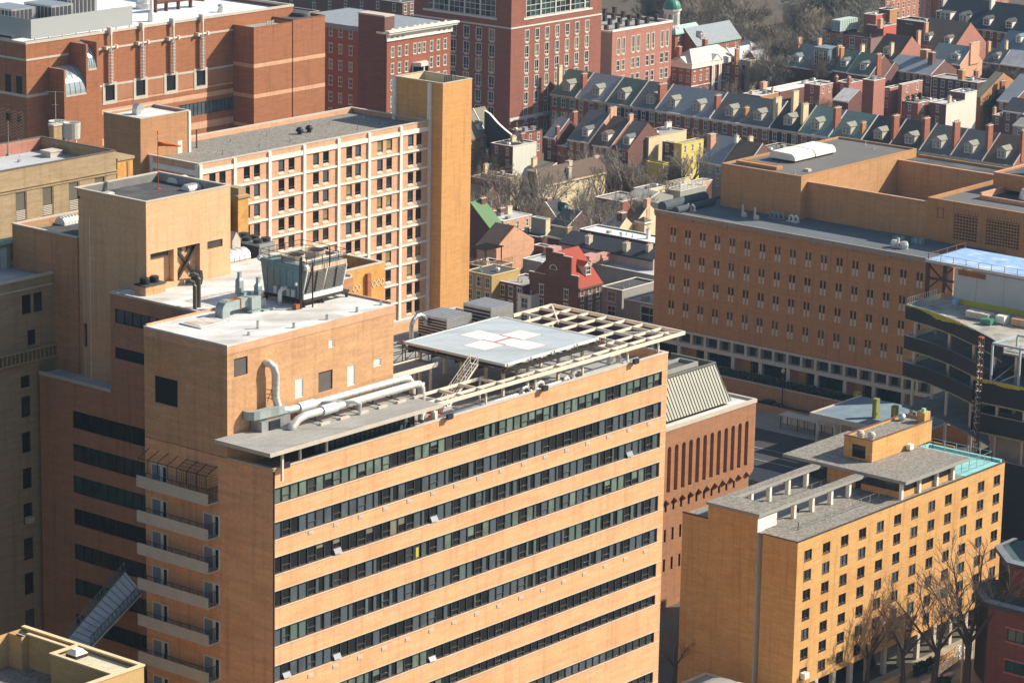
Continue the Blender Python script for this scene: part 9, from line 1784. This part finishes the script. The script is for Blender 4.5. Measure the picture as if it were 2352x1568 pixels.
# ================================================================ TREES
def tree_mesh(seed,h=12,spread=.5,levels=5,r0=.22,crown_start=.3,up=.55,dens=1.0,tw=.026):
    r_=random.Random(seed);T,C=MB(),MB()
    def tri(mb,p,q_,ra,rb,n=3):
        d=(q_-p)
        if d.length<1e-3:return
        a=d.cross(Vector((.3,.5,.8))).normalized();b=a.cross(d).normalized();base=len(mb.v)
        for pt,rr in((p,ra),(q_,rb)):
            for k in range(n):an=2*math.pi*k/n;mb.v.append(tuple(pt+a*rr*math.cos(an)+b*rr*math.sin(an)))
        for k in range(n):mb.f.append((base+k,base+(k+1)%n,base+n+(k+1)%n,base+n+k));mb.m.append(0)
    def grow(p,d,L,r,lv):
        seg=3 if lv<3 else 2;mb=T if lv<2 else C;pts=[p]
        for s_ in range(seg):
            d=(d+Vector((r_.uniform(-1,1),r_.uniform(-1,1),r_.uniform(-.3,.9)*up))*(.17 if lv else.06)).normalized();q_=p+d*L/seg
            tri(mb,p,q_,r*(1-s_/seg*.45),r*(1-(s_+1)/seg*.45),5 if lv<2 else 3);p=q_;pts.append(p)
        if lv>=levels:return
        n={0:6,1:5,2:5,3:4,4:3}.get(lv,3);n=int(n*dens+.5)
        for k in range(n):
            f=r_.uniform(crown_start if lv==0 else.25,1.0);i=min(int(f*seg),seg-1);o=pts[i].lerp(pts[i+1],f*seg-i)
            an=r_.uniform(0,6.283);sd=d.cross(Vector((math.cos(an),math.sin(an),.1))).normalized();nd=(d*(1-spread*r_.uniform(.6,1.1))+sd*spread*r_.uniform(.8,1.3)).normalized();nd.z+=up*.25;nd.normalize()
            grow(o,nd,L*r_.uniform(.48,.72),max(r*r_.uniform(.5,.68),tw),lv+1)
        grow(pts[-1],d,L*.62,max(r*.5,tw),lv+1)
    grow(Vector((0,0,0)),Vector((0,0,1)),h*.45,r0,0)
    return T,C
def vase_mesh(seed,h=15):
    "open vase: short trunk, long rising limbs, fine twigs at their ends"
    r_=random.Random(seed);T,C=MB(),MB()
    def limb(mb,p,d,L,r,r2,seg,n,lift,wob):
        pts=[p]
        for s_ in range(seg):
            d=(d+Vector((r_.uniform(-1,1),r_.uniform(-1,1),r_.uniform(-.6,.6)))*wob+Vector((0,0,lift))).normalized();p=p+d*L/seg;pts.append(p)
        mb.tube(pts,r,n,r2=r2,cap=False);return pts,d
    def side(pts,f):
        i=min(int(f*(len(pts)-1)),len(pts)-2);a,b=pts[i],pts[i+1];return a.lerp(b,f*(len(pts)-1)-i),(b-a).normalized()
    def kids(pts,n,L,r,lv,f0):
        for k in range(n):
            f=f0+(1-f0)*(k+r_.random())/n;o,d=side(pts,f);an=r_.uniform(0,6.283);u=d.cross(Vector((math.cos(an),math.sin(an),.2))).normalized();t_=r_.uniform(.5,.95);nd=(d*(1-t_*.35)+u*t_*.75+Vector((0,0,.22))).normalized();l_=L*(1.15-.6*f)*r_.uniform(.7,1.25)
            q_,_=limb(C if lv else T,o,nd,l_,r,r*.45,4 if lv<2 else 2,4 if lv<1 else 3,.05,.16)
            if lv<3:kids(q_,(8,6,4)[lv],l_*.55,max(.017,r*.5),lv+1,.15)
    tr,d=limb(T,Vector((0,0,-.3)),Vector((0,0,1)),h*.36,.34,.27,4,8,0,.04)
    for k in range(5):
        an=k*1.257+r_.uniform(-.3,.3);ti=r_.uniform(.35,.75);nd=Vector((math.cos(an)*ti,math.sin(an)*ti,1)).normalized();o,_=side(tr,.8+.045*k);q_,_=limb(T,o,nd,h*r_.uniform(.5,.66),.19,.035,6,6,.03,.10);kids(q_,8,h*.28,.055,1,.2)
    return T,C
TH=[]
def proto(seed,barkm,twigm,**k):
    T,C=tree_mesh(seed,**k)if 'spread' in k or 'levels' in k else vase_mesh(seed,**k);root=bpy.data.objects.new('bare_tree',None);COL.objects.link(root);root.location=(0,0,-500);ORG[root]=Vector((0,0,0))
    T.build('trunk',[barkm],root,org=None);C.build('crown',[twigm],root);TH.append(max(v[2]for v in C.v));return root
TW_D=mat('dark_twigs',(.24,.18,.13),(.17,.125,.09),.95,scale=(.4,)*3);BK_D=mat('dark_bark',(.10,.075,.06),(.07,.05,.042),.95,scale=(2,)*3)
tp=[proto(1,M_BARK,M_TWIG,h=13,levels=4,dens=1.15),proto(2,M_BARK,M_TWIG,h=14,spread=.4,levels=4,dens=1.2,up=.8),proto(3,M_BARKP,M_BARKP,h=15,spread=.55,levels=4,dens=1.15),proto(4,BK_D,TW_D,h=15),proto(9,M_BARK,M_TWIG,h=12),proto(12,M_BARKP,M_BARKP,h=14)]
usedp=[False]*6
def tree(i,p,s_,rz,label,group=None):
    if not usedp[i]:usedp[i]=True;o=tp[i];o.location=p
    else:o=copy_tree(tp[i],p)
    w_=1.25 if i>2 else 1.1;o.scale=(s_*w_,s_*w_,s_);o.rotation_euler.z=rz;tag(o,label,'tree',group);return o
def tree_px(i,base,z,hpx,label,group=None,rz=None):
    p=onz(base,z);r=math.hypot(p[0],p[1]);hh=(base[1]-hpx[1])*r/F_PX/.95;s_=hh/TH[i]
    return tree(i,(p[0],p[1],z),s_,rnd.uniform(0,6.28)if rz is None else rz,label,group)
he=lambda x,y:((2700+x/3.1111)*.680556,(1800+y/3.1111)*.680556)
tx=[((700,1600),(740,640),'spreading bare tree nearest the left side of the golden residence'),((1400,1600),(1400,360),'large bare tree in front of the middle of the golden residence'),((1745,1600),(1830,60),'tallest bare tree rising before the right end of the golden residence'),((1085,1560),(1050,560),'slender dark bare tree between the two big ones in the courtyard'),((150,1700),(120,1080),'bare tree at the dark left corner of the golden residence')]
for k,(b,t_,lb)in enumerate(tx):
    tree_px(3,he(*b),EG,he(*t_),lb,'bare trees in front of the golden residence',rz=k*1.3)
tree_px(3,g(2,2,-60,1568),EG,g(2,2,-20,1180),'small dark bare tree in the gap right of the hospital slab','bare trees in front of the golden residence',rz=2)
mt=[(0,A1(300,1000),A1(390,650),'small bare tree against the boarded brick house'),(1,A1(480,1568),A1(430,880),'bare tree beside the white chimney below the orange shaft'),(0,A1(700,1500),A1(640,1080),'bare tree before the grey flat roof'),(1,A1(880,1500),A1(850,1000),'thin bare tree at the corner of the olive roof'),(0,A1(1100,1420),A1(1080,860),'bare tree left of the cream house'),(1,A1(1240,1500),A1(1240,1010),'young bare tree at the left end of the cream house'),(2,A1(1430,1450),A1(1410,960),'pale bare tree in front of the first cream house window'),(0,A1(1600,1430),A1(1620,960),'bare tree between the two cream house windows'),(2,A1(2120,1450),A1(1990,560),'tall pale tree before the right part of the cream house'),(1,A1(1960,1420),A1(1890,700),'bare tree just left of the tall pale tree'),(2,A2(490,1530),A2(460,640),'tall slim pale tree standing alone right of the cream house'),(0,A2(760,1480),A2(700,880),'bare tree in front of the grey stucco house'),(1,A2(620,1250),A2(620,850),'small bare tree behind the tall slim one'),(2,A2(1640,1120),A2(1600,600),'bare tree spread against the bright yellow wall'),(0,A2(1450,1130),A2(1440,760),'thin bare tree at the left edge of the yellow wall'),(1,A2(960,1100),A2(900,820),'rounded brushy tree left of the small yellow house'),(0,A2(1290,1120),A2(1290,760),'rounded brushy tree left of the bright yellow wall'),(0,A2(1700,560),A2(1720,330),'bushy bare tree before the terrace above the yellow wall'),(2,A4(470,520),A4(480,200),'bare tree below the right end of the cream house'),(0,A4(620,480),A4(600,150),'bare tree by the grey pitched roofs'),(1,A4(1230,160),A4(1220,-60),'small bare tree rising behind the orange chimney'),(0,A1(1500,60+180),A1(1600,70),'low bare tree by the brick terrace near the red tower'),(1,A1(1700,300),A1(1720,120),'bare tree in front of the left end of the terrace'),(1,A4(330,330),A4(330,40),'bare tree in front of the low cream windows'),(2,A4(560,300),A4(540,-120),'leaning pale tree at the end of the cream house'),(0,A3(760,300),A3(740,30),'bare tree behind the salmon house with two chimneys'),(1,A3(1060,320),A3(1080,60),'bare tree behind the tan-grey block'),(0,A2(300,1250),A2(300,950),'bare tree in the gap by the cream house corner'),(0,A1(980,1560),A1(960,1150),'bare tree under the pale green wall by the cream house'),(1,A1(560,1600),A1(560,1150),'bare tree in front of the grey roof with vents'),(2,A1(1330,1568),A1(1320,1080),'slim pale tree crossing the left cream house window'),(0,A1(1760,1568),A1(1740,1100),'bare tree crossing the middle of the cream wall'),(1,A2(100,1400),A2(80,640),'tall bare tree at the right end of the cream house'),(0,A2(200,1200),A2(230,800),'bare tree in the dark gap left of the tall slim tree'),(1,A2(860,1260),A2(820,960),'bare tree behind the pale yellow flat house'),(0,A2(1060,1500),A2(1050,1100),'thin bare tree beside the pale yellow wall'),(2,A3(520,330),A3(480,-80),'bare tree left of the dark chimney by the copper roof'),(0,A3(1180,300),A3(1180,30),'bare tree at the foot of the cream house corner'),(1,A3(900,260),A3(900,-60),'bare tree behind the salmon house'),(0,A4(420,480),A4(360,230),'low spreading tree behind the white flat roof'),(1,A4(700,420),A4(720,130),'bare tree left of the brown roof with the orange chimney'),(0,A2(1900,540),A2(1880,330),'bare bush tree above the orange chimney'),(0,A3(300,180),A3(330,-60),'twiggy tree beside the brick cottage near the shaft')]
def tree_top(i,top,H_,label,group):
    p=onz(top,-1.0+H_);tree(i,(p[0],p[1],-1.0),H_/TH[i],rnd.uniform(0,6.28),label,group)
for k,(i,b,t_,lb)in enumerate(mt):
    if k not in(4,9,15,22,31,38):tree_top((0 if k%4==0 else 4,4,5)[i],t_,(9.5,11,13.5)[i],lb,'bare trees in the middle quarter')
qt=[(0,B1(1330,1400),B1(1340,1240),'reddish bare shrub tree beneath the tan tower'),(0,B4(1780,560),B4(1850,330),'bare shrub tree behind the black terrace roof'),(1,B3(1800,830),B3(1850,560),'bare tree left of the blue seamed roof'),(0,B3(2000,900),B3(2080,640),'bare tree before the blue seamed roof'),(1,B3(1750,1180),B3(1800,940),'bare brush behind the dark brick row'),(0,B3(2080,1180),B3(2100,1000),'bare brush under the blue-white shed roof'),(0,B3(1900,1190),B3(1960,1000),'brush of bare twigs between the two shed roofs'),(1,B3(2260,1200),B3(2260,1040),'bare brush at the right edge')]
for i,b,t_,lb in qt:tree_top(i,t_,8.5,lb,'bare trees in the right-hand quarter')
tree_ev=bush_mesh(-1,1,-1,1,0,1,1,M_LEAF)
def evergreen(px,z,w_,h,label,seed):
    p=onz(px,z);r_=random.Random(seed);rt_=thing('evergreen_tree',label,'tree',(p[0],p[1],z));t=MB();t.tube([(p[0],p[1],z),(p[0]+.2,p[1],z+h*.4)],.25,7,r2=.12)
    for k in range(5):an=k*1.3;t.tube([(p[0]+.2,p[1],z+h*.35),(p[0]+w_*.3*math.cos(an),p[1]+w_*.3*math.sin(an),z+h*.65)],.08,5,r2=.04)
    t.build('trunk',[M_BARK],rt_)
    t=MB();cl=[(r_.uniform(-1,1)*w_*.36,r_.uniform(-1,1)*w_*.36,h*r_.uniform(.35,.9),r_.uniform(.5,1.0)*w_*.2)for k in range(26)]
    for cx,cy,cz,cr in cl:
        for k in range(70):
            v=Vector((r_.gauss(0,1),r_.gauss(0,1),r_.gauss(0,1))).normalized()*cr*r_.uniform(.6,1.05);c=Vector((p[0]+cx,p[1]+cy,z+cz))+v;a=Vector((r_.gauss(0,1),r_.gauss(0,1),r_.gauss(0,1))).normalized()*.22;b=a.cross(Vector((r_.gauss(0,1),r_.gauss(0,1),r_.gauss(0,1)))).normalized()*.16;t.q(c-a,c-b,c+a,c+b)
    t.build('crown',[M_LEAF],rt_)
evergreen(B5(1780,760),-1.0,6.5,8.5,'dark glossy evergreen tree in the yard behind the slate terrace',5)
evergreen(B1(780,430),0,5.0,7.5,'green tree crown behind the copper roofed hall',6)
# wooded square at the top
rk=random.Random(11);nsq=0;places=['of the wooded square left of the green dome','of the wooded square behind the green dome','just right of the green dome','left of the sandstone tower house','right of the sandstone tower house','above the slate roofed wing','above the small pavilion roof','in the middle of the wooded square','before the shaded tenement','left of the striped office','behind the striped office','behind the long green air handler']
for k in range(48):
    f=(k+.5)/48;u=1470+f*520+rk.uniform(-14,14);v=rk.uniform(30,215)if u<1905 else rk.uniform(20,78)
    if u<1555:v=rk.uniform(20,70)
    if 1555<=u<1700:v=min(v,125)
    p=onz((u,v+25),-1.0);i=(0,1,2,1)[k%4];s_=rk.uniform(1.05,1.5)
    tree(i,(p[0],p[1],-1.0),s_,rk.uniform(0,6.28),('round crowned','tall upright','pale branched','narrow upright')[k%4]+' bare tree '+places[k//4],'bare trees of the wooded square')
for k,(px,py,s_)in enumerate(((1975,120,1.25),(2010,95,1.3))):
    p=onz((px,py),-1);tree(2,(p[0],p[1],-1),s_,k*2,('white branched plane tree left of the green air handler','white branched plane tree behind the green air handler')[k],'bare trees of the wooded square')
for o,u in zip(tp,usedp):
    if not u:
        for ch in list(o.children):bpy.data.objects.remove(ch)
        bpy.data.objects.remove(o)
sqg=MB();a=onz((1500,60),EG+.03);sqg.q((830,600,EG+.04),(1100,600,EG+.04),(1100,790,EG+.04),(830,790,EG+.04));sqg.build('park_ground',[mat('leaf_litter',(.11,.085,.06),(.07,.06,.04),.95,scale=(.1,)*3,fine=.3)],kind='structure')
# ================================================================ HAZE
hm=bpy.data.materials.new('haze_air');hm.use_nodes=True;hn=hm.node_tree;hn.nodes.remove(hn.nodes['Principled BSDF']);pv=hn.nodes.new('ShaderNodeVolumePrincipled')
pv.inputs['Color'].default_value=(.45,.72,1.0,1);pv.inputs['Density'].default_value=.00006;pv.inputs['Anisotropy'].default_value=.25
hn.links.new(pv.outputs[0],hn.nodes['Material Output'].inputs['Volume'])
m=MB();m.box(-90,1950,-90,1950,EG-1,164.0);hz=m.build('haze',[hm],kind='stuff')
